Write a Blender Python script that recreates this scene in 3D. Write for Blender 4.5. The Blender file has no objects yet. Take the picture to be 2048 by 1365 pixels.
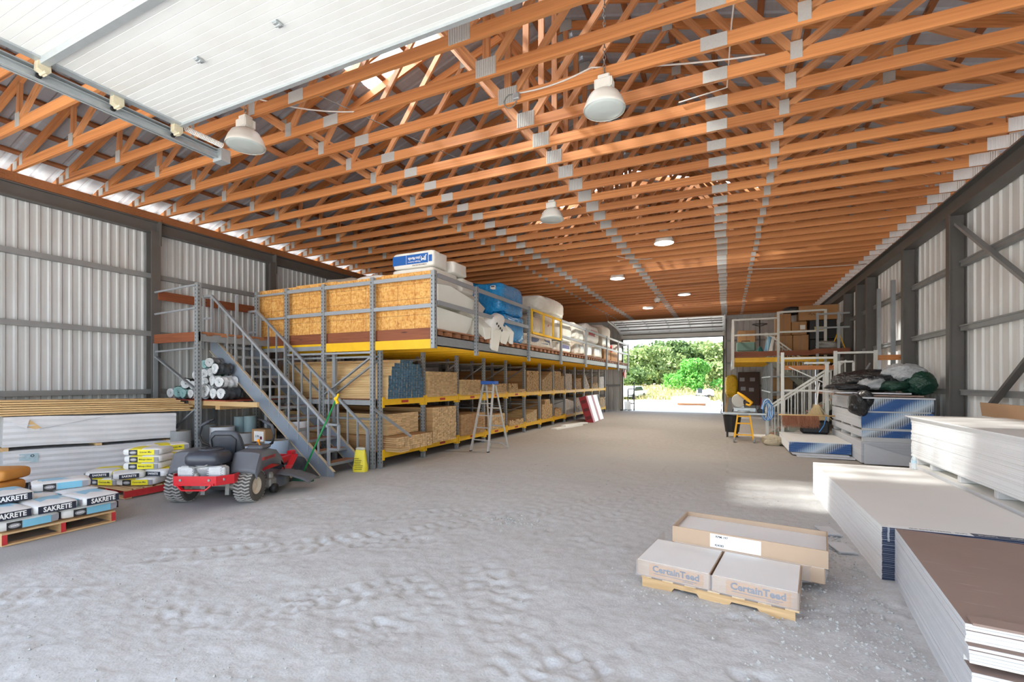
import bpy, math, random
import numpy as np
from mathutils import Matrix, Vector, Euler

random.seed(7)
RNG = np.random.default_rng(7)
SC = bpy.context.scene
COL = SC.collection

# ------------------------------------------------------------------ camera
FPX, U0, H0, CAMH = 933.0, 1024.0, 764.0, 1.78      # focal length and horizon in photo pixels
YAW = math.atan2(430, FPX)
cam = bpy.data.cameras.new('camera')
cam.sensor_width = 36.0
cam.lens = FPX / 2048 * 36.0
cam.shift_y = (H0 - 682.5) / 2048
cam.clip_end = 400
cam_o = bpy.data.objects.new('camera', cam)
cam_o.location = (0, 0, CAMH)
cam_o.rotation_euler = (math.pi / 2, 0, YAW)
COL.objects.link(cam_o)
SC.camera = cam_o

# ------------------------------------------------------------------ sky, sun, exposure
SUN_DIR = Vector((0.636, 0.25, -0.731)).normalized()
world = bpy.data.worlds.new('sky')
SC.world = world
world.use_nodes = True
wn = world.node_tree
sky = wn.nodes.new('ShaderNodeTexSky')
sky.sky_type = 'NISHITA'
sky.sun_disc = False
sky.sun_elevation = math.asin(-SUN_DIR.z)
sky.sun_rotation = math.atan2(-SUN_DIR.x, -SUN_DIR.y)
sky.air_density = 1.0
sky.dust_density = 0.1
sky.ozone_density = 2.0
bg = wn.nodes['Background']
bg.inputs['Strength'].default_value = 0.19
hs = wn.nodes.new('ShaderNodeHueSaturation'); hs.inputs['Saturation'].default_value = 0.58
wn.links.new(sky.outputs[0], hs.inputs['Color']); wn.links.new(hs.outputs[0], bg.inputs['Color'])
sun = bpy.data.lights.new('sun', 'SUN')
sun.energy = 7.5
sun.angle = math.radians(3.0)
sun.color = (1.0, 0.972, 0.93)
sun_o = bpy.data.objects.new('sun', sun)
sun_o.rotation_euler = SUN_DIR.to_track_quat('-Z', 'Y').to_euler()
sun_o.location = (-20, -4, 25)
COL.objects.link(sun_o)
SC.view_settings.view_transform = 'Standard'
SC.view_settings.look = 'None'
SC.view_settings.gamma = 1.0
SC.view_settings.use_curve_mapping = False
SC.view_settings.exposure = 1.7
SC.cycles.diffuse_bounces = 10
SC.cycles.max_bounces = 12
SC.cycles.transparent_max_bounces = 24

# ------------------------------------------------------------------ building dimensions (metres)
XL, XR = -11.35, 4.08            # inner faces of the side walls
YF, YB = -1.6, 28.75             # front wall, far wall
ZT = 5.43                        # underside of the trusses
RX, RZS = -2.63, 0.31            # ridge position, roof slope
HALF = 8.67
def roof_z(x): return ZT + RZS * (HALF - abs(x - RX))

# ------------------------------------------------------------------ helpers
WM = {}                          # object -> world matrix when it was made

def tag(o, label=None, cat=None, group=None, kind=None):
    if label: o['label'] = label
    if cat: o['category'] = cat
    if group: o['group'] = group
    if kind: o['kind'] = kind
    return o

def place(o, loc=(0, 0, 0), rot=(0, 0, 0), scale=(1, 1, 1), parent=None):
    COL.objects.link(o)
    o.location = loc; o.rotation_euler = rot; o.scale = scale
    m = Matrix.LocRotScale(Vector(loc), Euler(rot), Vector(scale))
    if parent is not None:
        o.parent = parent
        m = WM[parent.name] @ m
    WM[o.name] = m
    return o

def thing(name, label, cat, loc=(0, 0, 0), rz=0, group=None, kind=None):
    o = bpy.data.objects.new(name, None)
    o.empty_display_size = 0.1
    place(o, loc, (0, 0, rz))
    return tag(o, label, cat, group, kind)

def inst(mesh, name, loc=(0, 0, 0), rot=(0, 0, 0), scale=(1, 1, 1), parent=None):
    return place(bpy.data.objects.new(name, mesh), loc, rot, scale, parent)

def copy_tree(src, loc=None, rz=None, label=None, parent=None):
    c = src.copy(); COL.objects.link(c)
    c.parent = parent
    if loc is not None: c.location = loc
    if rz is not None: c.rotation_euler = (0, 0, rz)
    if label: c['label'] = label
    for ch in src.children:
        copy_tree(ch, parent=c)
    return c

def rotm(rx=0, ry=0, rz=0):
    return Euler((rx, ry, rz)).to_matrix()

class MB:
    """collects shapes; build() links them as ONE mesh object"""
    def __init__(s): s.v = []; s.f = []; s.m = []
    def add(s, vs, fs, mi=0):
        b = len(s.v)
        s.v.extend(tuple(p) for p in vs)
        s.f.extend(tuple(b + i for i in f) for f in fs)
        s.m.extend([mi] * len(fs))
        return s
    def box(s, x0, y0, z0, x1, y1, z1, mi=0):
        x0, x1 = min(x0, x1), max(x0, x1); y0, y1 = min(y0, y1), max(y0, y1); z0, z1 = min(z0, z1), max(z0, z1)
        return s.add([(x0,y0,z0),(x1,y0,z0),(x1,y1,z0),(x0,y1,z0),(x0,y0,z1),(x1,y0,z1),(x1,y1,z1),(x0,y1,z1)],
                     [(0,3,2,1),(4,5,6,7),(0,1,5,4),(1,2,6,5),(2,3,7,6),(3,0,4,7)], mi)
    def obox(s, c, size, R=None, mi=0):
        R = R or Matrix.Identity(3); c = Vector(c); h = [q / 2 for q in size]
        vs = [c + R @ Vector((a*h[0], b*h[1], d*h[2])) for d in (-1,1) for a, b in ((-1,-1),(1,-1),(1,1),(-1,1))]
        return s.add(vs, [(0,3,2,1),(4,5,6,7),(0,1,5,4),(1,2,6,5),(2,3,7,6),(3,0,4,7)], mi)
    def cbox(s, x0, y0, z0, x1, y1, z1, b=.01, mi=0):
        """box with chamfered edges"""
        c = [((x0+x1)/2), ((y0+y1)/2), ((z0+z1)/2)]; h = [abs(x1-x0)/2, abs(y1-y0)/2, abs(z1-z0)/2]
        b = min(b, *[q*.9 for q in h]); vs = []; idx = {}
        for a in (-1,1):
            for d in (-1,1):
                for e in (-1,1):
                    for k in range(3):
                        p = [a*(h[0]-b), d*(h[1]-b), e*(h[2]-b)]; p[k] += (a,d,e)[k]*b
                        idx[(a,d,e,k)] = len(vs); vs.append((c[0]+p[0], c[1]+p[1], c[2]+p[2]))
        fs = []
        for k in range(3):
            i, j = (k+1)%3, (k+2)%3
            for sg in (-1,1):
                q = []
                for (p1,p2) in ((-1,-1),(1,-1),(1,1),(-1,1)):
                    t = [0,0,0]; t[k]=sg; t[i]=p1; t[j]=p2; q.append(idx[(*t,k)])
                fs.append(tuple(q if sg > 0 else q[::-1]))
            for p1 in (-1,1):
                for p2 in (-1,1):
                    t0 = [0,0,0]; t0[i]=p1; t0[j]=p2; t0[k]=-1; t1 = list(t0); t1[k]=1
                    q = (idx[(*t0,i)], idx[(*t1,i)], idx[(*t1,j)], idx[(*t0,j)])
                    fs.append(q if p1*p2 < 0 else q[::-1])
        for a in (-1,1):
            for d in (-1,1):
                for e in (-1,1):
                    q = tuple(idx[(a,d,e,k)] for k in range(3)); fs.append(q if a*d*e > 0 else q[::-1])
        return s.add(vs, fs, mi)
    def beam(s, a, b, w, h, up=(0,0,1), mi=0):
        a, b = Vector(a), Vector(b); d = b - a; L = d.length
        if L < 1e-6: return s
        x = d / L; u = Vector(up)
        if abs(x.dot(u)) > .98: u = Vector((0,1,0)) if abs(x.y) < .9 else Vector((1,0,0))
        y = u.cross(x).normalized(); z = x.cross(y)
        R = Matrix((x, y, z)).transposed()
        return s.obox((a+b)/2, (L, w, h), R, mi)
    def tube(s, pts, r, n=8, cap=True, mi=0):
        pts = [Vector(p) for p in pts]; rs = r if isinstance(r, (list, tuple)) else [r]*len(pts)
        vs = []; fs = []; prev = None
        for i, p in enumerate(pts):
            d = (pts[min(i+1,len(pts)-1)] - pts[max(i-1,0)]).normalized()
            if prev is None:
                u = Vector((0,0,1)) if abs(d.z) < .9 else Vector((1,0,0)); prev = d.cross(u).normalized()
            a = (prev - d*prev.dot(d)).normalized(); prev = a; b = d.cross(a)
            for k in range(n):
                t = 2*math.pi*k/n; vs.append(p + (a*math.cos(t) + b*math.sin(t))*rs[i])
        for i in range(len(pts)-1):
            for k in range(n):
                k2 = (k+1)%n; fs.append((i*n+k, i*n+k2, (i+1)*n+k2, (i+1)*n+k))
        if cap:
            fs.append(tuple(range(n))[::-1]); fs.append(tuple((len(pts)-1)*n+k for k in range(n)))
        return s.add(vs, fs, mi)
    def lathe(s, prof, n=20, o=(0,0,0), R=None, mi=0, cap=True):
        """prof: (radius, height) pairs turned round the local z axis"""
        o = Vector(o); R = R or Matrix.Identity(3); vs = []; fs = []
        for r, z in prof:
            for k in range(n):
                t = 2*math.pi*k/n; vs.append(o + R @ Vector((r*math.cos(t), r*math.sin(t), z)))
        for i in range(len(prof)-1):
            for k in range(n):
                k2 = (k+1)%n; fs.append((i*n+k, i*n+k2, (i+1)*n+k2, (i+1)*n+k))
        if cap:
            fs.append(tuple(range(n))[::-1]); fs.append(tuple((len(prof)-1)*n+k for k in range(n)))
        return s.add(vs, fs, mi)
    def prism(s, poly, ext, mi=0):
        a = [Vector(p) for p in poly]; e = Vector(ext); n = len(a)
        vs = a + [p + e for p in a]
        fs = [tuple(range(n))[::-1], tuple(range(n, 2*n))] + [(i, (i+1)%n, n+(i+1)%n, n+i) for i in range(n)]
        return s.add(vs, fs, mi)
    def grid(s, P, mi=0, closed=False):
        """P: rows of points"""
        r, c = len(P), len(P[0]); vs = [p for row in P for p in row]; fs = []
        for i in range(r-1):
            for j in range(c if closed else c-1):
                j2 = (j+1)%c; fs.append((i*c+j, i*c+j2, (i+1)*c+j2, (i+1)*c+j))
        return s.add(vs, fs, mi)
    def pillow(s, L, W, H, o=(0,0,0), R=None, e1=.35, e2=.35, nu=20, nv=12, amp=0, seed=0, mi=0, flat=0, bow=0, wr=0):
        """soft bag or bundle: a superellipsoid with rumples; flat pulls the underside level"""
        rg = random.Random(seed); o = Vector(o); R = R or Matrix.Identity(3)
        ph = [(rg.uniform(0,6), rg.uniform(2,6), rg.uniform(2,6), rg.uniform(2,5)) for _ in range(4)]
        def sp(c, e): return math.copysign(abs(c)**e, c)
        P = []
        for i in range(nv+1):
            v = -math.pi/2 + math.pi*i/nv; row = []
            for j in range(nu):
                u = 2*math.pi*j/nu
                x = sp(math.cos(v), e1)*sp(math.cos(u), e2); y = sp(math.cos(v), e1)*sp(math.sin(u), e2); z = sp(math.sin(v), e1)
                w = sum(math.sin(a + b*x + c*y + d*z) for a, b, c, d in ph) / 4 * amp
                if wr: w += wr*(abs(math.sin(5*x + 7*z + 3*math.sin(4*y+seed))) + .7*abs(math.sin(11*y - 6*z + 2*math.sin(5*x))) + .5*abs(math.sin(17*z + 9*x*y + seed)) - 1)
                k = 1 + w
                px, py, pz = x*L/2*k, y*W/2*k, z*H/2*(1 + w*2)
                pz += bow*(1 - (2*px/L)**2) * H
                if flat and pz < -H/2*(1-flat): pz = -H/2*(1-flat)
                row.append(o + R @ Vector((px, py, pz)))
            P.append(row)
        return s.grid(P, mi, True)
    def mesh(s, name, mats, smooth=False, M=None):
        me = bpy.data.meshes.new(name)
        vs = s.v if M is None else [tuple(M @ Vector(p)) for p in s.v]
        me.from_pydata(vs, [], s.f)
        if not isinstance(mats, (list, tuple)): mats = [mats]
        for m in mats: me.materials.append(m)
        if len(mats) > 1: me.polygons.foreach_set('material_index', s.m)
        if smooth: me.polygons.foreach_set('use_smooth', [True]*len(s.f))
        me.update()
        return me
    def build(s, name, mats, parent=None, smooth=False, world=True):
        """shapes are in world coordinates unless world=False; parts follow their parent"""
        M = None
        if parent is not None and world: M = WM[parent.name].inverted()
        me = s.mesh(name, mats, smooth, M)
        return place(bpy.data.objects.new(name, me), parent=parent)

def autosmooth(o, deg=35):
    me = o.data
    me.polygons.foreach_set('use_smooth', [True]*len(me.polygons))
    try: me.set_sharp_from_angle(angle=math.radians(deg))
    except Exception: pass
    return o

def text_mesh(txt, size, mat, bold=0.0, sx=1.0, align='CENTER', ext=0.0):
    """flat lettering in the local xz plane, facing -y"""
    cu = bpy.data.curves.new('lettering', 'FONT')
    cu.body = txt; cu.size = size; cu.align_x = align; cu.align_y = 'CENTER'
    cu.offset = bold; cu.extrude = ext; cu.resolution_u = 2
    ob = bpy.data.objects.new('lettering', cu); COL.objects.link(ob)
    bpy.context.view_layer.update()
    me = bpy.data.meshes.new_from_object(ob.evaluated_get(bpy.context.evaluated_depsgraph_get()))
    bpy.data.objects.remove(ob); bpy.data.curves.remove(cu)
    me.transform(Matrix.Rotation(math.pi/2, 4, 'X') @ Matrix.Diagonal((sx, 1, 1, 1)))
    me.materials.clear(); me.materials.append(mat)
    me.name = 'lettering'
    return me

ONES = ['first', 'second', 'third', 'fourth', 'fifth', 'sixth', 'seventh', 'eighth', 'ninth', 'tenth', 'eleventh', 'twelfth', 'thirteenth', 'fourteenth', 'fifteenth', 'sixteenth', 'seventeenth', 'eighteenth', 'nineteenth']
def nth(i):
    if i < 20: return ONES[i-1]
    t = {2: 'twent', 3: 'thirt', 4: 'fort', 5: 'fift'}[i//10]
    return t + ('ieth' if i % 10 == 0 else 'y-' + ONES[i % 10 - 1])

# ------------------------------------------------------------------ materials
def srgb(r, g, b):
    f = lambda c: (c/255/12.92 if c/255 <= .04045 else ((c/255+.055)/1.055)**2.4)
    return (f(r), f(g), f(b), 1)
def _nodes(name):
    m = bpy.data.materials.new(name); m.use_nodes = True
    nt = m.node_tree; return m, nt, nt.nodes['Principled BSDF']
def _mixc(nt, fac, a, b, blend='MIX'):
    x = nt.nodes.new('ShaderNodeMix'); x.data_type = 'RGBA'; x.blend_type = blend
    for sck, val in ((x.inputs[0], fac), (x.inputs[6], a), (x.inputs[7], b)):
        if hasattr(val, 'is_linked'): nt.links.new(val, sck)
        else: sck.default_value = val
    return x.outputs[2]
def _noise(nt, vec, scale, detail=3, rough=.55):
    n = nt.nodes.new('ShaderNodeTexNoise'); n.inputs['Scale'].default_value = scale
    n.inputs['Detail'].default_value = detail; n.inputs['Roughness'].default_value = rough
    if vec is not None: nt.links.new(vec, n.inputs['Vector'])
    return n.outputs['Fac']
def _map(nt, scale=(1,1,1), rnd=0.0, coord='Object'):
    tc = nt.nodes.new('ShaderNodeTexCoord'); mp = nt.nodes.new('ShaderNodeMapping')
    nt.links.new(tc.outputs[coord], mp.inputs['Vector']); mp.inputs['Scale'].default_value = scale
    if rnd:
        oi = nt.nodes.new('ShaderNodeObjectInfo'); ml = nt.nodes.new('ShaderNodeMath'); ml.operation = 'MULTIPLY'
        nt.links.new(oi.outputs['Random'], ml.inputs[0]); ml.inputs[1].default_value = rnd
        nt.links.new(ml.outputs[0], mp.inputs['Location'])
    return mp.outputs[0]
def _ramp(nt, fac, stops):
    r = nt.nodes.new('ShaderNodeValToRGB'); el = r.color_ramp.elements
    while len(el) < len(stops): el.new(.5)
    for e, (p, c) in zip(el, stops): e.position = p; e.color = c
    nt.links.new(fac, r.inputs[0]); return r.outputs[0]
def _bump(nt, bs, h, strength=.3, dist=.01):
    b = nt.nodes.new('ShaderNodeBump'); b.inputs['Strength'].default_value = strength
    b.inputs['Distance'].default_value = dist
    nt.links.new(h, b.inputs['Height']); nt.links.new(b.outputs[0], bs.inputs['Normal'])
def sc4(c, k): return (min(c[0]*k, 1), min(c[1]*k, 1), min(c[2]*k, 1), 1)

def plain(name, col, rough=.6, metal=0.0, var=.10, scale=4, stretch=(1,1,1), bump=0, bscale=30, rnd=0.0, coat=0, dist=.01, isl=0.0):
    """one colour with gentle mottling; rnd varies the tone from object to object"""
    m, nt, bs = _nodes(name)
    v = _map(nt, stretch, 13.0)
    c = _mixc(nt, _noise(nt, v, scale, 4), sc4(col, 1-var), sc4(col, 1+var))
    if rnd:
        oi = nt.nodes.new('ShaderNodeObjectInfo')
        c = _mixc(nt, oi.outputs['Random'], c, _mixc(nt, 1.0, c, (1-rnd, 1-rnd, 1-rnd, 1), 'MULTIPLY'))
    c = _island(nt, c, isl)
    nt.links.new(c, bs.inputs['Base Color'])
    bs.inputs['Roughness'].default_value = rough; bs.inputs['Metallic'].default_value = metal
    if coat: bs.inputs['Coat Weight'].default_value = coat; bs.inputs['Coat Roughness'].default_value = .15
    if bump: _bump(nt, bs, _noise(nt, _map(nt, (1,1,1), 5.0), bscale, 4), bump, dist)
    return m

def _island(nt, c, k):
    if not k: return c
    g = nt.nodes.new('ShaderNodeNewGeometry')
    return _mixc(nt, g.outputs['Random Per Island'], c, _mixc(nt, 1.0, c, (1-k, 1-k*1.1, 1-k*1.2, 1), 'MULTIPLY'))

def wood(name, light, dark, rnd=.35, rough=.6, gs=1.0, knots=True, isl=0.0):
    """sawn timber, grain along local x"""
    m, nt, bs = _nodes(name)
    v = _map(nt, (.7*gs, 14*gs, 14*gs), 37.0)
    g = _noise(nt, v, 3.0, 5, .6)
    c = _ramp(nt, g, [(.3, dark), (.7, light)])
    oi = nt.nodes.new('ShaderNodeObjectInfo')
    c = _mixc(nt, oi.outputs['Random'], c, _mixc(nt, 1.0, c, (1-rnd, 1-rnd*1.15, 1-rnd*1.3, 1), 'MULTIPLY'))
    c = _mixc(nt, _ramp(nt, _noise(nt, _map(nt, (.25, 1, 1), 11.0), 1.6, 2), [(.35, (0,0,0,1)), (.75, (.8,.8,.8,1))]), c, sc4(light, 1.08))
    if knots:
        vo = nt.nodes.new('ShaderNodeTexVoronoi'); nt.links.new(_map(nt, (.9, 5, 5), 23.0), vo.inputs['Vector']); vo.inputs['Scale'].default_value = 1.3
        c = _mixc(nt, _ramp(nt, vo.outputs['Distance'], [(.05, (1,1,1,1)), (.12, (0,0,0,1))]), c, sc4(dark, .55))
    c = _island(nt, c, isl)
    nt.links.new(c, bs.inputs['Base Color']); bs.inputs['Roughness'].default_value = rough
    _bump(nt, bs, g, .12, .004)
    return m

def metal_sheet(name, col, streak=.18, rough=.45, metal=.25, axis=2):
    """painted or galvanised sheet with streaks running down the sheet"""
    m, nt, bs = _nodes(name)
    st = [9, 9, 9]; st[axis] = .35
    v = _map(nt, tuple(st), 21.0)
    c = _mixc(nt, _noise(nt, v, 1.6, 4), sc4(col, 1-streak), sc4(col, 1+streak))
    d = _noise(nt, _map(nt, (1,1,1), 9.0), .8, 4)
    c = _mixc(nt, _ramp(nt, d, [(.45, (0,0,0,1)), (.75, (.45,.45,.45,1))]), c, sc4((col[0]*1.0, col[1]*.93, col[2]*.84, 1), .75))
    nt.links.new(c, bs.inputs['Base Color'])
    bs.inputs['Roughness'].default_value = rough; bs.inputs['Metallic'].default_value = metal
    return m

def glow(name, col, strength):
    m, nt, bs = _nodes(name)
    bs.inputs['Base Color'].default_value = col
    bs.inputs['Emission Color'].default_value = col; bs.inputs['Emission Strength'].default_value = strength
    return m

def clear_film(name, col, alpha, rough=.15, bump=.5, bscale=14):
    """thin plastic wrap"""
    m, nt, bs = _nodes(name)
    bs.inputs['Base Color'].default_value = col; bs.inputs['Roughness'].default_value = rough
    bs.inputs['Alpha'].default_value = alpha
    if bump: _bump(nt, bs, _noise(nt, _map(nt, (1,1,2.5), 3.0), bscale, 3), bump, .03)
    return m

T_WOOD  = wood('truss_timber', srgb(222, 152, 92), srgb(170, 100, 52), rnd=.42)
T_WEB   = wood('web_timber', srgb(220, 158, 106), srgb(160, 98, 56), rnd=.45)
PURLIN  = wood('purlin_timber', srgb(160, 102, 62), srgb(112, 68, 38), rnd=.3)
PLATE   = plain('galvanised_plate', srgb(196, 196, 190), .45, .35, .12, 60, rnd=.12, bump=.25, bscale=150, dist=.003)
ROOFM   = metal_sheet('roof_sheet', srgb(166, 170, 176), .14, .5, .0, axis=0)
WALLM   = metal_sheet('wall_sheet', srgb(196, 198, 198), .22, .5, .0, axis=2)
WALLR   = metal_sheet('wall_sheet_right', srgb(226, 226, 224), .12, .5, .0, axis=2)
STEEL_D = plain('dark_steel', srgb(104, 101, 98), .5, .3, .2, 2.5, (1,1,1), rnd=.1)
GIRT    = plain('girt_steel', srgb(146, 148, 148), .5, .3, .15, 5)
RACK    = plain('rack_steel', srgb(150, 155, 158), .5, .25, .16, 7, rnd=.12)
RAILM   = plain('rail_steel', srgb(158, 163, 168), .5, .2, .12, 7)
STAIRM  = plain('stair_steel', srgb(140, 151, 164), .55, .15, .14, 5)
PALEPAINT = plain('pale_rail_paint', srgb(206, 206, 200), .5, .1, .12, 9)
YELLOW  = plain('yellow_paint', srgb(240, 188, 20), .5, 0, .14, 6)
DOORW   = metal_sheet('door_skin', srgb(222, 224, 222), .03, .5, .0, axis=0)
GALV    = plain('galvanised_steel', srgb(178, 184, 186), .4, .5, .15, 9)
BONE    = plain('yellowed_hinge', srgb(206, 196, 168), .5, .2, .2, 30)
BLACK   = plain('black_plastic', srgb(30, 31, 33), .5, 0, .2, 12)
HOLE    = plain('dark_hole', srgb(26, 26, 28), .9, 0, .1, 3)
WHITE   = plain('white_paint', srgb(238, 238, 234), .5, 0, .05, 6)
# ================================================================== the building
def corrugated(width, period, depth, length, flat=.55):
    """rib profile across x, sheet running along +z, ribs towards +y; mesh in local coordinates"""
    n = int(round(width/period)); prof = []
    for i in range(n):
        x = i*period
        for fx, fy in ((0,0),(flat*.5,0),(flat*.5+.12,1),(1-flat*.5-.12+.0,1),(1-flat*.5,0)):
            prof.append((x + fx*period, fy*depth))
    prof.append((width, 0))
    mb = MB()
    mb.grid([[(x, y, 0) for x, y in prof], [(x, y, length) for x, y in prof]])
    return mb

# ---- floor -------------------------------------------------------
LATT = {}
def lattice(shape, seed):
    if seed not in LATT: LATT[seed] = np.random.default_rng(seed).random(shape)
    return LATT[seed]
def vnoise(x, y, scale, seed):
    L = lattice((257, 257), seed); u = x*scale; v = y*scale
    i = np.floor(u).astype(int); j = np.floor(v).astype(int); fu = u-i; fv = v-j
    fu = fu*fu*(3-2*fu); fv = fv*fv*(3-2*fv); i %= 256; j %= 256
    return (L[i,j]*(1-fu)+L[i+1,j]*fu)*(1-fv) + (L[i,j+1]*(1-fu)+L[i+1,j+1]*fu)*fv - .5
SLAB_L, SLAB_R = -6.3, 2.2
def floor_height(x, y):
    h = .030*vnoise(x, y, .8, 1) + .022*vnoise(x, y, 2.6, 2) + .012*vnoise(x, y, 8, 3) + .0065*np.abs(vnoise(x, y, 17, 4))*2 + .005*vnoise(x, y, 45, 5)
    tr = np.zeros_like(x)
    rough = np.clip((vnoise(x, y, 1.1, 9) + .28)*2.4, 0, 1)
    # tyre tracks: start point, heading, bend, width
    for k, (x0, y0, ang, bend, w) in enumerate(((-6.0,1.4,24,.02,.42), (-5.0,1.1,36,.03,.42), (-4.4,2.0,18,-.02,.36), (-3.3,1.0,62,-.05,.40),
            (-2.4,1.0,74,-.03,.40), (-4.0,3.6,52,.03,.42), (-1.2,1.2,98,-.02,.38), (-5.5,2.6,33,.05,.40), (-2.0,1.2,48,.06,.36), (-5.8,3.4,12,.03,.4), (-4.6,4.4,40,-.02,.4), (-1.0,2.2,140,.03,.36), (-3.6,2.6,5,.06,.3), (-2.6,4.4,60,.0,.42), (-.6,1.4,118,.02,.4),
            (-3.0,6.0,80,.0,.45), (-1.2,6.0,84,.01,.45), (-4.2,6.5,78,.0,.42))):
        a = math.radians(ang); dx, dy = x-x0, y-y0
        s = dx*math.cos(a) + dy*math.sin(a); t = -dx*math.sin(a) + dy*math.cos(a) - bend*s*s
        m = np.clip((w/2 - np.abs(t))/.05, 0, 1) * np.clip((s+.2)/.3, 0, 1) * np.clip((7.5-s)/1.5, 0, 1)
        q = s/.17 + np.sign(t)*.25 + np.abs(t)*1.9 + .35*vnoise(x, y, 5, 40+k)
        cut = np.clip((np.sin(2*math.pi*q) - .15)*3.0, 0, 1)*np.clip((np.abs(t) - .025)/.03, 0, 1)      # separate lug prints
        mask = np.clip((vnoise(x, y, 2.2, 60+k) + .22)*3.0, 0, 1)
        rim = np.clip(1 - np.abs(np.abs(t) - w/2)/.05, 0, 1)*np.clip((s+.2)/.3, 0, 1)*np.clip((7.5-s)/1.5, 0, 1)
        tr += (-.017*m*cut + .006*rim*mask + .004*m*vnoise(x, y, 30, 80+k)*2)*rough*mask
    soft = np.clip((x - SLAB_L)/.35, 0, 1)*np.clip((SLAB_R - x)/.3, 0, 1)
    fade = np.clip(1.15 - y/22, .25, 1)
    inside = np.clip((YB - .2 - y)/1.0, 0, 1)
    return (h + tr)*soft*fade*inside + (.010*soft)*inside
ys = [YF - 2.5]
while ys[-1] < YB:
    y = ys[-1]; ys.append(y + (.08 if y < 1 else .016 + max(0, y-2.2)*.0055))
ys[-1] = YB
ys = np.array(ys)
xs = np.concatenate([np.arange(XL-.05, -7.2, .25), np.arange(-7.2, 2.6, .022), np.arange(2.6, XR+.3, .25)])
gx, gy = np.meshgrid(xs, ys)
gz = floor_height(gx, gy)
nv = gx.size; ny, nx = gx.shape
fm = bpy.data.meshes.new('floor')
fm.vertices.add(nv); fm.vertices.foreach_set('co', np.stack([gx, gy, gz], -1).reshape(-1))
idx = np.arange(nv).reshape(ny, nx)
quads = np.stack([idx[:-1,:-1], idx[:-1,1:], idx[1:,1:], idx[1:,:-1]], -1).reshape(-1)
fm.loops.add(len(quads)); fm.loops.foreach_set('vertex_index', quads.astype(np.int32))
nq = len(quads)//4
fm.polygons.add(nq); fm.polygons.foreach_set('loop_start', np.arange(0, nq*4, 4, dtype=np.int32))
fm.polygons.foreach_set('use_smooth', [True]*nq)
fm.update(calc_edges=True)
def floor_material():
    m, nt, bs = _nodes('dusty_floor')
    v = _map(nt)
    n1 = _noise(nt, v, .9, 5); n2 = _noise(nt, v, 9, 4); n3 = _noise(nt, v, 60, 3)
    dust = _mixc(nt, n1, srgb(194, 195, 194), srgb(214, 215, 214))
    dust = _mixc(nt, _ramp(nt, n2, [(.35, (0,0,0,1)), (.8, (.55,.55,.55,1))]), dust, srgb(178, 176, 171))
    sep = nt.nodes.new('ShaderNodeSeparateXYZ'); nt.links.new(v, sep.inputs[0])
    mr = nt.nodes.new('ShaderNodeMapRange'); nt.links.new(sep.outputs[1], mr.inputs[0])
    mr.inputs[1].default_value = 6; mr.inputs[2].default_value = 13
    dust = _mixc(nt, mr.outputs[0], dust, _mixc(nt, n2, srgb(152, 144, 134), srgb(180, 172, 162)))   # browner floor further in, its colour also darkened in place of dimmer light
    conc = _mixc(nt, n1, srgb(150, 150, 149), srgb(186, 186, 184))
    def edge(x0, x1):
        e = nt.nodes.new('ShaderNodeMapRange')
        ad = nt.nodes.new('ShaderNodeMath'); ad.operation = 'MULTIPLY_ADD'
        nt.links.new(n2, ad.inputs[0]); ad.inputs[1].default_value = .5; nt.links.new(sep.outputs[0], ad.inputs[2])
        nt.links.new(ad.outputs[0], e.inputs[0]); e.inputs[1].default_value = x0; e.inputs[2].default_value = x1
        return e.outputs[0]
    c = _mixc(nt, edge(SLAB_L+.05, SLAB_L+.55), conc, dust)
    c = _mixc(nt, _ramp(nt, n3, [(.3, (.25,.25,.25,1)), (.62, (0,0,0,1))]), c, srgb(140, 136, 130))
    nt.links.new(c, bs.inputs['Base Color']); bs.inputs['Roughness'].default_value = .95
    _bump(nt, bs, n3, .35, .01)
    return m
FLOORM = floor_material()
fm.materials.append(FLOORM)
floor = place(bpy.data.objects.new('floor', fm)); tag(floor, kind='structure')

# loose stones too many to count, gathered where the photo shows rubble
mb = MB()
def stone(x, y, r, z=None):
    z = float(floor_height(np.array([x]), np.array([y]))[0]) if z is None else z
    R = rotm(random.uniform(0,6), random.uniform(0,6), random.uniform(0,6)); P = []
    for (a, b, c) in ((1,0,0),(-1,0,0),(0,1,0),(0,-1,0),(0,0,1),(0,0,-1)):
        k = r*random.uniform(.7, 1.25); q = R @ Vector((a*k, b*k, c*k)); P.append((x+q.x, y+q.y, z + r*.35 + q.z*.8))
    mb.add(P, [(0,2,4),(2,1,4),(1,3,4),(3,0,4),(2,0,5),(1,2,5),(3,1,5),(0,3,5)])
for _ in range(1500):
    y = 1.3 + 8*random.random()**1.6; x = random.uniform(-6, 1.2)
    stone(x, y, .004 + .009*random.random()**3)
for _ in range(2600):                                   # rubble beside the board stacks
    y = random.uniform(1.6, 6.4); x = 1.15 - abs(random.gauss(0, .5))
    if x < -1.5: continue
    stone(x, y, .005 + .013*random.random()**3)
for _ in range(90): stone(random.gauss(-2.45, .25), random.gauss(5.4, .12), .008 + .02*random.random()**2)
for _ in range(120): stone(random.gauss(-.2, .5), random.gauss(4.0, .18), .004 + .010*random.random()**2)
STONE = plain('pale_stone', srgb(188, 188, 184), .95, 0, .2, 20)
gravel = mb.build('gravel', STONE); tag(gravel, 'small pale stones and crumbs scattered over the dusty floor', 'gravel', kind='stuff')

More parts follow.
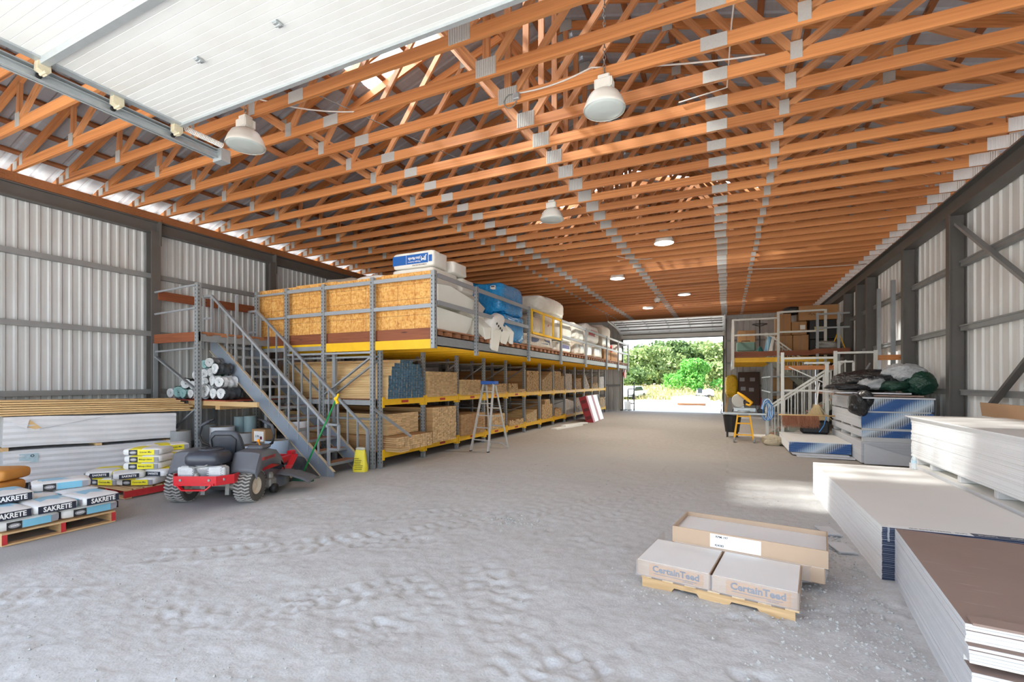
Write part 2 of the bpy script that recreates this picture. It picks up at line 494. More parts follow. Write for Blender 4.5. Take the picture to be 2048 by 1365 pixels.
# ---- side walls ---------------------------------------------------
GIRTS = (1.57, 2.82, 4.07)
wall_left = thing('wall_left', None, None, (XL, 0, 0), kind='structure')
pm = corrugated(.9144, .1524, .022, 5.27)
me_l = pm.mesh('wall_panel', WALLM)
W = .9144
k = 0; y = YF
while y < YB - .05:
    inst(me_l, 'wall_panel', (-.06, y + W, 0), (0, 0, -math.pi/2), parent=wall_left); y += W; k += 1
for z in GIRTS + (.35,):
    MB().beam((XL+.01, YF, z), (XL+.01, YB, z), .10, .10).build('girt', GIRT, wall_left)
for y in [5.92 + 2.86*i for i in range(-2, 9)]:
    if y > YB: break
    m_ = MB(); m_.box(XL-.02, y-.09, 0, XL+.0, y+.09, 5.02); m_.box(XL+.16, y-.09, 0, XL+.18, y+.09, 5.02); m_.box(XL, y-.006, 0, XL+.16, y+.006, 5.02)
    m_.box(XL+.0, y+.07, 4.72, XL+.20, y+.1, 5.25); m_.build('column', STEEL_D, wall_left)
m_ = MB(); m_.box(XL-.03, YF, 5.0, XL-.01, YB, 5.25); m_.box(XL-.03, YF, 5.0, XL+.13, YB, 5.02); m_.box(XL-.03, YF, 5.23, XL+.13, YB, 5.25)
m_.box(XL+.045, YF, 5.02, XL+.055, YB, 5.23); m_.build('eave_beam', STEEL_D, wall_left)
MB().box(XL-.05, YF, 5.26, XL+.12, YB, 5.42).build('wall_plate', PURLIN, wall_left)

wall_right = thing('wall_right', None, None, (XR, 0, 0), kind='structure')
me_r = corrugated(.9144, .3048, .03, 5.2, .8).mesh('wall_panel', WALLR)
y = YF
while y < YB - .05:
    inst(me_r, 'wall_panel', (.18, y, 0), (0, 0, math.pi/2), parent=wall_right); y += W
for z in GIRTS + (.35,):
    ys_ = [YF, 11.99, 14.63, 17.95, 21.0, 24.1, YB]
    for a, b in zip(ys_[:-1], ys_[1:]):
        m_ = MB(); m_.box(XR+.05, a+.08, z-.05, XR+.15, b-.08, z+.05); m_.box(XR+.03, a+.08, z+.03, XR+.06, b-.08, z+.06)
        m_.obox((XR+.08, a+.13, z), (.12, .10, .16)); m_.build('girt', GIRT, wall_right)
for y in (8.95, 11.99, 14.63, 17.95, 19.2, 21.0, 24.1, 27.0):
    m_ = MB(); m_.box(XR-.12, y-.08, 0, XR-.10, y+.08, 5.05); m_.box(XR+.13, y-.08, 0, XR+.15, y+.08, 5.05); m_.box(XR-.10, y-.008, 0, XR+.13, y+.008, 5.05)
    m_.build('column', STEEL_D, wall_right)
# perforated uprights standing against the wall
for y in (15.6, 16.9):
    m_ = MB(); m_.box(XR-.09, y-.045, 0, XR+.0, y+.045, 4.5)
    m_.build('upright', RACK, wall_right)
m_ = MB(); m_.box(XR-.12, YF, 5.05, XR+.15, YB, 5.07); m_.box(XR-.12, YF, 5.38, XR+.15, YB, 5.40); m_.box(XR+.0, YF, 5.07, XR+.015, YB, 5.38)
m_.build('eave_beam', STEEL_D, wall_right)
MB().box(XR-.10, YF, 5.40, XR+.12, YB, 5.428).build('wall_plate', PURLIN, wall_right)
m_ = MB(); m_.beam((XR-.02, 11.85, 4.85), (XR-.02, 9.1, 3.0), .05, .09, (1,0,0)); m_.build('brace', GIRT, wall_right)
m_ = MB(); m_.beam((XR-.02, 10.75, 1.25), (XR-.02, 9.0, 2.45), .05, .10, (1,0,0)); m_.build('brace', STEEL_D, wall_right)

# ---- far wall with the open overhead door --------------------------
DX0, DX1, DZ = -5.75, -.22, 4.33
wall_back = thing('wall_back', None, None, (0, YB, 0), kind='structure')
def back_panels(x0, x1, z0, z1):
    mesh = corrugated(.9144, .3048, .025, z1 - z0, .7).mesh('wall_panel', WALLM)
    x = x0
    while x < x1 - .02:
        w = min(.9144, x1 - x)
        inst(mesh, 'wall_panel', (x, .03, z0), (0, 0, 0), (w/.9144, 1, 1), parent=wall_back); x += w
back_panels(XL-.1, DX0, 0, 5.35); back_panels(DX1, XR+.1, 0, 5.35); back_panels(DX0, DX1, DZ, 5.35)
for x in (DX0-.08, DX1+.08): MB().box(x-.08, YB-.12, 0, x+.08, YB+.02, 5.3).build('jamb_post', STEEL_D, wall_back)
MB().box(DX0-.16, YB-.10, DZ, DX1+.16, YB+.02, DZ+.18).build('lintel', STEEL_D, wall_back)
for z in (1.57, 2.82, 4.07):
    MB().box(DX1+.16, YB-.06, z-.05, XR, YB+.03, z+.05).build('girt', GIRT, wall_back)
    MB().box(XL, YB-.06, z-.05, DX0-.16, YB+.03, z+.05).build('girt', GIRT, wall_back)
# triangular gable above
gb = MB(); gb.prism([(XL-.6, YB+.04, 5.3), (HALF*2+RX-HALF+.6, YB+.04, 5.3), (RX, YB+.04, roof_z(RX)+.2)], (0, .03, 0))
gb.build('gable', WALLM, wall_back)
# front wall behind the viewer left out so daylight reaches the interior

# ---- roof ----------------------------------------------------------
ceiling = thing('ceiling', None, None, (0, 0, ZT), kind='structure')
SLOPE = math.atan(RZS); OVER = .55
RL = (HALF + OVER)/math.cos(SLOPE)
me_roof = corrugated(.9144, .2286, .022, RL, .6)
# turn: x -> +y, z -> up the slope
ROOF_T = .14/math.cos(SLOPE) + .05
def skylight_material():
    m = bpy.data.materials.new('skylight_fibreglass'); m.use_nodes = True; nt = m.node_tree
    for n in list(nt.nodes): nt.nodes.remove(n)
    out = nt.nodes.new('ShaderNodeOutputMaterial'); mx = nt.nodes.new('ShaderNodeMixShader')
    tr = nt.nodes.new('ShaderNodeBsdfTransparent'); tl = nt.nodes.new('ShaderNodeBsdfTranslucent')
    tr.inputs[0].default_value = (.92, .95, .96, 1); tl.inputs[0].default_value = (.92, .94, .95, 1)
    mx.inputs[0].default_value = .70
    nt.links.new(tr.outputs[0], mx.inputs[1]); nt.links.new(tl.outputs[0], mx.inputs[2]); nt.links.new(mx.outputs[0], out.inputs[0])
    return m
SKYL = skylight_material()
SKY_Y = ((5.55, 6.5), (13.9, 14.85), (22.1, 23.05))
m_roof = me_roof.mesh('roof_panel', ROOFM); m_sky = me_roof.mesh('skylight_panel', SKYL)
for side in (-1, 1):
    ex = RX + side*(HALF + OVER); ez = roof_z(ex) + ROOF_T
    up = Vector((-side*math.cos(SLOPE), 0, math.sin(SLOPE))); nrm = Vector((side*math.sin(SLOPE), 0, math.cos(SLOPE)))
    R = Matrix((Vector((0, 1, 0)), Vector((0,1,0)).cross(up)*-1 if side > 0 else up.cross(Vector((0,1,0))), up)).transposed()
    if R.determinant() < 0: R.col[1] = -R.col[1]
    y = YF - .6
    while y < YB + .3:
        sk = [i for i, (a, b) in enumerate(SKY_Y) if a < y + W/2 < b]
        cut = (RL - 3.6, RL) if sk and (side < 0 or sk[0] > 0) else None     # clear sheets only in the upper part of the slope
        if cut is None:
            inst(m_roof, 'roof_panel', Vector((ex, y, ez - ZT)), R.to_euler(), parent=ceiling)
        else:
            lo, hi = cut
            inst(m_roof, 'roof_panel', Vector((ex, y, ez - ZT)), R.to_euler(), (1, 1, lo/RL), parent=ceiling)
            inst(m_sky, 'skylight_panel', Vector((ex, y, ez - ZT)) + up*lo, R.to_euler(), (1, 1, (hi-lo)/RL), parent=ceiling)
        y += W
PUR = MB().box(0, -.045, 0, YB - YF + .8, .045, .038).mesh('purlin', PURLIN)
for side in (-1, 1):
    for i in range(15):
        d = -.35 + i*.66
        if d > HALF - .05: break
        x = RX + side*(HALF - d)
        inst(PUR, 'purlin', (x, YF - .5, roof_z(x) + .14/math.cos(SLOPE) - ZT), (side*SLOPE, 0, math.pi/2), parent=ceiling)
# ================================================================== roof trusses
TH = .042
L2 = RX - HALF; R2 = RX + HALF
ch_mesh = []
for i in range(3):
    mb = MB(); mb.box(0, -TH/2, 0, 1, TH/2, .145); ch_mesh.append(mb.mesh('bottom_chord', T_WOOD))
def stick(a, b, h):
    """timber from a to b in the truss plane as a mesh with its grain along local x; returns mesh, location, tilt"""
    d = Vector((b[0]-a[0], b[1]-a[1])); L = d.length
    return MB().box(0, -TH/2, -h/2, L, TH/2, h/2).mesh('timber', T_WEB), (a[0], 0, a[1]), (0, -math.atan2(d.y, d.x), 0)
def tz(x): return (roof_z(x) - ZT)
tops = []
for sgn in (-1, 1):
    a = (RX + sgn*(HALF+.45), tz(RX + sgn*(HALF+.45)) + .072); b = (RX, tz(RX) + .072)
    tops.append(stick(a, b, .14))
webs = []
for sgn in (-1, 1):
    P = lambda d: RX + sgn*d
    for (d0, d1) in ((6.67, 6.62), (6.67, 4.95), (3.34, 4.95), (3.34, 1.75), (.06, 1.75)):
        webs.append(stick((P(d0), .10), (P(d1), tz(P(d1)) + .05), .09))
webs.append(stick((RX, .05), (RX, tz(RX) + .08), .09))
for me, _, _ in tops: me.name = 'top_chord'; me.materials[0] = T_WOOD
for me, _, _ in webs: me.name = 'web'
def plate_mesh(w, h):
    mb = MB()
    mb.box(-w/2, -TH/2-.004, 0, w/2, -TH/2-.0005, h); mb.box(-w/2, TH/2+.0005, 0, w/2, TH/2+.004, h)
    return mb.mesh('gusset_plate', PLATE)
def ribbed_plate(w, h):
    mb = MB(); n = int(w/.03)
    mb.box(-w/2, -TH/2-.003, 0, w/2, -TH/2-.0005, h)
    for i in range(n): mb.box(-w/2+i*.03+.008, -TH/2-.010, .003, -w/2+i*.03+.022, -TH/2-.003, h-.003)
    return mb.mesh('gusset_plate', PLATE_LIT if w > .3 else PLATE)
PLATE_LIT = plain('plate_painted_lit', srgb(226, 226, 224), .4, .1, .08, 60, rnd=.1)  # paler copy of the plate metal, light coming through is put into its colour
PL = []
for sgn in (-1, 1):
    P = lambda d: RX + sgn*d
    PL += [(plate_mesh(.27, .15), (P(2.49), 0, .0), 0), (plate_mesh(.12, .20), (P(3.34), 0, .03), 0),
           (plate_mesh(.13, .20), (P(6.67), 0, .03), 0), (plate_mesh(.15, .14), (P(HALF-.12), 0, .02), 0), (plate_mesh(.11, .20), (P(HALF-.34), 0, .06), 0),
           (plate_mesh(.16, .16), (P(4.95), 0, tz(P(4.95))-.04), 0), (plate_mesh(.16, .16), (P(1.75), 0, tz(P(1.75))-.04), 0)]
PL.append((ribbed_plate(.27, .21), (RX, 0, .02), 0))
PL.append((ribbed_plate(.36, .20), (XR-.17, 0, .0), 0))
PL.append((plate_mesh(.22, .2), (RX, 0, tz(RX)-.04), 0))
TRUSS_Y = [6.19 + .61*k for k in range(-11, 37)]
for k, y in enumerate(TRUSS_Y):
    near = y < 14
    t = thing('roof_truss', 'brown timber roof truss with galvanised plates, %s counted from the far door wall' % nth(len(TRUSS_Y)-k), 'truss', (0, y, ZT), group='timber roof trusses')
    jx = random.uniform(-.02, .02)
    inst(ch_mesh[k % 3], 'bottom_chord', (L2-.05, 0, 0), scale=(RX-2.49-L2+.05, 1, 1), parent=t)
    inst(ch_mesh[(k+1) % 3], 'bottom_chord', (RX-2.49, 0, 0), scale=(4.98, 1, 1), parent=t)
    inst(ch_mesh[(k+2) % 3], 'bottom_chord', (RX+2.49, 0, 0), scale=(R2-RX-2.49, 1, 1), parent=t)
    for me, lo, ro in tops: inst(me, 'top_chord', lo, ro, parent=t)
    for me, lo, ro in webs: inst(me, 'web', lo, ro, parent=t)
    for i, (me, lo, _) in enumerate(PL):
        if not near and i in (5, 6, 12, 13, 16): continue
        inst(me, 'gusset_plate', (lo[0] + (jx if i < 14 else 0), lo[1], lo[2]), parent=t)

# long lateral bracing boards lying along the building on the chords
def long_board(x, z, y0, y1, w, h, lab, dx=0):
    o = MB().box(0, -w/2, 0, math.hypot(y1-y0, dx), w/2, h).build('bracing_board', T_WEB)
    o.location = (x, y0, z); o.rotation_euler = (0, 0, math.atan2(y1-y0, dx))
    return tag(o, lab, 'board', 'lateral bracing boards')
long_board(RX-.06, ZT+.9, 1.5, 28, .04, .09, 'long bracing board beside the centre posts high among the trusses')
long_board(RX+3.34, ZT+.24, 3.0, 28, .09, .04, 'long bracing board on the webs right of the centre posts')
long_board(RX-3.30, ZT+.24, 5.2, 28, .09, .04, 'long bracing board on the webs left of the centre posts')
long_board(RX-4.95, ZT+.55, 1.5, 28, .04, .09, 'long bracing board along the left roof slope webs')
long_board(RX-1.75, ZT+1.7, 1.0, 9.0, .04, .14, 'slanting bracing board below the ridge at the first skylight', dx=1.75)
o = MB().beam((.62, 9.75, ZT+.15), (.62, 9.75, 6.95), .09, .14).build('brace_post', T_WEB); tag(o, 'upright timber standing among the webs right of the centre', 'board')

# thin cables strung on the chords
CABLE_W = plain('pale_cable', srgb(214, 206, 196), .5); CABLE_D = plain('grey_cable', srgb(120, 118, 112), .5)
def cable(name, pts, r, mat, label):
    o = MB().tube(pts, r, 5).build(name, mat, smooth=True); return tag(o, label, 'cable')
def sag(a, b, s, n=9):
    a, b = Vector(a), Vector(b); return [a.lerp(b, i/n) - Vector((0,0,s*4*(i/n)*(1-i/n))) for i in range(n+1)]
cable('power_cable', sag((-5.0, 4.4, 5.60), (-3.4, 9.0, 5.60), .02), .006, CABLE_D, 'thin grey cable running diagonally over the chords left of centre')
cable('power_cable', sag((-2.48, 5.53, 5.53), (-1.5, 5.55, 5.60), .05) + sag((-1.5, 5.55, 5.60), (.4, 6.17, 5.60), .04)[1:], .011, CABLE_W, 'white cable looping from the centre plates to the nearest lamp')
cable('power_cable', [(.25, 5.4, 7.2), (.12, 5.8, 6.5), (.05, 6.2, 6.1), (.0, 6.75, 5.65), (-.6, 6.75, 5.6)], .010, CABLE_W, 'white cable hanging beside the upright near the right webs')
cable('power_cable', sag((-4.3, 5.2, 5.6), (-5.9, 4.2, 5.65), .12), .010, CABLE_W, 'white cable drooping to the lamp beside the raised door')
cable('power_cable', [(-2.58 + .09*math.cos(t), 5.545, 5.46 + .09*math.sin(t)) for t in [i*.6 for i in range(11)]], .008, CABLE_D, 'grey coiled cable hung on a centre plate')
MB().cbox(-2.53, 5.50, 5.45, -2.44, 5.552, 5.53, .01).build('junction_box', GALV); tag(bpy.data.objects['junction_box'], 'small grey junction box on a centre plate', 'box')
cable('power_cable', sag((.6, 16.8, 5.41), (3.9, 17.6, 5.41), .03) , .012, CABLE_W, 'pale cable under the chords towards the right wall')
cable('power_cable', sag((-2.9, 13.5, 5.41), (-2.0, 14.2, 5.41), .05), .010, CABLE_W, 'pale cable curl under the chords by the middle lamps')

# ================================================================== lamps
SHADE = plain('lamp_shade', srgb(222, 220, 212), .4, 0, .06, 8)
LENS = plain('lamp_lens', srgb(196, 204, 200), .25, 0, .06, 10)
LENS_ON = glow('lit_lamp_lens', (1, .97, .9, 1), 1.6)
CHAIN = plain('chain_steel', srgb(150, 146, 138), .4, .5)
def high_bay(loc, lit, label, drop):
    drop = roof_z(loc[0]) + .12 - loc[2] - .48          # the chain reaches the purlins
    t = thing('high_bay_lamp', label, 'lamp', loc, group='high bay lamps under the trusses')
    mb = MB(); mb.lathe([(.245,0),(.25,.012),(.238,.045),(.212,.115),(.175,.18),(.12,.215),(.10,.22)], 32, cap=False)
    mb.lathe([(.10,.219),(.17,.179),(.207,.114),(.233,.044),(.243,.002)], 32, cap=False); o = mb.build('shade', SHADE, t, smooth=True, world=False)
    mb = MB(); mb.lathe([(.001,-.03),(.12,-.022),(.20,-.008),(.24,.006),(.238,.02)], 32, cap=False); mb.build('lens', LENS_ON if lit else LENS, t, smooth=True, world=False)
    mb = MB(); mb.cbox(-.10,-.08,.235,.10,.08,.36,.015); mb.lathe([(.09,.20),(.07,.24)], 16); mb.cbox(-.07,-.06,.36,.07,.06,.41,.01)
    for i in range(7): mb.box(-.105, -.07+i*.022, .245, .105, -.062+i*.022, .35)
    mb.build('ballast_box', SHADE, t, world=False)
    mb = MB(); mb.tube([(0,0,.41),(0,.02,.45),(0,.0,.49),(0,-.02,.46)], .008, 6)
    n = max(2, int(drop/.05))
    for i in range(n):
        z = .48 + i*drop/n; p = [(.018*math.cos(a)*(1 if i%2 else 0), .018*math.cos(a)*(0 if i%2 else 1), z + .032*math.sin(a)) for a in [j*math.pi/3 for j in range(7)]]
        mb.tube(p, .005, 4)
    mb.build('chain', CHAIN, t, world=False)
    if lit:
        L = bpy.data.lights.new('lamp_light', 'SPOT'); L.energy = 190; L.spot_size = math.radians(150); L.spot_blend = .6; L.shadow_soft_size = .2; L.color = (1, .93, .82)
        place(bpy.data.objects.new('lamp_light', L), (0, 0, -.06), parent=t)
    return t
high_bay((-1.33, 5.52, 5.02), False, 'large white bell lamp on a chain, nearest and right of centre', 1.3)
high_bay((-5.98, 4.27, 5.0), False, 'white bell lamp beside the corner of the raised door', 1.0)
high_bay((-3.34, 9.25, 5.18), False, 'bell lamp hanging left of the centre plates', 1.4)
high_bay((-1.48, 12.60, 5.36), True, 'lit bell lamp in the middle of the ceiling', 1.2)
high_bay((-3.46, 16.26, 5.36), True, 'lit bell lamp before the bright beam left of centre', 1.2)
high_bay((-1.61, 20.53, 5.38), True, 'lit bell lamp well inside on the right row', 1.2)
high_bay((-3.52, 23.58, 5.38), True, 'lit bell lamp furthest in, towards the far door', 1.2)
t = thing('ceiling_camera', 'small white round device hung under the far trusses', 'camera', (-2.7, 20.6, 5.15))
mb = MB(); mb.lathe([(.0,0),(.09,.02),(.12,.08),(.12,.16),(.05,.2),(.04,.28)], 16); mb.build('housing', WHITE, t, smooth=True, world=False)
MB().lathe([(.0,-.01),(.05,.0),(.06,.03)], 12).build('lens', BLACK, t, smooth=True, world=False)

# ================================================================== the raised overhead door near the viewer
DY = [3.36 - .59*i for i in range(8)]; DXL, DXR, DZU = -5.84, -.05, 4.80
door1 = thing('door_1', None, None, (DXL, -1.0, DZU), kind='structure')
for a, b in zip(DY[1:], DY[:-1]):
    pr = []; n = 8; s_ = (b - a)/n
    for i in range(n):
        y = a + i*s_
        pr += [(y+.0005, .0), (y+.004, .0025), (y+s_-.004, .0025), (y+s_-.0005, .0)]
    mb = MB(); mb.grid([[(x, y, DZU - z) for y, z in pr] for x in (DXL, DXR)])
    mb.box(DXL, a+.002, DZU+.001, DXR, b-.002, DZU+.045)
    mb.build('door_section', DOORW, door1)
for y in (2.14, .96):
    mb = MB(); mb.prism([(DXL+.02, y-.045, DZU-.008), (DXL+.02, y-.03, DZU-.05), (DXL+.02, y+.03, DZU-.05), (DXL+.02, y+.045, DZU-.008)], (DXR-DXL-.04, 0, 0))
    mb.build('strut', GALV, door1)
MB().box(DXL, DY[0]-.035, DZU-.03, DXR, DY[0]+.01, DZU+.05).build('top_rail', GALV, door1)
MB().box(DXL-.02, DY[-1], DZU-.022, DXL+.07, DY[0], DZU+.02).build('end_stile', GALV, door1)
for y in (.96, 1.55, 2.14, 2.73, 3.32):
    mb = MB(); mb.prism([(DXL-.05, y-.045, DZU-.01), (DXL-.05, y+.045, DZU-.01), (DXL-.05, y+.05, DZU-.09), (DXL-.05, y+.02, DZU-.13), (DXL-.05, y-.05, DZU-.10)], (.075, 0, 0))
    mb.tube([(DXL-.06, y+.0, DZU-.115), (DXL+.05, y, DZU-.115)], .012, 8)
    h = mb.build('hinge', BONE, door1)
    m2 = MB(); m2.lathe([(.022,-.012),(.026,0),(.022,.012)], 14, (DXL-.09, y, DZU-.115), rotm(0, math.pi/2, 0)); m2.build('roller', BLACK, h)
for x in (-4.47, -3.42, -2.3, -1.2):
    for y in (2.73, 1.55):
        mb = MB(); mb.obox((x, y, DZU-.018), (.05, .075, .012)); mb.tube([(x-.03, y, DZU-.03), (x+.03, y, DZU-.03)], .012, 8); mb.box(x-.02, y-.03, DZU-.035, x+.02, y+.005, DZU-.012)
        mb.build('hinge', GALV, door1)
def track(parent, x, sgn, pts, mat):
    """C-channel along a y,z path"""
    mb = MB()
    for (y0, z0), (y1, z1) in zip(pts[:-1], pts[1:]):
        up = Vector((0, -(z1-z0), (y1-y0))).normalized()
        for off, w, h in ((0, .006, .07),):
            mb.beam((x, y0, z0), (x, y1, z1), w, h, up)
        for dz in (-.035, .035):
            mb.beam(Vector((x+sgn*.022, y0, z0))+up*dz, Vector((x+sgn*.022, y1, z1))+up*dz, .045, .006, up)
    return mb.build('track', mat, parent)
track(door1, DXL-.13, 1, [(-1.4, .2), (-1.4, 4.2), (-1.25, 4.5), (-.95, 4.68), (3.98, 4.69)], GALV)
mb = MB(); mb.box(DXL-.20, -1.0, 4.66, DXL-.17, 3.95, 4.76); mb.box(DXL-.20, -1.0, 4.755, DXL-.08, 3.95, 4.765); mb.build('track_angle', GALV, door1)
MB().box(DXL-.20, 3.86, 4.62, DXL-.03, 3.98, 4.78).build('track_end_plate', GALV, door1)
mb = MB(); hel = [(DXL-.02 + .028*math.cos(t*1.0), 3.42 + t*.0028, 4.80 + .028*math.sin(t)) for t in [i*.55 for i in range(290)]]
mb.tube(hel, .006, 5); mb.build('spring', WHITE, door1, smooth=True)
for y in (1.2, 3.6): MB().beam((DXL-.185, y, 4.76), (DXL-.185, y, 5.5), .035, .006, (1,0,0)).build('hanger', GALV, door1)

# ================================================================== far overhead door, rolled up
door2 = thing('door_2', None, None, ((DX0+DX1)/2, YB, DZ), kind='structure')
prof = [(28.58, 4.34), (28.50, 4.62), (27.92, 4.82), (27.30, 4.95), (26.72, 5.02), (26.12, 5.06), (25.55, 5.07)]
for i, ((y0, z0), (y1, z1)) in enumerate(zip(prof[:-1], prof[1:])):
    g = .006
    mb = MB(); mb.beam((DX0-.08, y0+(y1-y0)*(.03), z0+(z1-z0)*.03), (DX0-.08, y1-(y1-y0)*.03, z1-(z1-z0)*.03), .001, .04)
    n = Vector((0, z1-z0, -(y1-y0))).normalized(); a = Vector((0, y0, z0)); b = Vector((0, y1, z1)); a, b = a.lerp(b, .02), b.lerp(a, .02)
    mb = MB(); mb.add([(DX0-.08, *(a)[1:]), (DX1+.08, *(a)[1:]), (DX1+.08, *(b)[1:]), (DX0-.08, *(b)[1:])] + [(q[0], q[1]+n.y*.04, q[2]+n.z*.04) for q in [(DX0-.08, *(a)[1:]), (DX1+.08, *(a)[1:]), (DX1+.08, *(b)[1:]), (DX0-.08, *(b)[1:])]],
        [(0,1,2,3), (7,6,5,4), (0,4,5,1), (1,5,6,2), (2,6,7,3), (3,7,4,0)])
    s = mb.build('door_section', DOORW, door2)
    if i:
        mb = MB(); mb.beam((DX0, y0, z0-.03), (DX1, y0, z0-.03), .05, .04); mb.build('strut', STEEL_D, s)
        for j in range(5):
            x = DX0 + .5 + j*1.13
            MB().obox((x, (y0+y1)/2, (z0+z1)/2-.03), (.09, .05, .03)).build('hinge', GALV, s)
MB().box(DX0-.06, 28.54, 4.30, DX1+.06, 28.62, 4.345).build('bottom_seal', BLACK, door2)
for x in (DX0-.14, DX1+.14):
    track(door2, x, 1 if x < -3 else -1, [(28.66, .1), (28.66, 4.2), (28.5, 4.6), (28.0, 4.8), (27.2, 4.93), (25.2, 5.05)], PALEPAINT)
    mb = MB(); mb.beam((x, 25.3, 5.05), (x, 25.3, 5.5), .04, .005, (1,0,0)); mb.beam((x, 25.3, 5.05), (x, 24.6, 5.5), .03, .005, (1,0,0)); mb.build('hanger', GALV, door2)
# low dark cable by the right jamb
cable('door_rope', [(-.12, 28.5, 3.6), (-.18, 28.4, 2.0), (-.25, 28.2, .6), (-.30, 27.9, .08), (-.1, 27.5, .04), (.2, 27.2, .04), (.3, 27.6, .3)], .02, BLACK, 'black rope hanging by the right side of the far doorway')
# ================================================================== left storage rack and mezzanine
PINE  = wood('pine_lumber', srgb(236, 204, 150), srgb(206, 164, 108), rnd=.3, isl=.22)
PINE2 = wood('weathered_lumber', srgb(206, 166, 116), srgb(170, 124, 80), rnd=.2, isl=.25)
ENDG  = plain('lumber_end', srgb(232, 200, 152), .8, 0, .2, 26, isl=.32)
BLUE_END = plain('blue_painted_end', srgb(82, 122, 148), .75, 0, .35, 30, rnd=.35)
CURB  = wood('brown_curb', srgb(146, 84, 52), srgb(104, 54, 32), rnd=.15)
DECKW = wood('deck_slat', srgb(176, 122, 86), srgb(130, 84, 56), rnd=.25)
REDLBL = plain('red_label', srgb(176, 50, 36), .6)
RX0, RY0, NB = -6.5, 7.6, 13
EDGE = -5.07

def perforated(mb, x, y, z0, z1, w=.085, d=.07):
    """upright post; the hole strip goes in a separate builder"""
    mb.box(x-w/2, y-d/2, z0, x+w/2, y+d/2, z1)
def holes(mb, x, y, z0, z1, w=.085, d=.07, step=.075):
    z = z0 + .05
    while z < z1 - .03:
        mb.box(x-.022, y-d/2-.0015, z, x-.008, y-d/2+.001, z+.032)
        mb.box(x+w/2-.001, y-.02, z, x+w/2+.0015, y-.006, z+.032)
        z += step
rack = thing('storage_rack', 'long grey pallet rack of two yellow-beamed levels under the left mezzanine', 'rack', (RX0, RY0, 0))
for k in range(NB + 1):
    y = RY0 + 1.5*k
    mb = MB(); perforated(mb, RX0, y, 0, 2.47); mb.box(RX0-.08, y-.07, 0, RX0+.07, y+.07, .012)
    o = mb.build('upright', RACK, rack)
    if k < 6:
        mb = MB(); holes(mb, RX0, y, .05, 2.4); tag(mb.build('hole_strip', HOLE, o), kind='stuff')
    for x in (-7.75, -10.0):
        MB().box(x-.04, y-.035, 0, x+.04, y+.035, 2.47).build('upright', RACK, rack)
    for (x0, z0, x1, z1) in ((RX0, 2.25, -7.75, 1.5), (-7.75, .5, RX0, .95 - .0)) if k else ((RX0, 2.25, -7.75, 1.5),):
        MB().beam((x0, y, z0), (x1, y, z1), .03, .05, (0,1,0)).build('brace', RACK, rack)
    for z in (2.3, 1.0): MB().beam((RX0, y, z), (-10.0, y, z), .03, .04).build('cross_bar', RACK, rack)
for k in range(NB):
    ya, yb = RY0 + 1.5*k + .045, RY0 + 1.5*(k+1) - .045
    for z in (1.29, .20):
        mb = MB(); mb.box(RX0-.03, ya, z, RX0+.05, yb, z+.125); mb.box(RX0+.05, ya, z+.03, RX0+.053, yb, z+.10)
        b = mb.build('load_beam', YELLOW, rack)
        for yy in (ya, yb): MB().box(RX0-.045, yy-.035, z-.05, RX0+.056, yy+.035, z+.17).build('end_connector', YELLOW, b)
        if k < 5: MB().box(RX0+.0532, (ya+yb)/2-.12, z+.035, RX0+.0545, (ya+yb)/2+.12, z+.09).build('label', REDLBL, b)
        MB().box(-10.0, ya, z, -9.92, yb, z+.12).build('load_beam', YELLOW, rack)
        MB().box(-9.9, ya+.02, z+.105, RX0-.035, yb-.02, z+.125).build('shelf_board', DECKW, rack)

# ---- mezzanine -----------------------------------------------------
mez = thing('mezzanine', 'raised storage platform with yellow joists and grey railings above the lumber rack', 'platform', (EDGE, RY0, 2.47))
MY0, MY1 = 7.5, 26.5
MB().box(-10.05, MY0+.04, 2.775, EDGE+.02, MY1, 2.80).build('deck', DECKW, mez)
y = MY0 + .1
while y < MY1:                                        # slat ends of the deck pallets show along the edge
    MB().box(-6.3, y, 2.685, EDGE-.005, y+.16, 2.77).build('deck_slat', DECKW, mez); y += .34
for a, b in ((7.56, 9.0), (9.06, 12.0), (12.06, 14.8), (14.86, 17.8), (17.9, 21.3), (21.4, 23.8), (23.9, 26.45)):
    mb = MB(); mb.box(EDGE-.03, a, 2.475, EDGE, b, 2.675); mb.box(EDGE-.09, a, 2.475, EDGE, b, 2.49); mb.box(EDGE-.09, a, 2.66, EDGE, b, 2.675); mb.build('edge_beam', RACK, mez)
for k in range(26):
    y = MY0 + .05 + .75*k
    if y > MY1: break
    mb = MB(); mb.box(-10.0, y-.03, 2.475, EDGE-.1, y+.03, 2.67); mb.build('joist', YELLOW, mez)
MB().box(-10.0, MY0+.06, 2.672, EDGE-.1, MY1-.05, 2.684).build('deck_underside', YELLOW, mez)
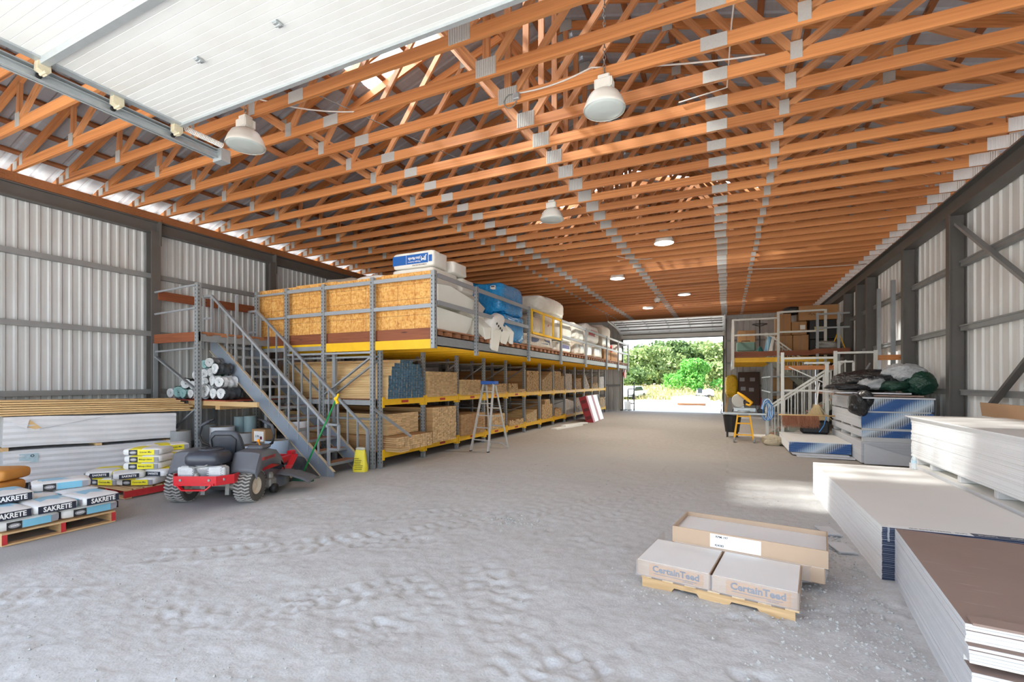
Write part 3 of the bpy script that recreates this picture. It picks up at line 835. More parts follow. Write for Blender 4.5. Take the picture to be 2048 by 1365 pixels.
# front: yellow beam right, grey bar left, brown curb board above
MB().box(-7.86, MY0-.04, 2.42, EDGE-.06, MY0+.01, 2.60).build('front_beam', YELLOW, mez)
MB().box(-10.05, MY0-.04, 2.46, -7.92, MY0+.01, 2.55).build('front_beam', RACK, mez)
mb = MB(); mb.box(0, 0, 0, 5.0, .04, .22); o = mb.build('curb_board', CURB, mez, world=False); o.location = Vector((-10.06, MY0+.005, 2.605)) - Vector(mez.location); WM[o.name] = WM[mez.name] @ Matrix.Translation(o.location)
FP = (-10.02, -9.03, -7.9)
for x in FP:
    mb = MB(); perforated(mb, x, MY0-.06, 0, 3.88); p = mb.build('tall_post', RACK, mez)
    mb = MB(); holes(mb, x, MY0-.06, .2, 3.85); tag(mb.build('hole_strip', HOLE, p), kind='stuff')
mb = MB(); perforated(mb, RX0-.05, MY0-.06, 0, 3.90, .09); p = mb.build('tall_post', RACK, mez); mb = MB(); holes(mb, RX0-.05, MY0-.06, .05, 3.85, .09); tag(mb.build('hole_strip', HOLE, p), kind='stuff')
mb = MB(); perforated(mb, EDGE, MY0-.06, 2.42, 3.90, .09, .09); p = mb.build('tall_post', RACK, mez); mb = MB(); holes(mb, EDGE, MY0-.06, 2.45, 3.88, .09, .09); tag(mb.build('hole_strip', HOLE, p), kind='stuff')
xs_ = list(FP) + [RX0-.05, EDGE]
for (a, b) in zip(xs_[:-1], xs_[1:]):
    wide = b > -7.0 or abs(a+9.03) < .1
    for z in (3.76, 3.20):
        MB().box(a+.045, MY0-.085, z, b-.045, MY0-.05, z + (.075 if wide else .045)).build('rail', RAILM, mez)
for a, b in ((-9.03, -7.9), (-7.9, RX0-.05)):
    MB().box(a+.045, MY0-.085, 2.36, b-.045, MY0-.05, 2.40).build('rail', RAILM, mez)
MB().beam((-7.85, MY0-.06, 1.52), (RX0-.1, MY0-.06, 2.28), .03, .06, (0,1,0)).build('brace', RACK, mez)
MB().beam((RX0, MY0-.06, 1.22), (-5.75-.35, MY0+.6, .62), .03, .06, (0,1,0)).build('brace', RACK, mez)
MB().beam((-9.0, MY0-.06, 2.28), (-7.95, MY0-.06, 1.5), .03, .06, (0,1,0)).build('brace', RACK, mez)
MB().box(-10.0, MY0-.085, 1.30, RX0-.1, MY0-.05, 1.40).build('rail', RACK, mez)
RP = (9.04, 12.04, 14.83, 17.86, 21.36, 23.85, 26.45)
for i, y in enumerate(RP):
    mb = MB(); mb.box(EDGE, y-.04, 2.36, EDGE+.07, y+.04, 3.88); p = mb.build('rail_post', RACK, mez)
    if i < 2:
        mb = MB(); z = 2.42
        while z < 3.8: mb.box(EDGE+.018, y-.0415, z, EDGE+.032, y-.039, z+.03); mb.box(EDGE+.069, y-.01, z, EDGE+.0715, y+.004, z+.03); z += .075
        tag(mb.build('hole_strip', HOLE, p), kind='stuff')
sp = [MY0] + list(RP)
for a, b in zip(sp[:-1], sp[1:]):
    if abs(a - 12.04) < .1: continue
    for z in (3.78, 3.26):
        MB().box(EDGE+.01, a+.04, z, EDGE+.05, b-.04, z+.085).build('rail', RAILM, mez)
MB().box(-9.9, MY1-.05, 3.78, EDGE, MY1-.01, 3.86).build('rail', RAILM, mez)
g = thing('safety_gate', 'yellow tubular lift gate closing a gap in the mezzanine railing', 'gate', (EDGE+.06, 12.2, 3.15))
for (a, b) in (((12.16, 3.81), (14.74, 3.81)), ((12.16, 3.17), (14.74, 3.17))):
    MB().beam((EDGE+.07, *a), (EDGE+.07, *b), .045, .06).build('gate_rail', YELLOW, g)
for y in (12.18, 13.1, 13.95, 14.72):
    MB().beam((EDGE+.07, y, 3.14), (EDGE+.07, y, 3.84), .045, .05).build('gate_bar', YELLOW, g)

# chipboard hoarding along the front of the mezzanine
def osb_material():
    m, nt, bs = _nodes('osb_board')
    v = _map(nt, (1,1,1), 3.0)
    vo = nt.nodes.new('ShaderNodeTexVoronoi'); vo.inputs['Scale'].default_value = 13; nt.links.new(_map(nt, (1.0, 1, 2.2), 3.0), vo.inputs['Vector'])
    vo2 = nt.nodes.new('ShaderNodeTexVoronoi'); vo2.inputs['Scale'].default_value = 21; nt.links.new(_map(nt, (2.2, 1, 1.0), 3.0), vo2.inputs['Vector'])
    sx = nt.nodes.new('ShaderNodeSeparateColor'); nt.links.new(vo.outputs['Color'], sx.inputs[0])
    c = _ramp(nt, sx.outputs[0], [(0, srgb(190, 124, 54)), (.45, srgb(216, 156, 78)), (1, srgb(234, 188, 112))])
    sx2 = nt.nodes.new('ShaderNodeSeparateColor'); nt.links.new(vo2.outputs['Color'], sx2.inputs[0])
    c2 = _ramp(nt, sx2.outputs[1], [(0, srgb(180, 114, 48)), (.5, srgb(222, 164, 88)), (1, srgb(238, 196, 122))])
    c = _mixc(nt, .5, c, c2)
    c = _mixc(nt, _ramp(nt, _noise(nt, v, 9, 2), [(.72, (0,0,0,1)), (.78, (.8,.8,.8,1))]), c, srgb(112, 62, 26))
    nt.links.new(c, bs.inputs['Base Color']); bs.inputs['Roughness'].default_value = .7
    return m
OSB = osb_material()
PRINT = plain('printed_line', srgb(120, 82, 46), .8)
hoard = thing('chipboard_hoarding', 'tall orange chipboard hoarding along the front of the mezzanine', 'hoarding', (-7.6, 7.58, 2.80))
x = -10.1
for i, w in enumerate((1.22, 1.22, 1.22, 1.26)):
    p = MB().box(x, 7.57, 2.805, x+w-.006, 7.592, 3.93 + .02*(i % 2)).build('chipboard_sheet', OSB, hoard)
    m_ = MB()
    for j in range(1, 3): m_.box(x+j*w/3-.003, 7.5685, 2.81, x+j*w/3+.003, 7.5705, 3.92)
    for z in (3.1, 3.42, 3.72): m_.box(x, 7.5685, z-.003, x+w-.006, 7.5705, z+.003)
    m_.build('printed_grid', PRINT, p); x += w

# ---- landing by the left wall and the tarp shelf ---------------------
LX0, LX1, LY = -11.28, -9.7, 5.9
lan = thing('stair_landing', 'brown timber landing with grey rails between the left wall and the stairs', 'landing', (LX1, LY, 0))
mb = MB(); perforated(mb, LX1, LY, 0, 3.78, .10, .08); p = mb.build('post', RACK, lan)
mb = MB(); holes(mb, LX1, LY, .05, 3.75, .10, .08); tag(mb.build('hole_strip', HOLE, p), kind='stuff')
for (x, y, zt) in ((LX1-.1, 8.6, 3.7), (LX0+.1, LY, 2.6), (LX1-.5, 7.3, 2.6)):
    MB().box(x-.04, y-.04, 0, x+.04, y+.04, zt).build('post', RACK, lan)
mb = MB(); mb.box(0,-.02,0,LX1-LX0+.05,.02,.19); o = mb.build('deck_joist', CURB, lan, world=False); o.location = (LX0-LX1, 0, 2.60)
MB().box(LX0, LY+.03, 2.76, LX1+.0, 8.7, 2.80).build('deck', DECKW, lan)
MB().box(LX1-.02, LY+.05, 2.60, LX1+.02, 8.7, 2.75).build('deck_beam', RACK, lan)
y = LY + .15
while y < 8.5: MB().box(LX0+.1, y, 2.72, LX1+.05, y+.12, 2.755).build('deck_slat', DECKW, lan); y += .3
for z in (3.72, 3.25): MB().tube([(LX0, LY, z-.02), (LX1, LY, z+.03)], .022, 8).build('rail', RAILM, lan)
MB().tube([(LX0, LY, 2.42), (LX1, LY, 2.47)], .02, 8).build('rail', RAILM, lan)
MB().beam((LX0+.05, LY, 2.36), (LX1-.02, LY, 1.60), .03, .06, (0,1,0)).build('brace', RACK, lan)
MB().beam((LX1-.02, LY, 1.25), (LX0+.7, LY, .75), .03, .06, (0,1,0)).build('brace', RACK, lan)
mb = MB(); mb.box(0,-.02,0,3.2,.02,.19); o = mb.build('guard_board', CURB, lan, world=False); o.location = (LX0+.12-LX1, .05, 3.55); o.rotation_euler = (0,0,math.pi/2)
MB().box(LX1-.25, LY+.95, 2.80, LX1-.2, LY+1.0, 3.7).build('rail_post', RAILM, lan)
shelf = thing('tarp_shelf', 'low wooden shelf of reddish boards under the landing', 'shelf', (LX1, 6.6, 1.30))
MB().box(LX0+.05, LY+.1, 1.385, -9.0, 7.3, 1.41).build('shelf_board', plain('red_brown_board', srgb(150, 62, 40), .7), shelf)
mb = MB(); mb.box(0,-.02,0,2.1,.02,.09); o = mb.build('shelf_edge', PINE, shelf, world=False); o.location = (-.45-.0, LY+.1-6.6, 0.0)
for x in (LX1-.55, LX1-.2, -9.3): MB().box(x-.07, LY+.14, 1.22, x+.07, LY+1.2, 1.30).build('shelf_block', PINE, shelf)
MB().box(-9.06, 6.9, 0, -8.98, 6.98, 1.385).build('leg', RACK, shelf); MB().box(LX0+.3, 7.0, 0, LX0+.38, 7.08, 1.385).build('leg', RACK, shelf)

# ---- stairs ----------------------------------------------------------
SX0, SX1, SZ1, SYN, SYF = -6.78, -10.25, 2.76, 6.5, 7.36
stair = thing('steel_staircase', 'grey-blue steel staircase climbing left to the mezzanine landing', 'staircase', (SX0, SYN, 0))
def szs(x): return (SX0 - x)/(SX0 - SX1)*SZ1
for y in (SYN, SYF):
    poly = [(SX0+.14, y-.006, 0), (SX0-.20, y-.006, 0), (SX1, y-.006, SZ1-.30), (SX1, y-.006, SZ1+.04), (SX1+.05, y-.006, SZ1+.04), (SX0+.14, y-.006, .10)]
    st = MB().prism(poly, (0, .012, 0)).build('stringer', STAIRM, stair)
    EDG = plain('worn_edge', srgb(196, 178, 150), .7) if 'worn_edge' not in bpy.data.materials else bpy.data.materials['worn_edge']
    m_ = MB(); m_.beam(poly[5], poly[4], .05, .012, (0,1,0)) if False else None
    m_.beam((SX0+.14, y, .10), (SX1+.05, y, SZ1+.04), .055, .012); m_.beam((SX0-.20, y, 0.006), (SX1, y, SZ1-.30), .055, .012); m_.build('flange', EDG, st)
NT = 13
for i in range(1, NT):
    z = SZ1*i/NT; x = SX0 - (SX0-SX1)*i/NT + .02
    mb = MB(); mb.box(x-.14, SYN+.012, z-.035, x+.14, SYF-.012, z); o = mb.build('tread', DECKW, stair)
    MB().box(x+.138, SYN+.012, z-.05, x+.15, SYF-.012, z+.004).build('nosing', RACK, o)
def hr(x): return szs(x) + .93
for y, xa, xb in ((SYN, SX0+.0, SX1+.05), (SYF, SX0+.16, SX1+.35)):
    MB().beam((xa, y, hr(xa)), (xb, y, hr(xb)), .045, .05, (0,1,0)).build('handrail', RAILM, stair)
    MB().box(xb-.28, y-.02, hr(xb)-.02, xb, y+.02, hr(xb)+.03).build('handrail_return', RAILM, stair)
    MB().box(xb-.30, y-.02, 2.5, xb-.26, y+.02, hr(xb)+.03).build('newel', RAILM, stair)
    MB().box(xb-.02, y-.022, SZ1-.1, xb+.025, y+.022, hr(xb)).build('newel', RAILM, stair)
    MB().box(xa-.02, y-.022, 0, xa+.025, y+.022, hr(xa)+.02).build('newel', RAILM, stair)
    MB().box(xb-.28, y-.015, hr(xb)-.50, xb, y+.015, hr(xb)-.46).build('handrail_return', RAILM, stair)
    x = xa - .26
    while x > xb + .1:
        MB().box(x-.014, y-.014, szs(x)+.02, x+.014, y+.014, hr(x)).build('baluster', RAILM, stair); x -= .265
mb = MB()
for a, b in (((SX0+.0, SYN-.01, .98), (SX0+.26, SYN-.01, .98)), ((SX0+.26, SYN-.01, .98), (SX0+.26, SYN-.01, .52)), ((SX0+.26, SYN-.01, .52), (SX0, SYN-.01, .52))): mb.beam(a, b, .04, .04, (0,1,0))
mb.build('end_loop', RAILM, stair)
# ================================================================== lumber in the rack
BW, BH = .089, .038
mb = MB(); mb.cbox(-3.4, -BW/2+.001, .001, 0, BW/2-.001, BH-.0005, .004)
blue_plank = mb.mesh('lumber_plank', [PINE, BLUE_END])
for p in blue_plank.polygons: p.material_index = 1 if p.normal.x > .6 else 0
y0 = 7.72; rows = 22
for r in range(rows):
    a = 0 if r < 13 else (1 if r < 18 else (2 if r < 20 else 4)); b = 14 if r < 12 else (13 if r < 18 else (12 if r < 20 else 9))
    for c in range(a, b):
        o = inst(blue_plank, 'lumber_plank', (-6.40 + random.uniform(-.006, .006), y0 + .05 + c*BW + .002*r, 1.417 + r*BH))
        tag(o, 'blue-ended pine plank, %s from the left in the %s row up, nearest upper bay' % (nth(c+1), nth(r+1)), 'plank', 'blue-ended planks in the first bay')
def stack_mesh(ya, yb, z0, rows, xe, L=3.2, bw=BW, bh=BH, jx=.009, prof=None, hole=0.0, gap=.004):
    mb = MB(); n = max(1, int((yb - ya)/bw)); w = (yb - ya)/n
    for r in range(rows):
        for c in range(n):
            if prof and r >= prof(c/max(1, n-1))*rows: continue
            if hole and random.random() < hole and r > rows*.6: continue
            e = xe + random.uniform(-jx, jx)
            i = len(mb.m)
            mb.box(e-L, ya + c*w + gap/2, z0 + r*bh + gap/2, e, ya + (c+1)*w - gap/2, z0 + (r+1)*bh - gap/2)
            mb.m[i:] = [0, 0, 0, 1, 0, 0]
    return mb
ENDP = plain('pale_lumber_end', srgb(230, 202, 160), .8, 0, .3, 26, isl=.35)
ENDW = plain('white_trim_end', srgb(230, 222, 210), .7, 0, .2, 26, isl=.3)
def lumber(ya, yb, z0, rows, xe, label, mats=None, **kw):
    o = stack_mesh(ya, yb, z0, rows, xe, **kw).build('lumber_stack', mats or [PINE, ENDG])
    return tag(o, label, 'lumber stack', 'lumber stacks in the left rack', 'stuff')
Z1, Z0 = 1.418, .328
yb_ = lambda k: RY0 + 1.5*k
lumber(7.72, 9.0, Z0, 7, -6.18, 'low lumber stack jutting out of the nearest bottom bay', mats=[PINE2, ENDG], bh=.042)
lumber(7.9, 8.98, Z0+.30, 12, -6.55, 'set-back lumber stack above the low one in the nearest bottom bay', mats=[PINE, ENDG], bw=.14)
lumber(7.70, 7.98, Z0, 2, -6.05, 'two short plank ends at the foot of the nearest bay', mats=[PINE, ENDG], L=1.2, bw=.14)
lumber(9.18, 10.5, Z1, 16, -6.42, 'square lumber stack in the second upper bay', prof=lambda t: 1)
lumber(9.2, 10.25, Z0, 22, -6.30, 'tall banded lumber stack in the second bottom bay', mats=[PINE2, ENDG])
lumber(10.68, 11.75, Z1, 11, -6.40, 'neat pale lumber stack in the third upper bay', prof=lambda t: 1)
lumber(10.66, 12.0, Z0, 15, -6.40, 'orange lumber stack in the third bottom bay', mats=[PINE2, PINE2], bw=.14)
lumber(12.2, 13.5, Z1, 8, -6.42, 'low lumber stack behind the ladder, upper level', prof=lambda t: .75 + .3*(t > .3), hole=.1)
lumber(12.2, 13.4, Z0, 12, -6.42, 'lumber stack behind the ladder, bottom level', mats=[PINE2, ENDG], bw=.14)
lumber(13.7, 14.4, Z1, 8, -6.42, 'small lumber heap in the fifth upper bay', hole=.15)
lumber(14.4, 15.0, Z1, 3, -6.42, 'few flat boards beside the small heap in the fifth upper bay')
lumber(13.75, 14.9, Z0, 5, -6.42, 'low loose boards in the fifth bottom bay', mats=[PINE2, ENDG], hole=.3)
lumber(15.25, 16.4, Z1, 20, -6.44, 'tall knotty lumber stack in the sixth upper bay', mats=[PINE2, ENDG], hole=.08)
lumber(15.2, 16.2, Z0, 11, -6.44, 'leaning pile of thin boards in the sixth bottom bay', mats=[PINE, ENDP], bw=.05, prof=lambda t: .6+.4*t)
lumber(16.75, 17.9, Z1, 20, -6.44, 'stepped lumber stack in the seventh upper bay', mats=[PINE, ENDP], prof=lambda t: .55+.5*t)
lumber(16.75, 17.9, Z0, 20, -6.44, 'stepped orange lumber stack in the seventh bottom bay', mats=[PINE2, ENDG], prof=lambda t: 1.0 if .2 < t < .8 else .75)
lumber(18.2, 19.4, Z1, 21, -6.44, 'tall pale lumber stack in the eighth upper bay', mats=[PINE, ENDP], prof=lambda t: 1 if t < .6 else .75)
lumber(18.2, 19.0, Z0, 9, -6.44, 'low untidy boards in the eighth bottom bay', mats=[PINE2, ENDG], hole=.3, bw=.06)
lumber(19.6, 20.5, Z1, 19, -6.44, 'narrow pale lumber stack in the ninth upper bay', mats=[PINE, ENDW])
lumber(19.6, 20.8, Z0, 20, -6.44, 'white trim boards standing in the ninth bottom bay', mats=[WHITE, ENDW], bw=.06, prof=lambda t: .9-.2*t)
lumber(21.2, 22.0, Z1, 14, -6.44, 'ragged pine boards in the tenth upper bay', mats=[PINE, ENDP], bw=.05, hole=.25)
lumber(21.2, 22.3, Z0, 18, -6.44, 'pale boards in the tenth bottom bay', mats=[PINE, ENDW], bw=.06)
lumber(22.65, 23.5, Z1, 19, -6.44, 'tapering pale stack in the eleventh upper bay', mats=[PINE, ENDW], prof=lambda t: 1-.8*t)
lumber(22.7, 23.9, Z0, 16, -6.44, 'white boards in the eleventh bottom bay', mats=[WHITE, ENDW], bw=.07)
lumber(24.2, 25.3, Z1, 8, -6.44, 'small heap of offcuts in the twelfth upper bay', mats=[PINE, ENDP], bw=.05, hole=.4)
lumber(24.2, 25.3, Z0, 20, -6.44, 'pale stack in the twelfth bottom bay', mats=[PINE, ENDW])
lumber(25.7, 26.6, Z1, 17, -6.44, 'wide white stack in the last upper bay', mats=[WHITE, ENDW])
lumber(25.7, 26.9, Z0, 15, -6.44, 'mixed pale boards in the last bottom bay', mats=[PINE, ENDP], hole=.15)
# ================================================================== wrapped bundles and planks by the left wall
def wrap_material():
    m, nt, bs = _nodes('white_bundle_wrap')
    v = _map(nt, (1,1,1), 4.0)
    c = _mixc(nt, _noise(nt, v, 3, 4), srgb(206, 207, 210), srgb(226, 227, 229))
    nt.links.new(c, bs.inputs['Base Color']); bs.inputs['Roughness'].default_value = .35
    _bump(nt, bs, _noise(nt, _map(nt, (.5, 3, 5), 4.0), 5, 3), .35, .02)
    return m
WRAPW = wrap_material()
BA, BB = Vector((-10.52, 3.36)), Vector((-10.02, 5.66))
bdir = (BB - BA).normalized(); brz = math.atan2(bdir.y, bdir.x)          # local x along the bundle, local -y faces the aisle
blen = (BB - BA).length
def bundle(name, z0, z1, label, tilt, lab=None):
    t = thing(name, label, 'bundle', (BA.x, BA.y, z0), brz); t.rotation_euler = (0, tilt, brz)
    WM[t.name] = Matrix.Translation((BA.x, BA.y, z0)) @ Euler((0, tilt, brz)).to_matrix().to_4x4()
    H = z1 - z0; n = max(6, int(H/.048)); prof = []
    for i in range(n+1):
        z = H*i/n; prof.append((-.0 if i % 2 == 0 else -.013, z))
    rg = random.Random(len(label)); rows = []
    nxs = 26
    for (dy, z) in prof:
        rows.append([(blen*j/nxs, dy + .006*math.sin(j*.9 + z*9), z + .006*math.sin(j*.35)) for j in range(nxs+1)])
    mb = MB(); mb.grid(rows)
    # top, ends and back
    mb.grid([rows[-1], [(p[0], .68, p[2]) for p in rows[-1]]])
    mb.grid([[(0, .68, p[0][2]) for p in rows], [p[0] for p in rows]]); mb.grid([[p[-1] for p in rows], [(blen, .68, p[-1][2]) for p in rows]])
    mb.grid([[(p[0], .68, 0) for p in rows[0]], rows[0]]); mb.box(.01, .66, .0, blen-.01, .68, H)
    o = mb.build('wrapping', WRAPW, t, world=False); return t
b_lo = bundle('wrapped_lumber_bundle', .12, .66, 'lower white plastic wrapped bundle along the left wall', .02)
b_up = bundle('wrapped_lumber_bundle', .72, 1.21, 'upper white plastic wrapped bundle under the loose yellow planks', .025)
# sticker on the lower bundle, torn wrap on the upper, seam line
STICK = plain('sticker_paper', srgb(176, 200, 208), .5, 0, .3, 30); INK = plain('dark_ink', srgb(34, 40, 54), .6)
MB().box(.18, -.012, .33, .40, -.0085, .48).build('sticker', STICK, b_lo, world=False)
inst(text_mesh('O', .06, INK, .002), 'lettering', (.33, -.0135, .44), parent=b_lo)
MB().prism([(.30,-.010,.44), (.44,-.010,.30), (.36,-.010,.28), (.24,-.010,.33)], (0,.002,0)).build('torn_hole', PINE, b_up, world=False)
mb = MB(); mb.prism([(.08,-.03,.42), (.30,-.012,.46), (.26,-.05,.30), (.16,-.04,.34)], (0,.004,0)); mb.build('torn_flap', WRAPW, b_up, world=False)
MB().beam((.42,-.012,.28), (1.25,-.012,.465), .004, .012, (0,1,0)).build('seam_fold', plain('fold_shadow_edge', srgb(150, 152, 158), .6), b_up, world=False)
for i, f in enumerate((.03, .52, .97)):
    for z, nm in ((.0, 'skid block under the lower white bundle'), (.655, 'spacer block between the two white bundles')):
        p = BA.lerp(BB, f); o = MB().box(0, 0, 0, .62, .09, .11 if z == 0 else .06 - .02*i).build('spacer_block', PINE)
        o.location = (p.x, p.y, z + (.0 if z == 0 else -.02*i)); o.rotation_euler = (0, 0, brz + math.pi/2)
        tag(o, 'small pine ' + nm + ', ' + ('left end', 'middle', 'right end')[i], 'block', 'blocks under the white bundles')
mb = MB(); mb.cbox(0, 0, 0, 3.6, .14, .029, .003); PLK = mb.mesh('pine_plank', [PINE])
zz = 1.225
for r in range(7):
    end = (.12, .10, .16, .26, .22, .30, .18)[6-r] if r < 7 else .1
    end = (.32, .24, .30, .22, .14, .08, .0)[r]
    for c in range(3):
        o = inst(PLK, 'pine_plank'); off = blen + end - 3.6 + random.uniform(-.03, .03)*(c > 0)
        p = Vector((BA.x, BA.y, zz + .0)) + Vector((bdir.x, bdir.y, 0))*off + Vector((-bdir.y, bdir.x, 0))*(-.03 + .155*c + random.uniform(-.012, .012))
        o.location = p - Vector((0, 0, .025*off*.6)); o.rotation_euler = (0, .014, brz)
        tag(o, 'long yellow pine plank, %s layer up and %s from the aisle, on the white bundles' % (nth(r+1), nth(c+1)), 'plank', 'loose planks on the white bundles')
    zz += .0375

# ================================================================== pallets
PALLETW = wood('pallet_wood', srgb(226, 192, 144), srgb(186, 148, 102), rnd=.2)
REDP = plain('red_stringer_paint', srgb(196, 48, 52), .6, 0, .25, 14)
def pallet(label, loc, rz, L=1.22, Wd=1.02, red=True, h=.14):
    """stringers along local x, deck boards along local y; origin at the middle of the footprint"""
    t = thing('wooden_pallet', label, 'pallet', loc, rz)
    for y in (-Wd/2+.02, 0, Wd/2-.02):
        o = MB().box(-L/2, y-.02, .018, L/2, y+.02, h-.018).build('stringer', PALLETW, t, world=False)
        if red:
            for sx in (-1, 1): MB().box(sx*L/2-.002*sx, y-.0215, .016, sx*(L/2-.10) if False else sx*L/2+.002*sx, y+.0215, h-.016).build('red_end', REDP, o, world=False)
            if y > 0 or red == 2:
                MB().box(-L/2, (y+.02 if y > 0 else y-.022), .02, L/2, (y+.022 if y > 0 else y-.02), h-.02).build('red_side', REDP, o, world=False)
    deck = MB().box(0, -.045, 0, Wd, .045, .018).mesh('deck_board', [PALLETW])
    for i in range(9):
        x = -L/2 + .045 + i*(L-.09)/8
        inst(deck, 'deck_board', (x, -Wd/2, h-.018), (0, 0, math.pi/2), parent=t)
    for x in (-L/2+.045, 0, L/2-.045): inst(deck, 'deck_board', (x, -Wd/2, 0), (0, 0, math.pi/2), parent=t)
    return t
pallet('long pale pallet with red block ends under the blue and white bags', (-7.66, 2.76, .005), 0)
pallet('red-sided pallet under the yellow and white bags', (-8.74, 4.55, .005), math.pi/2, red=2)

# ================================================================== bags
BAGW = plain('bag_white', srgb(232, 232, 230), .45, 0, .06, 8, bump=.4, bscale=9, dist=.02)
BAGB = plain('bag_pale_blue', srgb(150, 202, 226), .45, 0, .1, 8, bump=.3, bscale=9, dist=.02)
BAGY = plain('bag_yellow', srgb(240, 226, 40), .5, 0, .06, 8)
BAGO = plain('bag_orange', srgb(204, 140, 66), .5, 0, .15, 8, bump=.3, bscale=10, dist=.02)
NAVY = plain('navy_panel', srgb(34, 40, 58), .5, 0, .1, 8); BLACKP = plain('black_panel', srgb(38, 38, 36), .5)
BLUEP = plain('blue_panel', srgb(128, 194, 220), .5)
WINK = plain('white_ink', srgb(240, 240, 238), .6)
GREYP = plain('grey_panel', srgb(150, 150, 156), .6)
BL, BWd, BT = .57, .40, .124
bag_meshes = []
for s_ in range(4):
    mb = MB(); mb.pillow(BL, BWd, BT, (0,0,BT/2), None, .46, .24, 32, 16, .014, s_+3)
    bag_meshes.append(mb)
def bag_mesh(i, mats, fn):
    mb = bag_meshes[i % 4]; me = mb.mesh('bag_body', mats, True)
    for p in me.polygons: p.material_index = fn(p.center)
    return me
bm_blue = [bag_mesh(i, [BAGW, BAGB], lambda c: 1 if c.z > .10 and -.2 < c.x < .05 and c.y > -.05 else 0) for i in range(4)]
bm_yel = [bag_mesh(i, [BAGW, BAGY], lambda c: 1 if c.z > .10 and -.16 < c.x < .02 else 0) for i in range(4)]
bm_org = [bag_mesh(i, [BAGO, BAGW], lambda c: 1 if .035 < c.z < .075 and abs(c.x) < .16 else 0) for i in range(4)]
T_SAK = text_mesh('SAKRETE', .078, WINK, .0026, .80); T_SAKD = text_mesh('SAKRETE', .05, INK, .0012); T_SAKS = text_mesh('SAKRETE', .026, WINK, .0008)
T_CM = text_mesh('Concrete Mix', .042, INK, .0008, .95); T_MB = text_mesh('Mélange à Béton', .036, INK, .0008, .95); T_SM = text_mesh('Gravier Mix', .042, INK, .0008)
P_END = MB().box(-.165, -.004, .018, .165, .004, .1).mesh('end_panel', [NAVY])
P_ENDD = MB().box(-.12, -.004, .024, .12, .004, .09).mesh('end_panel', [NAVY])
P_LOGO = MB().box(-.06, -.004, .018, .06, .004, .1).mesh('logo_panel', [BLACKP])
P_YEL = MB().box(-.12, -.004, .018, .12, .004, .1).mesh('name_panel', [BAGY])
P_BLU = MB().box(-.12, -.004, .018, .12, .004, .1).mesh('name_panel', [BLUEP])
P_BAR = MB().box(-.03, -.004, .025, .03, .004, .095).mesh('info_panel', [GREYP])
mb = MB(); mb.lathe([(.0,0),(.05,.0),(.05,.003)], 20, (0,0,0), Matrix.Diagonal((1,.55,1))); 
for v_ in range(1): pass
P_OVAL = MB().prism([(.05*math.cos(a), -.0055, .059 + .026*math.sin(a)) for a in [i*math.pi/8 for i in range(16)]], (0,.002,0)).mesh('logo_oval', [GREYP])
def bag(kind, loc, rz, i, label, group, ends=(1,), sides=(-1,), nm=None):
    t = thing(('blue_cement_bag', 'yellow_concrete_bag', 'orange_bag')[kind], label, 'bag', loc, rz, group)
    inst((bm_blue, bm_yel, bm_org)[kind][i % 4], 'bag_body', parent=t)
    if kind == 2: return t
    for s in ends:
        p = inst(P_END if kind == 0 else P_ENDD, 'end_panel', (s*(BL/2+.004), 0, 0), (0, 0, s*math.pi/2), parent=t)
        inst(T_SAK if kind == 0 else T_SAKS, 'lettering', (0, -.0055, .059), (0,0,0), (1,1,1) if kind == 0 else (1.7,1,1.7), parent=p)
    for s in sides:
        r = 0 if s < 0 else math.pi; q = -s
        y = s*(BWd/2+.004)
        p = inst(P_LOGO, 'logo_panel', (-.115*q, y, 0), (0,0,r), parent=t); inst(P_OVAL, 'logo_oval', parent=p)
        inst(T_SAKS, 'lettering', (0, -.0065, .059), (0,0,0), (.62,1,.9), parent=p)
        p = inst(P_YEL if kind else P_BLU, 'name_panel', (.07*q, y, 0), (0,0,r), parent=t)
        if kind: inst((T_CM, T_MB, T_SM)[(nm if nm is not None else i) % 3], 'lettering', (-.005, -.0055, .062), (0,0,0), (.85,1,.85), parent=p)
        inst(P_BAR, 'info_panel', (.222*q, y, 0), (0,0,r), parent=t)
    return t
G0 = 'blue and white bags on the long pallet'
HP = math.pi/2
z1, z2, z3, z4 = .147, .147+.116, .147+.232, .147+.348
# bottom layer: long sides towards the aisle (+x)
for i, (y, lb) in enumerate(((2.47, 'left'), (3.04, 'right'))):
    bag(0, (-7.28, y, z1), HP, i, 'bottom layer bag with blue side panel, %s end of the long pallet front' % lb, G0, ends=(1,), sides=(-1,))
for i, y in enumerate((2.47, 3.04)):
    bag(0, (-7.72, y, z1), HP, i+2, 'bottom layer bag in the second row of the long pallet, %s' % ('near end' if i == 0 else 'far end'), G0)
    bag(0, (-8.05, y, z1+.001), HP, i+1, 'bottom layer bag at the back of the long pallet, %s' % ('near end' if i == 0 else 'far end'), G0) if False else None
bag(0, (-7.36, 2.32, z2), .02, 0, 'nearest second layer bag, cut by the left edge of the picture', G0, ends=(1,))
bag(0, (-7.33, 2.72, z2), -.05, 1, 'second layer bag in the middle front of the long pallet', G0, ends=(1,))
bag(0, (-7.31, 3.12, z2), .04, 2, 'second layer bag at the right front corner of the long pallet', G0, ends=(1,))
bag(0, (-7.90, 2.36, z2), .0, 0, 'second layer bag behind the nearest one on the long pallet', G0)
bag(0, (-7.92, 2.76, z2), .0, 3, 'second layer bag hidden at the back of the long pallet', G0)
bag(0, (-7.88, 3.16, z2), .05, 0, 'second layer bag behind the right front corner of the long pallet', G0, ends=(1,))
bag(0, (-7.74, 2.48, z3), -.06, 2, 'third layer bag on top towards the left of the long pallet', G0, ends=(1,))
bag(0, (-7.98, 3.10, z3), 1.25, 3, 'topmost bag lying crosswise at the back of the long pallet', G0, ends=(1,-1), sides=(-1,))
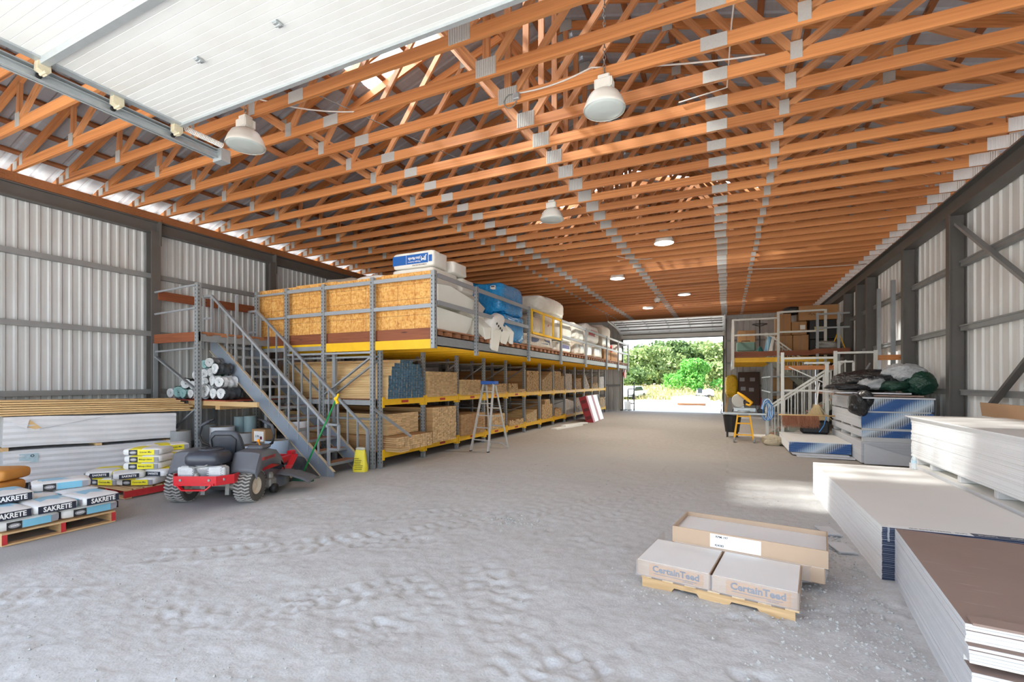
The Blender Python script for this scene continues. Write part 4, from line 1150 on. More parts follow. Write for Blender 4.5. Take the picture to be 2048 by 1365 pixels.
for i in range(4):
    bag(2, (-8.75, 2.66 + .04*(i % 2), .02 + .155*i), .4 + .15*(i % 2), i, ('lowest', 'second', 'third', 'topmost')[i] + ' orange bag of the stack behind the blue bags', 'stack of orange bags').scale = (1.1, 1.1, 1.35)
G1 = 'yellow and white bags on the red pallet'
zb = [.147 + .112*i for i in range(6)]
A2 = .55
bag(1, (-8.50, 4.32, zb[0]), A2, 0, 'bottom yellow-labelled bag at the front corner of the red pallet', G1, ends=(-1,), nm=0)
bag(1, (-8.95, 4.12, zb[0]), .35, 1, 'bottom yellow-labelled bag on the left of the red pallet', G1, ends=(-1,), nm=0)
bag(1, (-8.66, 4.20, zb[1]), -.45, 2, 'second layer bag turned with its end to the viewer on the red pallet', G1, ends=(1,-1), nm=2)
bag(1, (-9.12, 4.12, zb[1]), -.75, 3, 'small-looking bag at the left corner of the red pallet', G1, ends=(1,), nm=2)
bag(1, (-8.38, 4.62, zb[1]), 1.9, 1, 'second layer bag at the right of the red pallet showing its end', G1, ends=(-1,), nm=1)
for j, k in enumerate((2, 3, 4)):
    bag(1, (-8.58 + .03*(j % 2), 4.44, zb[k]), A2 + (.0, -.03, .04)[j], k, 'upright pile bag %s on the red pallet' % ('third from the bottom', 'fourth from the bottom', 'on the very top')[j], G1, ends=(-1,), nm=(1, 1, 2)[j])
for k in range(4):
    bag(1, (-8.75, 4.86, zb[k]), .9, k, 'back pile bag, %s layer, beside the mower' % ('first', 'second', 'third', 'fourth')[k], G1, ends=(1,), nm=k)
bag(1, (-8.82, 4.86, zb[4]), 1.25, 2, 'tilted torn bag lying on the back pile beside the mower', G1, ends=(1,), nm=0)

# ================================================================== tubes, box and mesh bag behind the mower
TUBEW = plain('tube_white', srgb(206, 210, 216), .6, 0, .06, 3); TUBEG = plain('tube_grey', srgb(150, 152, 152), .7, 0, .08, 3); TUBEB = plain('tube_blue_grey', srgb(176, 194, 212), .6, 0, .06, 3)
TUBET = plain('tube_teal', srgb(128, 150, 154), .6)
TIN = plain('tube_inside', srgb(120, 106, 90), .8)
def form_tube(x, y, r, h, mat, label, band=None):
    t = thing('form_tube', label, 'tube', (x, y, 0), group='cardboard form tubes under the landing')
    MB().lathe([(r, 0), (r, h), (r-.008, h), (r-.008, .02)], 36, cap=False).build('tube_wall', mat, t, smooth=False, world=False)
    MB().lathe([(r-.0085, h-.001), (r-.0085, .02), (.001, .02)], 36, cap=False).build('tube_lining', TIN, t, world=False)
    if band: MB().lathe([(r+.001, band), (r+.002, band+.004), (r+.001, band+.008)], 36, cap=False).build('tube_seam', GREYP, t, world=False)
    return t
form_tube(-9.92, 5.70, .17, .80, TUBEG, 'tall grey tube beside the white bundles', .55)
form_tube(-10.35, 6.5, .17, .85, TUBEG, 'dark grey tube behind the landing post')
form_tube(-9.62, 6.35, .23, .84, TUBEW, 'wide white tube behind the mower seat')
form_tube(-9.70, 6.80, .12, 1.02, TUBET, 'teal capped tube behind the white one, left')
form_tube(-9.40, 6.82, .12, 1.04, TUBET, 'teal capped tube behind the white one, right')
form_tube(-9.05, 6.50, .17, .72, TUBEG, 'grey tube right of the mower seat')
form_tube(-8.35, 6.10, .24, .56, TUBEB, 'short wide pale blue tube with black rim behind the mower lever', .3)
form_tube(-7.86, 6.25, .21, .66, TUBEB, 'pale blue tube under the stair stringer')
form_tube(-7.95, 6.78, .20, .98, TUBEW, 'tall white tube beneath the stairs')
t = thing('carton', 'small white and brown carton standing on the tubes behind the mower', 'box', (-8.62, 6.38, .56))
MB().cbox(-8.78, 6.40, .56, -8.38, 6.66, .82, .004).build('box_body', plain('brown_carton', srgb(168, 132, 92), .7), t); o = MB().box(-8.70, 6.392, .58, -8.42, 6.40, .78).build('white_front', WHITE, t)
inst(text_mesh('2 IN', .06, INK, .001), 'lettering', (-8.60+8.62, 6.388-6.38, .68-.56), parent=t); MB().box(-8.52, 6.388, .62, -8.46, 6.391, .68).build('print_square', plain('maroon_print', srgb(120, 30, 50), .6), t)
form_tube(-8.58, 6.53, .14, .555, TUBEG, 'low grey tube carrying the carton')
mesh_m = plain('black_netting', srgb(62, 66, 74), .5, 0, .5, 60, bump=.9, bscale=60, dist=.03)
o = MB().pillow(.62, .55, .42, (-7.40, 6.12, .19), rotm(0,0,.5), .7, .7, 24, 14, .08, 5, flat=.1).build('netting_bag', mesh_m, smooth=True); tag(o, 'black sack of netting slumped under the foot of the stairs', 'sack')

# ================================================================== broom, yellow sack, ladder
GREEN = plain('green_handle', srgb(24, 146, 74), .4); BRIS = plain('broom_bristle', srgb(36, 92, 78), .8, 0, .3, 40, bump=.6, bscale=80)
t = thing('push_broom', 'green handled push broom leaning on the stair rail', 'broom', (-6.93, 6.02, 0))
hd, tp = Vector((-6.93, 6.03, .10)), Vector((-6.50, 6.40, 1.44))
MB().tube([hd, tp], .015, 10).build('handle', GREEN, t, smooth=True)
MB().tube([tp, tp + (tp-hd).normalized()*.13], [.026, .02], 10).build('yellow_grip', plain('yellow_plastic', srgb(244, 196, 20), .4), t, smooth=True)
MB().beam(tp + Vector((-.02, 0, .05)), tp + Vector((.05, 0, -.06)), .03, .05).build('grip_hook', bpy.data.materials['yellow_plastic'], t)
MB().tube([hd - Vector((.0,.0,.04)), hd + Vector((.02,.02,.06))], .02, 8).build('socket', PINE, t)
MB().obox((-6.93, 6.02, .075), (.46, .06, .035), rotm(0,0,.25)).build('head_block', plain('grey_green_block', srgb(96, 116, 108), .6), t)
mb = MB(); mb.prism([(-.23,-.035,0),(.23,-.035,0),(.22,-.025,.058),(-.22,-.025,.058)], (0,.06,0)); o = mb.build('bristles', BRIS, t, world=False); o.rotation_euler = (0,0,.25)
t = thing('yellow_sack', 'small printed yellow sack standing at the foot of the stairs', 'sack', (-6.60, 7.14, 0))
YS = plain('yellow_sack_plastic', srgb(238, 222, 60), .4, 0, .15, 9, bump=.5, bscale=12, dist=.02)
P = []
for i in range(9):
    z = .46*i/8; k = (1.0, 1.04, 1.02, .98, .93, .88, .8, .7, .62)[i]; d = (1, 1, 1, .95, .9, .8, .6, .35, .12)[i]
    P.append([(.135*k*math.copysign(abs(math.cos(a))**.6, math.cos(a)) + .008*math.sin(3*a+i), .075*d*math.copysign(abs(math.sin(a))**.6, math.sin(a)), z) for a in [2*math.pi*j/20 for j in range(20)]])
mb = MB(); mb.grid(P, closed=True); mb.add(P[0], [tuple(range(20))[::-1]]); o = mb.build('sack_body', YS, t, smooth=True, world=False); o.rotation_euler = (0, 0, .35)
mb = MB()
for i in range(7): mb.box(-.09 + .012*(i % 2), -.079, .05 + .035*i, .06 + .02*(i % 3) - .01*i, -.076, .062 + .035*i)
o = mb.build('print_lines', plain('olive_print', srgb(130, 120, 40), .6), t, world=False); o.rotation_euler = (.0, 0, .35); o.location = (0, 0, 0)
mb = MB(); mb.pillow(.2, .05, .06, (0,0,.45), None, .7, .7, 14, 8, .1, 3); o = mb.build('tied_top', plain('sack_lining', srgb(196, 192, 176), .6), t, smooth=True, world=False); o.rotation_euler = (0,0,.35)

ALU = plain('aluminium', srgb(206, 208, 208), .35, .5, .1, 12)
t = thing('step_ladder', 'aluminium stepladder with a blue top standing open before the rack', 'ladder', (-5.62, 10.8, 0))
top = 1.74
F = [Vector((-5.92, 10.34, 0)), Vector((-5.40, 10.30, 0))]; Bk = [Vector((-5.88, 11.32, 0)), Vector((-5.30, 11.26, 0))]
TF = [Vector((-5.80, 10.80, top)), Vector((-5.50, 10.78, top))]; TB = [Vector((-5.78, 10.92, top-.05)), Vector((-5.50, 10.90, top-.05))]
for a, b in zip(F, TF): MB().beam(a, b, .03, .07, (0,1,0)).build('front_rail', ALU, t)
for a, b in zip(Bk, TB): MB().beam(a, b, .025, .05, (0,1,0)).build('rear_rail', ALU, t)
for i in range(1, 6):
    f = i*.305/top; a, b = F[0].lerp(TF[0], f), F[1].lerp(TF[1], f)
    MB().beam(a, b, .085, .022).build('step', ALU, t)
for f in (.08, .36, .64): MB().beam(Bk[0].lerp(TB[0], f), Bk[1].lerp(TB[1], f), .02, .035).build('rear_bar', ALU, t)
for i in (0, 1):
    MB().beam(Bk[i].lerp(TB[i], .02), Bk[1-i].lerp(TB[1-i], .085)*.35 + Bk[i].lerp(TB[i], .085)*.65, .012, .02).build('gusset', ALU, t)
    MB().beam(F[i].lerp(TF[i], .52), Bk[i].lerp(TB[i], .52), .012, .02).build('spreader', ALU, t)
    MB().beam(F[i], F[i]+Vector((0,0,.04)), .04, .08, (0,1,0)).build('foot', BLACK, t)
LBLUE = plain('ladder_blue', srgb(36, 92, 176), .45)
mb = MB(); mb.cbox(-5.86, 10.74, top-.03, -5.44, 10.96, top+.06, .012); mb.build('top_cap', LBLUE, t)

# ================================================================== red and white package and floor boards near the rack's middle
t = thing('striped_package', 'red and white striped board package leaning against the rack', 'package', (-5.35, 20.6, 0))
RW = plain('package_white', srgb(238, 240, 242), .4, 0, .04, 8); RR = plain('package_red', srgb(150, 34, 44), .45, 0, .1, 8)
Rp = rotm(0, -.30, .05); org = Vector((-5.28, 20.9, .02))
Wp, Hp, Tp = 2.3, 1.2, .32
def pk(c, s): return (org + Rp @ Vector(c), s)
MB().obox(org + Rp @ Vector((-Tp/2, 0, Hp/2)), (Tp, Wp, Hp), Rp).build('package_core', RR, t)
for (y0, y1) in ((-.85, -.1), (.32, 1.12)):
    MB().obox(org + Rp @ Vector((.002, (y0+y1)/2, Hp/2)), (.004, y1-y0, Hp-.01), Rp).build('white_band', RW, t)
for z in (.25, .62, .98): MB().obox(org + Rp @ Vector((-Tp/2, -Wp/2-.002, z)), (Tp*.7, .004, .14), Rp).build('end_print', plain('package_dark', srgb(96, 30, 34), .5) if z < .3 else bpy.data.materials['package_dark'], t)
o = MB().obox((-5.60, 17.3, .035), (2.1, .26, .05), rotm(0,0,1.38)).build('white_board', WHITE); tag(o, 'white board lying flat on the floor before the rack', 'board')
o = MB().obox((-5.50, 17.9, .09), (1.7, .22, .05), rotm(0,0,1.33)).build('white_board', WHITE); tag(o, 'second white board lying across the first near the striped package', 'board')
# ================================================================== ride-on mower, seen from behind
MR = thing('ride_on_mower', 'red and black zero-turn ride-on mower parked before the tubes', 'mower', (-6.905, 4.47, 0), math.atan2(.44, .97))
RED = plain('mower_red', srgb(206, 24, 38), .35, 0, .06, 6, coat=.4)
RUB = plain('tyre_rubber', srgb(168, 165, 160), .9, 0, .3, 24); RUBD = plain('tyre_wall', srgb(84, 81, 77), .85, 0, .2, 12)
RIM = plain('cream_rim', srgb(206, 196, 176), .5, 0, .15, 8)
FEND = plain('fender_plastic', srgb(92, 94, 100), .45, 0, .2, 4, coat=.1); SEATM = plain('seat_vinyl', srgb(66, 69, 76), .5, 0, .2, 9, bump=.2, bscale=40)
ENGB = plain('engine_shroud', srgb(56, 60, 70), .4, 0, .2, 5, coat=.2); ALUC = plain('cast_aluminium', srgb(196, 198, 200), .45, .3, .2, 18)
STL = plain('dull_steel', srgb(150, 150, 146), .5, .4, .2, 14)
def tyre(x, y, r, w, name='rear_tyre', lugs=True):
    R = rotm(0, math.pi/2, 0); o = Vector((x, y, r))
    rr = r*.52
    mb = MB(); mb.lathe([(rr,-w*.40),(r*.80,-w*.5),(r*.93,-w*.47),(r*.975,-w*.36),(r*.98,0),(r*.975,w*.36),(r*.93,w*.47),(r*.80,w*.5),(rr,w*.40)], 40, o, R, cap=False)
    t = mb.build(name, RUBD, MR, smooth=True, world=False)
    if lugs:
        lb = MB(); n = 30
        for i in range(n):
            for k, (a0, a1, y0, y1) in enumerate(((0,.5,-.46,-.18), (.5,0,-.2,.06), (0,.5,-.02,.24), (.5,0,.18,.46))):
                th = 2*math.pi*(i + (a0+a1)/2 + .1*k)/n; dth = 2*math.pi*(a1-a0)/n
                c = o + R @ Vector((r*.985*math.cos(th), r*.985*math.sin(th), (y0+y1)/2*w))
                tang = R @ Vector((-math.sin(th), math.cos(th), 0)); ax = R @ Vector((0,0,1)); nr = R @ Vector((math.cos(th), math.sin(th), 0))
                d = (ax*(y1-y0)*w + tang*r*dth).normalized(); sdir = nr.cross(d)
                lb.obox(c, ((y1-y0)*w*1.05, .018, .016), Matrix((d, sdir, nr)).transposed())
        lb.build('tread', RUB, t, world=False)
    mb = MB(); 
    for s in (-1, 1): mb.lathe([(rr*1.02, s*w*.41),(rr*.9, s*w*.40),(rr*.8, s*w*.28),(.05, s*w*.26),(.04, s*w*.33),(.001, s*w*.33)], 30, o, R, cap=False)
    mb.build('rim', RIM, t, smooth=True, world=False)
tyre(-.50, 0, .235, .25); tyre(.50, 0, .235, .25)
for x in (-.42, .42): tyre(x, 1.38, .13, .09, 'front_caster', False)
def part(mb, name, mat, sm=False): return mb.build(name, mat, MR, sm, world=False)
# rear frame and bumper
mb = MB(); pts = [(-.34, .10), (-.42, -.30), (-.30, -.47), (.30, -.47), (.44, -.30), (.36, .2)]
for (a, b) in zip(pts[:-1], pts[1:]): mb.beam((a[0], a[1], .40), (b[0], b[1], .40), .012, .13, (0,0,1))
mb.box(-.30, -.45, .335, .30, .1, .345); part(mb, 'rear_frame', RED)
mb = MB()
for a, b in (((-.24,-.48,.345),(-.16,-.49,.275)), ((-.16,-.49,.275),(.16,-.49,.275)), ((.16,-.49,.275),(.24,-.48,.345))): mb.beam(a, b, .016, .05, (0,1,0))
mb.beam((-.27,-.485,.35), (.27,-.485,.35), .016, .03); part(mb, 'bumper_bar', RED)
mb = MB()
for x in (-.2, .2, -.34, .36): mb.lathe([(.018,0),(.018,.012),(.001,.014)], 10, (x, -.475 if abs(x) < .3 else -.40, .41), rotm(math.pi/2,0,0))
part(mb, 'bolt', STL)
# engine
mb = MB(); mb.box(-.28,-.40,.345,.28,.05,.36); part(mb, 'engine_plate', STL)
rows = []
for z, sx, sy in ((.60,.245,.21),(.63,.26,.225),(.71,.26,.225),(.765,.225,.19),(.79,.15,.13),(.793,.001,.001)):
    rows.append([(.0 + sx*math.copysign(abs(math.cos(a))**.42, math.cos(a)), -.17 + sy*math.copysign(abs(math.sin(a))**.55, math.sin(a)), z) for a in [2*math.pi*j/28 for j in range(28)]])
mb = MB(); mb.grid(rows, closed=True); mb.add(rows[0], [tuple(range(28))[::-1]]); sh = autosmooth(part(mb, 'engine_shroud', ENGB), 38)
mb = MB(); mb.lathe([(.15,.785),(.16,.795),(.14,.81),(.05,.815),(.001,.816)], 28, (0,-.12,0), cap=False)
mb.build('air_grille', SEATM, sh, True, world=False)
mb = MB()
for a in range(10): mb.beam((.03*math.cos(a*.63), -.12+.03*math.sin(a*.63), .82), (.14*math.cos(a*.63+.3), -.12+.14*math.sin(a*.63+.3), .81), .006, .006)
mb.build('grille_fin', BLACK, sh, world=False)
for s in (-1, 1):
    mb = MB(); c = Vector((s*.20, -.27, .50))
    mb.cbox(c.x-.10, c.y-.09, c.z-.085, c.x+.10, c.y+.06, c.z+.085, .02)
    for i in range(5): mb.box(c.x-.105, c.y-.095, c.z-.07+i*.032, c.x+.105, c.y+.05, c.z-.058+i*.032)
    mb.cbox(c.x+s*.08, c.y-.08, c.z-.07, c.x+s*.14, c.y+.04, c.z+.07, .015); part(mb, 'cylinder', ALUC)
mb = MB(); mb.lathe([(.11,.36),(.12,.45),(.16,.52),(.17,.60)], 20, (0,-.18,0)); part(mb, 'crankcase', ALUC, True)
mb = MB(); mb.tube([(-.16,-.36,.58),(-.05,-.40,.57),(.08,-.39,.59),(.17,-.34,.64),(.2,-.28,.68)], .011, 6); part(mb, 'fuel_hose', STL, True)
mb = MB(); mb.lathe([(.03,0),(.034,.05),(.02,.09)], 12, (0,-.42,.42), rotm(.3,0,0)); mb.cbox(-.08,-.41,.37,.06,-.36,.44,.01); part(mb, 'oil_filter', STL)
for s, r_ in ((-1, .05), (1, .06)):
    mb = MB(); mb.lathe([(.06,-.05),(.065,.05),(.05,.09),(.05,-.09)], 14, (s*.27, .02, .22), rotm(0, math.pi/2, 0)); mb.beam((s*.18,-.02,.1),(s*.18,.0,.30),.06,.05); part(mb, 'wheel_motor', STL)
mb = MB(); mb.tube([(-.40,0,.235),(.40,0,.235)], .022, 10); part(mb, 'axle', STL, True)
# fenders, left and right
for s in (-1, 1):
    P = []
    prof = [(-.16,.46),(-.13,.52),(-.02,.735),(.02,.75),(.26,.77),(.46,.73),(.62,.60),(.66,.45)]
    for (y, z) in prof: P.append([(s*.28, y, z-.02), (s*.34, y, z), (s*.52, y+.01, z-.005), (s*.64, y+.03, z-.03), (s*.665, y+.04, z-.11), (s*.665, y+.06, max(.42, z-.26))])
    mb = MB(); mb.grid(P if s > 0 else [r[::-1] for r in P]); f = autosmooth(part(mb, 'fender', FEND), 28)
    mod = f.modifiers.new('thickness', 'SOLIDIFY'); mod.thickness = .012
    if s > 0:
        MB().box(.6665, .02, .60, .672, .40, .645).build('red_badge', plain('badge_red', srgb(170, 50, 54), .5), f, world=False)
        o = inst(text_mesh('ZERO TURN', .05, plain('badge_ink', srgb(60, 20, 22), .5), .001), 'lettering', (.6735, .21, .622), (0,0,math.pi/2), parent=f)
mb = MB(); mb.cbox(.34, .18, .74, .58, .46, .80, .02); part(mb, 'control_console', FEND)
mb = MB(); mb.tube([(.48,.30,.80),(.47,.28,.85)], .01, 6); mb.lathe([(.022,.85),(.026,.87),(.015,.89)], 12, (.47,.28,0)); part(mb, 'orange_knob', plain('orange_knob', srgb(240, 150, 30), .4))
# seat
rows = []
for z, w, y, th in ((.60,.25,.32,.06),(.66,.255,.30,.065),(.80,.25,.26,.07),(.92,.235,.22,.065),(1.0,.205,.20,.05),(1.03,.15,.195,.03)):
    rows.append([(w*math.copysign(abs(math.cos(a))**.5, math.cos(a)), y + th*math.copysign(abs(math.sin(a))**.6, math.sin(a)), z) for a in [2*math.pi*j/24 for j in range(24)]])
mb = MB(); mb.grid(rows, closed=True); mb.add(rows[-1], [tuple(range(24))]); st = part(mb, 'seat_back', SEATM, True)
mb = MB(); mb.tube([(-.17,.185,.70),(-.19,.165,.90),(-.12,.145,.965),(.12,.145,.965),(.19,.165,.90),(.17,.185,.70)], .008, 6); mb.build('seat_piping', BLACK, st, True, world=False)
mb = MB(); mb.pillow(.50, .50, .13, (0,.55,.60), None, .45, .4, 24, 10, .0, 1); part(mb, 'seat_cushion', SEATM, True)
mb = MB(); mb.cbox(-.26,.25,.40,.26,.85,.54,.03); part(mb, 'seat_pan', BLACK)
# steering levers
for s in (-1, 1):
    mb = MB(); mb.tube([(s*.33,.62,.62),(s*.40,.58,.72),(s*.56,.52,.80),(s*.60,.50,.93),(s*.57,.50,1.07),(s*.42,.50,1.16),(s*.36,.5,1.185)], .019, 10); l = part(mb, 'steering_lever', BLACK, True)
    MB().tube([(s*.60,.50,.94),(s*.565,.50,1.08),(s*.43,.50,1.155)], .025, 10).build('grip', SEATM, l, True, world=False)
# front frame, deck and chute
mb = MB(); mb.beam((-.38,.2,.40),(-.42,1.45,.42),.05,.10); mb.beam((.38,.2,.40),(.42,1.45,.42),.05,.10); mb.beam((-.5,1.45,.44),(.5,1.45,.44),.06,.08); part(mb, 'front_frame', RED)
mb = MB(); mb.cbox(.40,1.30,.34,.50,1.46,.56,.02); mb.cbox(.44, .92,.40,.50,1.4,.50,.01); part(mb, 'front_upright', RED)
rows = []
for z, k in ((.08,1.0),(.22,1.0),(.27,.93),(.28,.5),(.281,.01)):
    rows.append([(.66*k*math.copysign(abs(math.cos(a))**.7, math.cos(a)), .78 + .42*k*math.sin(a), z) for a in [2*math.pi*j/32 for j in range(32)]])
mb = MB(); mb.grid(rows, closed=True); part(mb, 'mower_deck', FEND, True)
P = []
for i in range(7):
    f = i/6; P.append([(.62 + .52*g, .52 + .42*f + .02*g, .30 - .14*g*g + .05*math.sin(f*math.pi)*(1-g*.4) + .02*math.sin(g*18)*.3) for g in [j/7 for j in range(8)]])
mb = MB(); mb.grid(P); c = part(mb, 'discharge_chute', FEND, True); mod = c.modifiers.new('thickness', 'SOLIDIFY'); mod.thickness = .012
mb = MB(); mb.beam((.60,.98,.36),(.68,.66,.30),.02,.14,(1,0,0)); mb.beam((.58,1.25,.50),(.62,.98,.36),.02,.10,(1,0,0)); part(mb, 'deck_bracket', RED)
mb = MB(); mb.lathe([(.07,-.04),(.075,0),(.07,.04),(.02,.05),(.02,-.05)], 18, (.64,.42,.10), rotm(0,math.pi/2,0)); part(mb, 'gauge_wheel', BLACK, True)
mb = MB(); mb.cbox(.50,.35,.12,.62,.55,.26,.02); mb.lathe([(.05,0),(.05,.06),(.03,.09)], 14, (.56,.45,.26)); part(mb, 'blade_spindle', STL)
# ================================================================== goods stored on the left mezzanine
def ray(u, v):
    a = (u-U0)/FPX; s, c = math.sin(YAW), math.cos(YAW); return Vector((-s + a*c, c + a*s, (H0-v)/FPX))
def on_x(u, v, x): r = ray(u, v); return r*(x/r.x) + Vector((0,0,CAMH))
def on_y(u, v, y): r = ray(u, v); return r*(y/r.y) + Vector((0,0,CAMH))
def on_z(u, v, z=0): r = ray(u, v); return r*((z-CAMH)/r.z) + Vector((0,0,CAMH))
FOAM = plain('white_foam', srgb(240, 240, 230), .8, 0, .05, 4, bump=.2, bscale=60, dist=.006)
FOAMG = plain('grey_foam', srgb(214, 208, 198), .8, 0, .06, 4)
DK = 2.802
def slab(poly, x0, depth, mat, label, shear=(0,0), cat='foam block'):
    """a block whose face outline is given as (y, z) at x0, running back by depth"""
    mb = MB(); mb.prism([(x0, y, z) for y, z in poly], (-depth, shear[0], shear[1]))
    o = mb.build('foam_block', mat); md = o.modifiers.new('soft', 'BEVEL'); md.width = .015; md.segments = 2
    return tag(o, label, cat, 'white foam blocks on the mezzanine')
slab([(7.70,3.26),(9.10,3.20),(9.00,2.98),(8.82,DK+.01),(7.72,DK+.01)], -5.16, 1.0, FOAM, 'large white foam slab lying lowest at the mezzanine corner')
slab([(7.70,3.71),(8.15,3.75),(9.18,3.60),(9.08,3.36),(7.70,3.28)], -5.15, .9, FOAM, 'thick white foam slab stacked on the lowest slab at the corner')
slab([(8.3,3.72),(9.3,4.10),(9.55,3.85),(10.25,3.60),(10.05,3.42),(9.25,3.30),(9.15,3.55)], -5.45, .5, FOAMG, 'grey-white foam sheet standing behind the corner slabs', (.1,.1))
slab([(9.20,3.35),(10.6,3.42),(10.95,3.22),(10.85,3.05),(10.2,3.28),(9.4,3.22)], -5.30, .6, FOAM, 'curved foam offcut above the hanging pieces')
slab([(9.15,2.85),(9.2,3.15),(9.6,3.2),(9.7,3.0),(9.55,DK+.01),(9.2,DK+.01)], -5.20, .5, FOAM, 'stubby foam piece left of the hanging pieces')
for i, (poly, lb) in enumerate((([(9.35,3.02),(9.75,3.05),(9.68,2.78),(9.42,2.74)], 'first'), ([(9.78,3.05),(10.30,3.02),(10.08,2.50),(9.75,2.52)], 'longest'), ([(10.28,3.04),(10.82,3.05),(10.55,2.70),(10.26,2.72)], 'third'), ([(10.78,3.10),(11.02,3.06),(10.96,2.74),(10.74,2.74)], 'last'))):
    mb = MB(); mb.prism([(-5.02, y, z) for y, z in poly], (-.38, .02, .40 if i else .34)); o = mb.build('foam_block', FOAM); md = o.modifiers.new('soft', 'BEVEL'); md.width = .014; md.segments = 2
    tag(o, '%s of the foam pieces hanging over the mezzanine edge' % lb, 'foam block', 'white foam blocks on the mezzanine')
SACKW = plain('white_sack', srgb(234, 232, 228), .5, 0, .06, 8, bump=.6, bscale=10, dist=.03)
t = thing('printed_sack', 'crumpled white sack with dark print slumped over the foam pieces', 'sack', (-5.15, 10.05, 3.05))
MB().pillow(.35, .75, .38, (-5.14, 10.1, 3.22), rotm(.3,0,0), .6, .6, 22, 12, .12, 3).build('sack_body', SACKW, t, smooth=True)
for i in range(4): MB().obox((-4.965, 9.92+.09*i, 3.16-.045*i), (.004, .07, .05), rotm(.45,0,0)).build('print_block', INK, t)

PLB = plain('blue_film', srgb(24, 152, 224), .2, 0, .2, 5, bump=1.0, bscale=11, dist=.12, coat=.6)
LBL = plain('pack_label', srgb(230, 226, 216), .5)
G = 'blue wrapped bales on the mezzanine'
def bale(x, y, z, L, Wd, H, mat, label, seed, group, name='wrapped_bale', lab=True, e=.28, amp=.03):
    t = thing(name, label, 'bale', (x, y, z), group=group)
    MB().pillow(Wd, L, H, (0, 0, H/2), None, e, e, 72, 44, amp, seed, wr=.022).build('wrapping', mat, t, smooth=True, world=False)
    if lab:
        MB().obox((Wd*.30, -L/2+.0, H*.80), (.14, .02, .10)).build('label', LBL, t, world=False); 
        MB().obox((Wd*.30, -L/2-.011, H*.83), (.10, .004, .03)).build('label_print', INK, t, world=False)
    return t
bale(-5.72, 11.32, DK, 1.5, 1.15, .74, PLB, 'lowest blue plastic wrapped bale', 2, G)
bale(-5.74, 11.30, DK+.73, 1.5, 1.15, .80, PLB, 'topmost blue plastic wrapped bale, rumpled', 5, G, amp=.06)
bale(-6.90, 10.9, DK, 1.5, 1.1, .8, PLB, 'blue plastic wrapped bale lying behind, further from the edge', 6, G)
bale(-6.92, 10.7, DK+.79, 1.6, 1.1, .70, PLB, 'upper blue plastic wrapped bale at the back', 7, G)

# insulation packs with printed sides near the corner
PACK = plain('pack_white', srgb(228, 226, 218), .4, 0, .06, 6, bump=.5, bscale=8, dist=.03)
JMB = plain('pack_blue', srgb(24, 92, 168), .45, 0, .08, 8)
def pack(x0, x1, y0, y1, z0, z1, label, seed, text=None, mat=None, group='insulation packs on the mezzanine'):
    t = thing('insulation_pack', label, 'package', ((x0+x1)/2, (y0+y1)/2, z0), group=group)
    MB().pillow(x1-x0, y1-y0, z1-z0, (0,0,(z1-z0)/2), None, .2, .2, 32, 16, .02, seed).build('wrapping', mat or PACK, t, smooth=True, world=False)
    return t
for i in range(3):
    pack(-6.32, -5.22, 7.80, 8.35, DK+.02+.43*i, DK+.44+.43*i, 'insulation pack %s of the pile behind the chipboard corner' % ('lowest', 'second', 'third')[i], i) if False else None
pack(-6.36, -5.36, 8.95, 9.50, DK+.01, DK+.45, 'lowest hidden pack behind the corner foam', 3); pack(-6.36, -5.40, 8.95, 9.50, DK+.46, DK+.90, 'middle hidden pack behind the corner foam', 4)
p = pack(-6.34, -5.30, 7.74, 8.75, 3.77, 4.085, 'plain insulation pack directly under the blue printed one', 8)
p = pack(-6.30, -5.28, 7.74, 8.28, 4.09, 4.42, 'white insulation pack with a blue printed side on the very top', 1)
MB().box(-.49, -.277, .075, .38, -.268, .265).build('blue_panel', JMB, p, world=False)
MB().box(-.15, -.279, .08, -.145, -.276, .26).build('panel_rule', WINK, p, world=False)
inst(text_mesh('JM', .12, WINK, .003), 'lettering', (.28, -.2795, .17), (0, math.pi, 0), parent=p)
inst(text_mesh('Johns Manville', .085, WINK, .0012), 'lettering', (.05, -.2795, .185), (0, math.pi, 0), (.62,1,1), parent=p)
inst(text_mesh('Fiberglass Insulation', .038, WINK, .0004), 'lettering', (.05, -.2795, .115), (0, math.pi, 0), parent=p)
inst(text_mesh('FORMALDEHYDE-FREE', .035, INK, .0004), 'lettering', (.18, -.2795, .045), (0, math.pi, 0), parent=p)
MB().box(.40, -.277, .09, .47, -.268, .22).build('blue_panel', JMB, p, world=False)
pack(-6.25, -5.25, 8.78, 9.35, 3.74, 4.06, 'insulation pack with dark marks behind the printed one', 9)
pack(-6.25, -5.22, 8.40, 8.98, 4.07, 4.34, 'rumpled clear wrapped pack behind the topmost printed pack', 11)
mound = plain('grey_sack', srgb(170, 160, 146), .6, 0, .15, 9, bump=.4, bscale=9, dist=.03)
o = MB().pillow(1.1, .6, .42, (-7.9, 8.1, 3.90), None, .6, .6, 22, 12, .08, 2).build('goods_sack', mound, smooth=True); tag(o, 'grey sack peeping over the chipboard hoarding', 'sack')
o = MB().pillow(1.0, .6, .36, (-7.0, 8.1, 3.92), None, .65, .65, 22, 12, .06, 4).build('goods_sack', SACKW, smooth=True); tag(o, 'white sack peeping over the chipboard hoarding', 'sack')
for i, (x, w) in enumerate(((-7.9, 1.2), (-7.0, .9))):
    o = MB().cbox(x-w/2, 7.8, DK, x+w/2, 8.4, 3.72, .03).build('storage_carton', CARD if 'CARD' in globals() else DECKW); tag(o, 'carton behind the hoarding under the %s sack' % ('grey', 'white')[i], 'box')

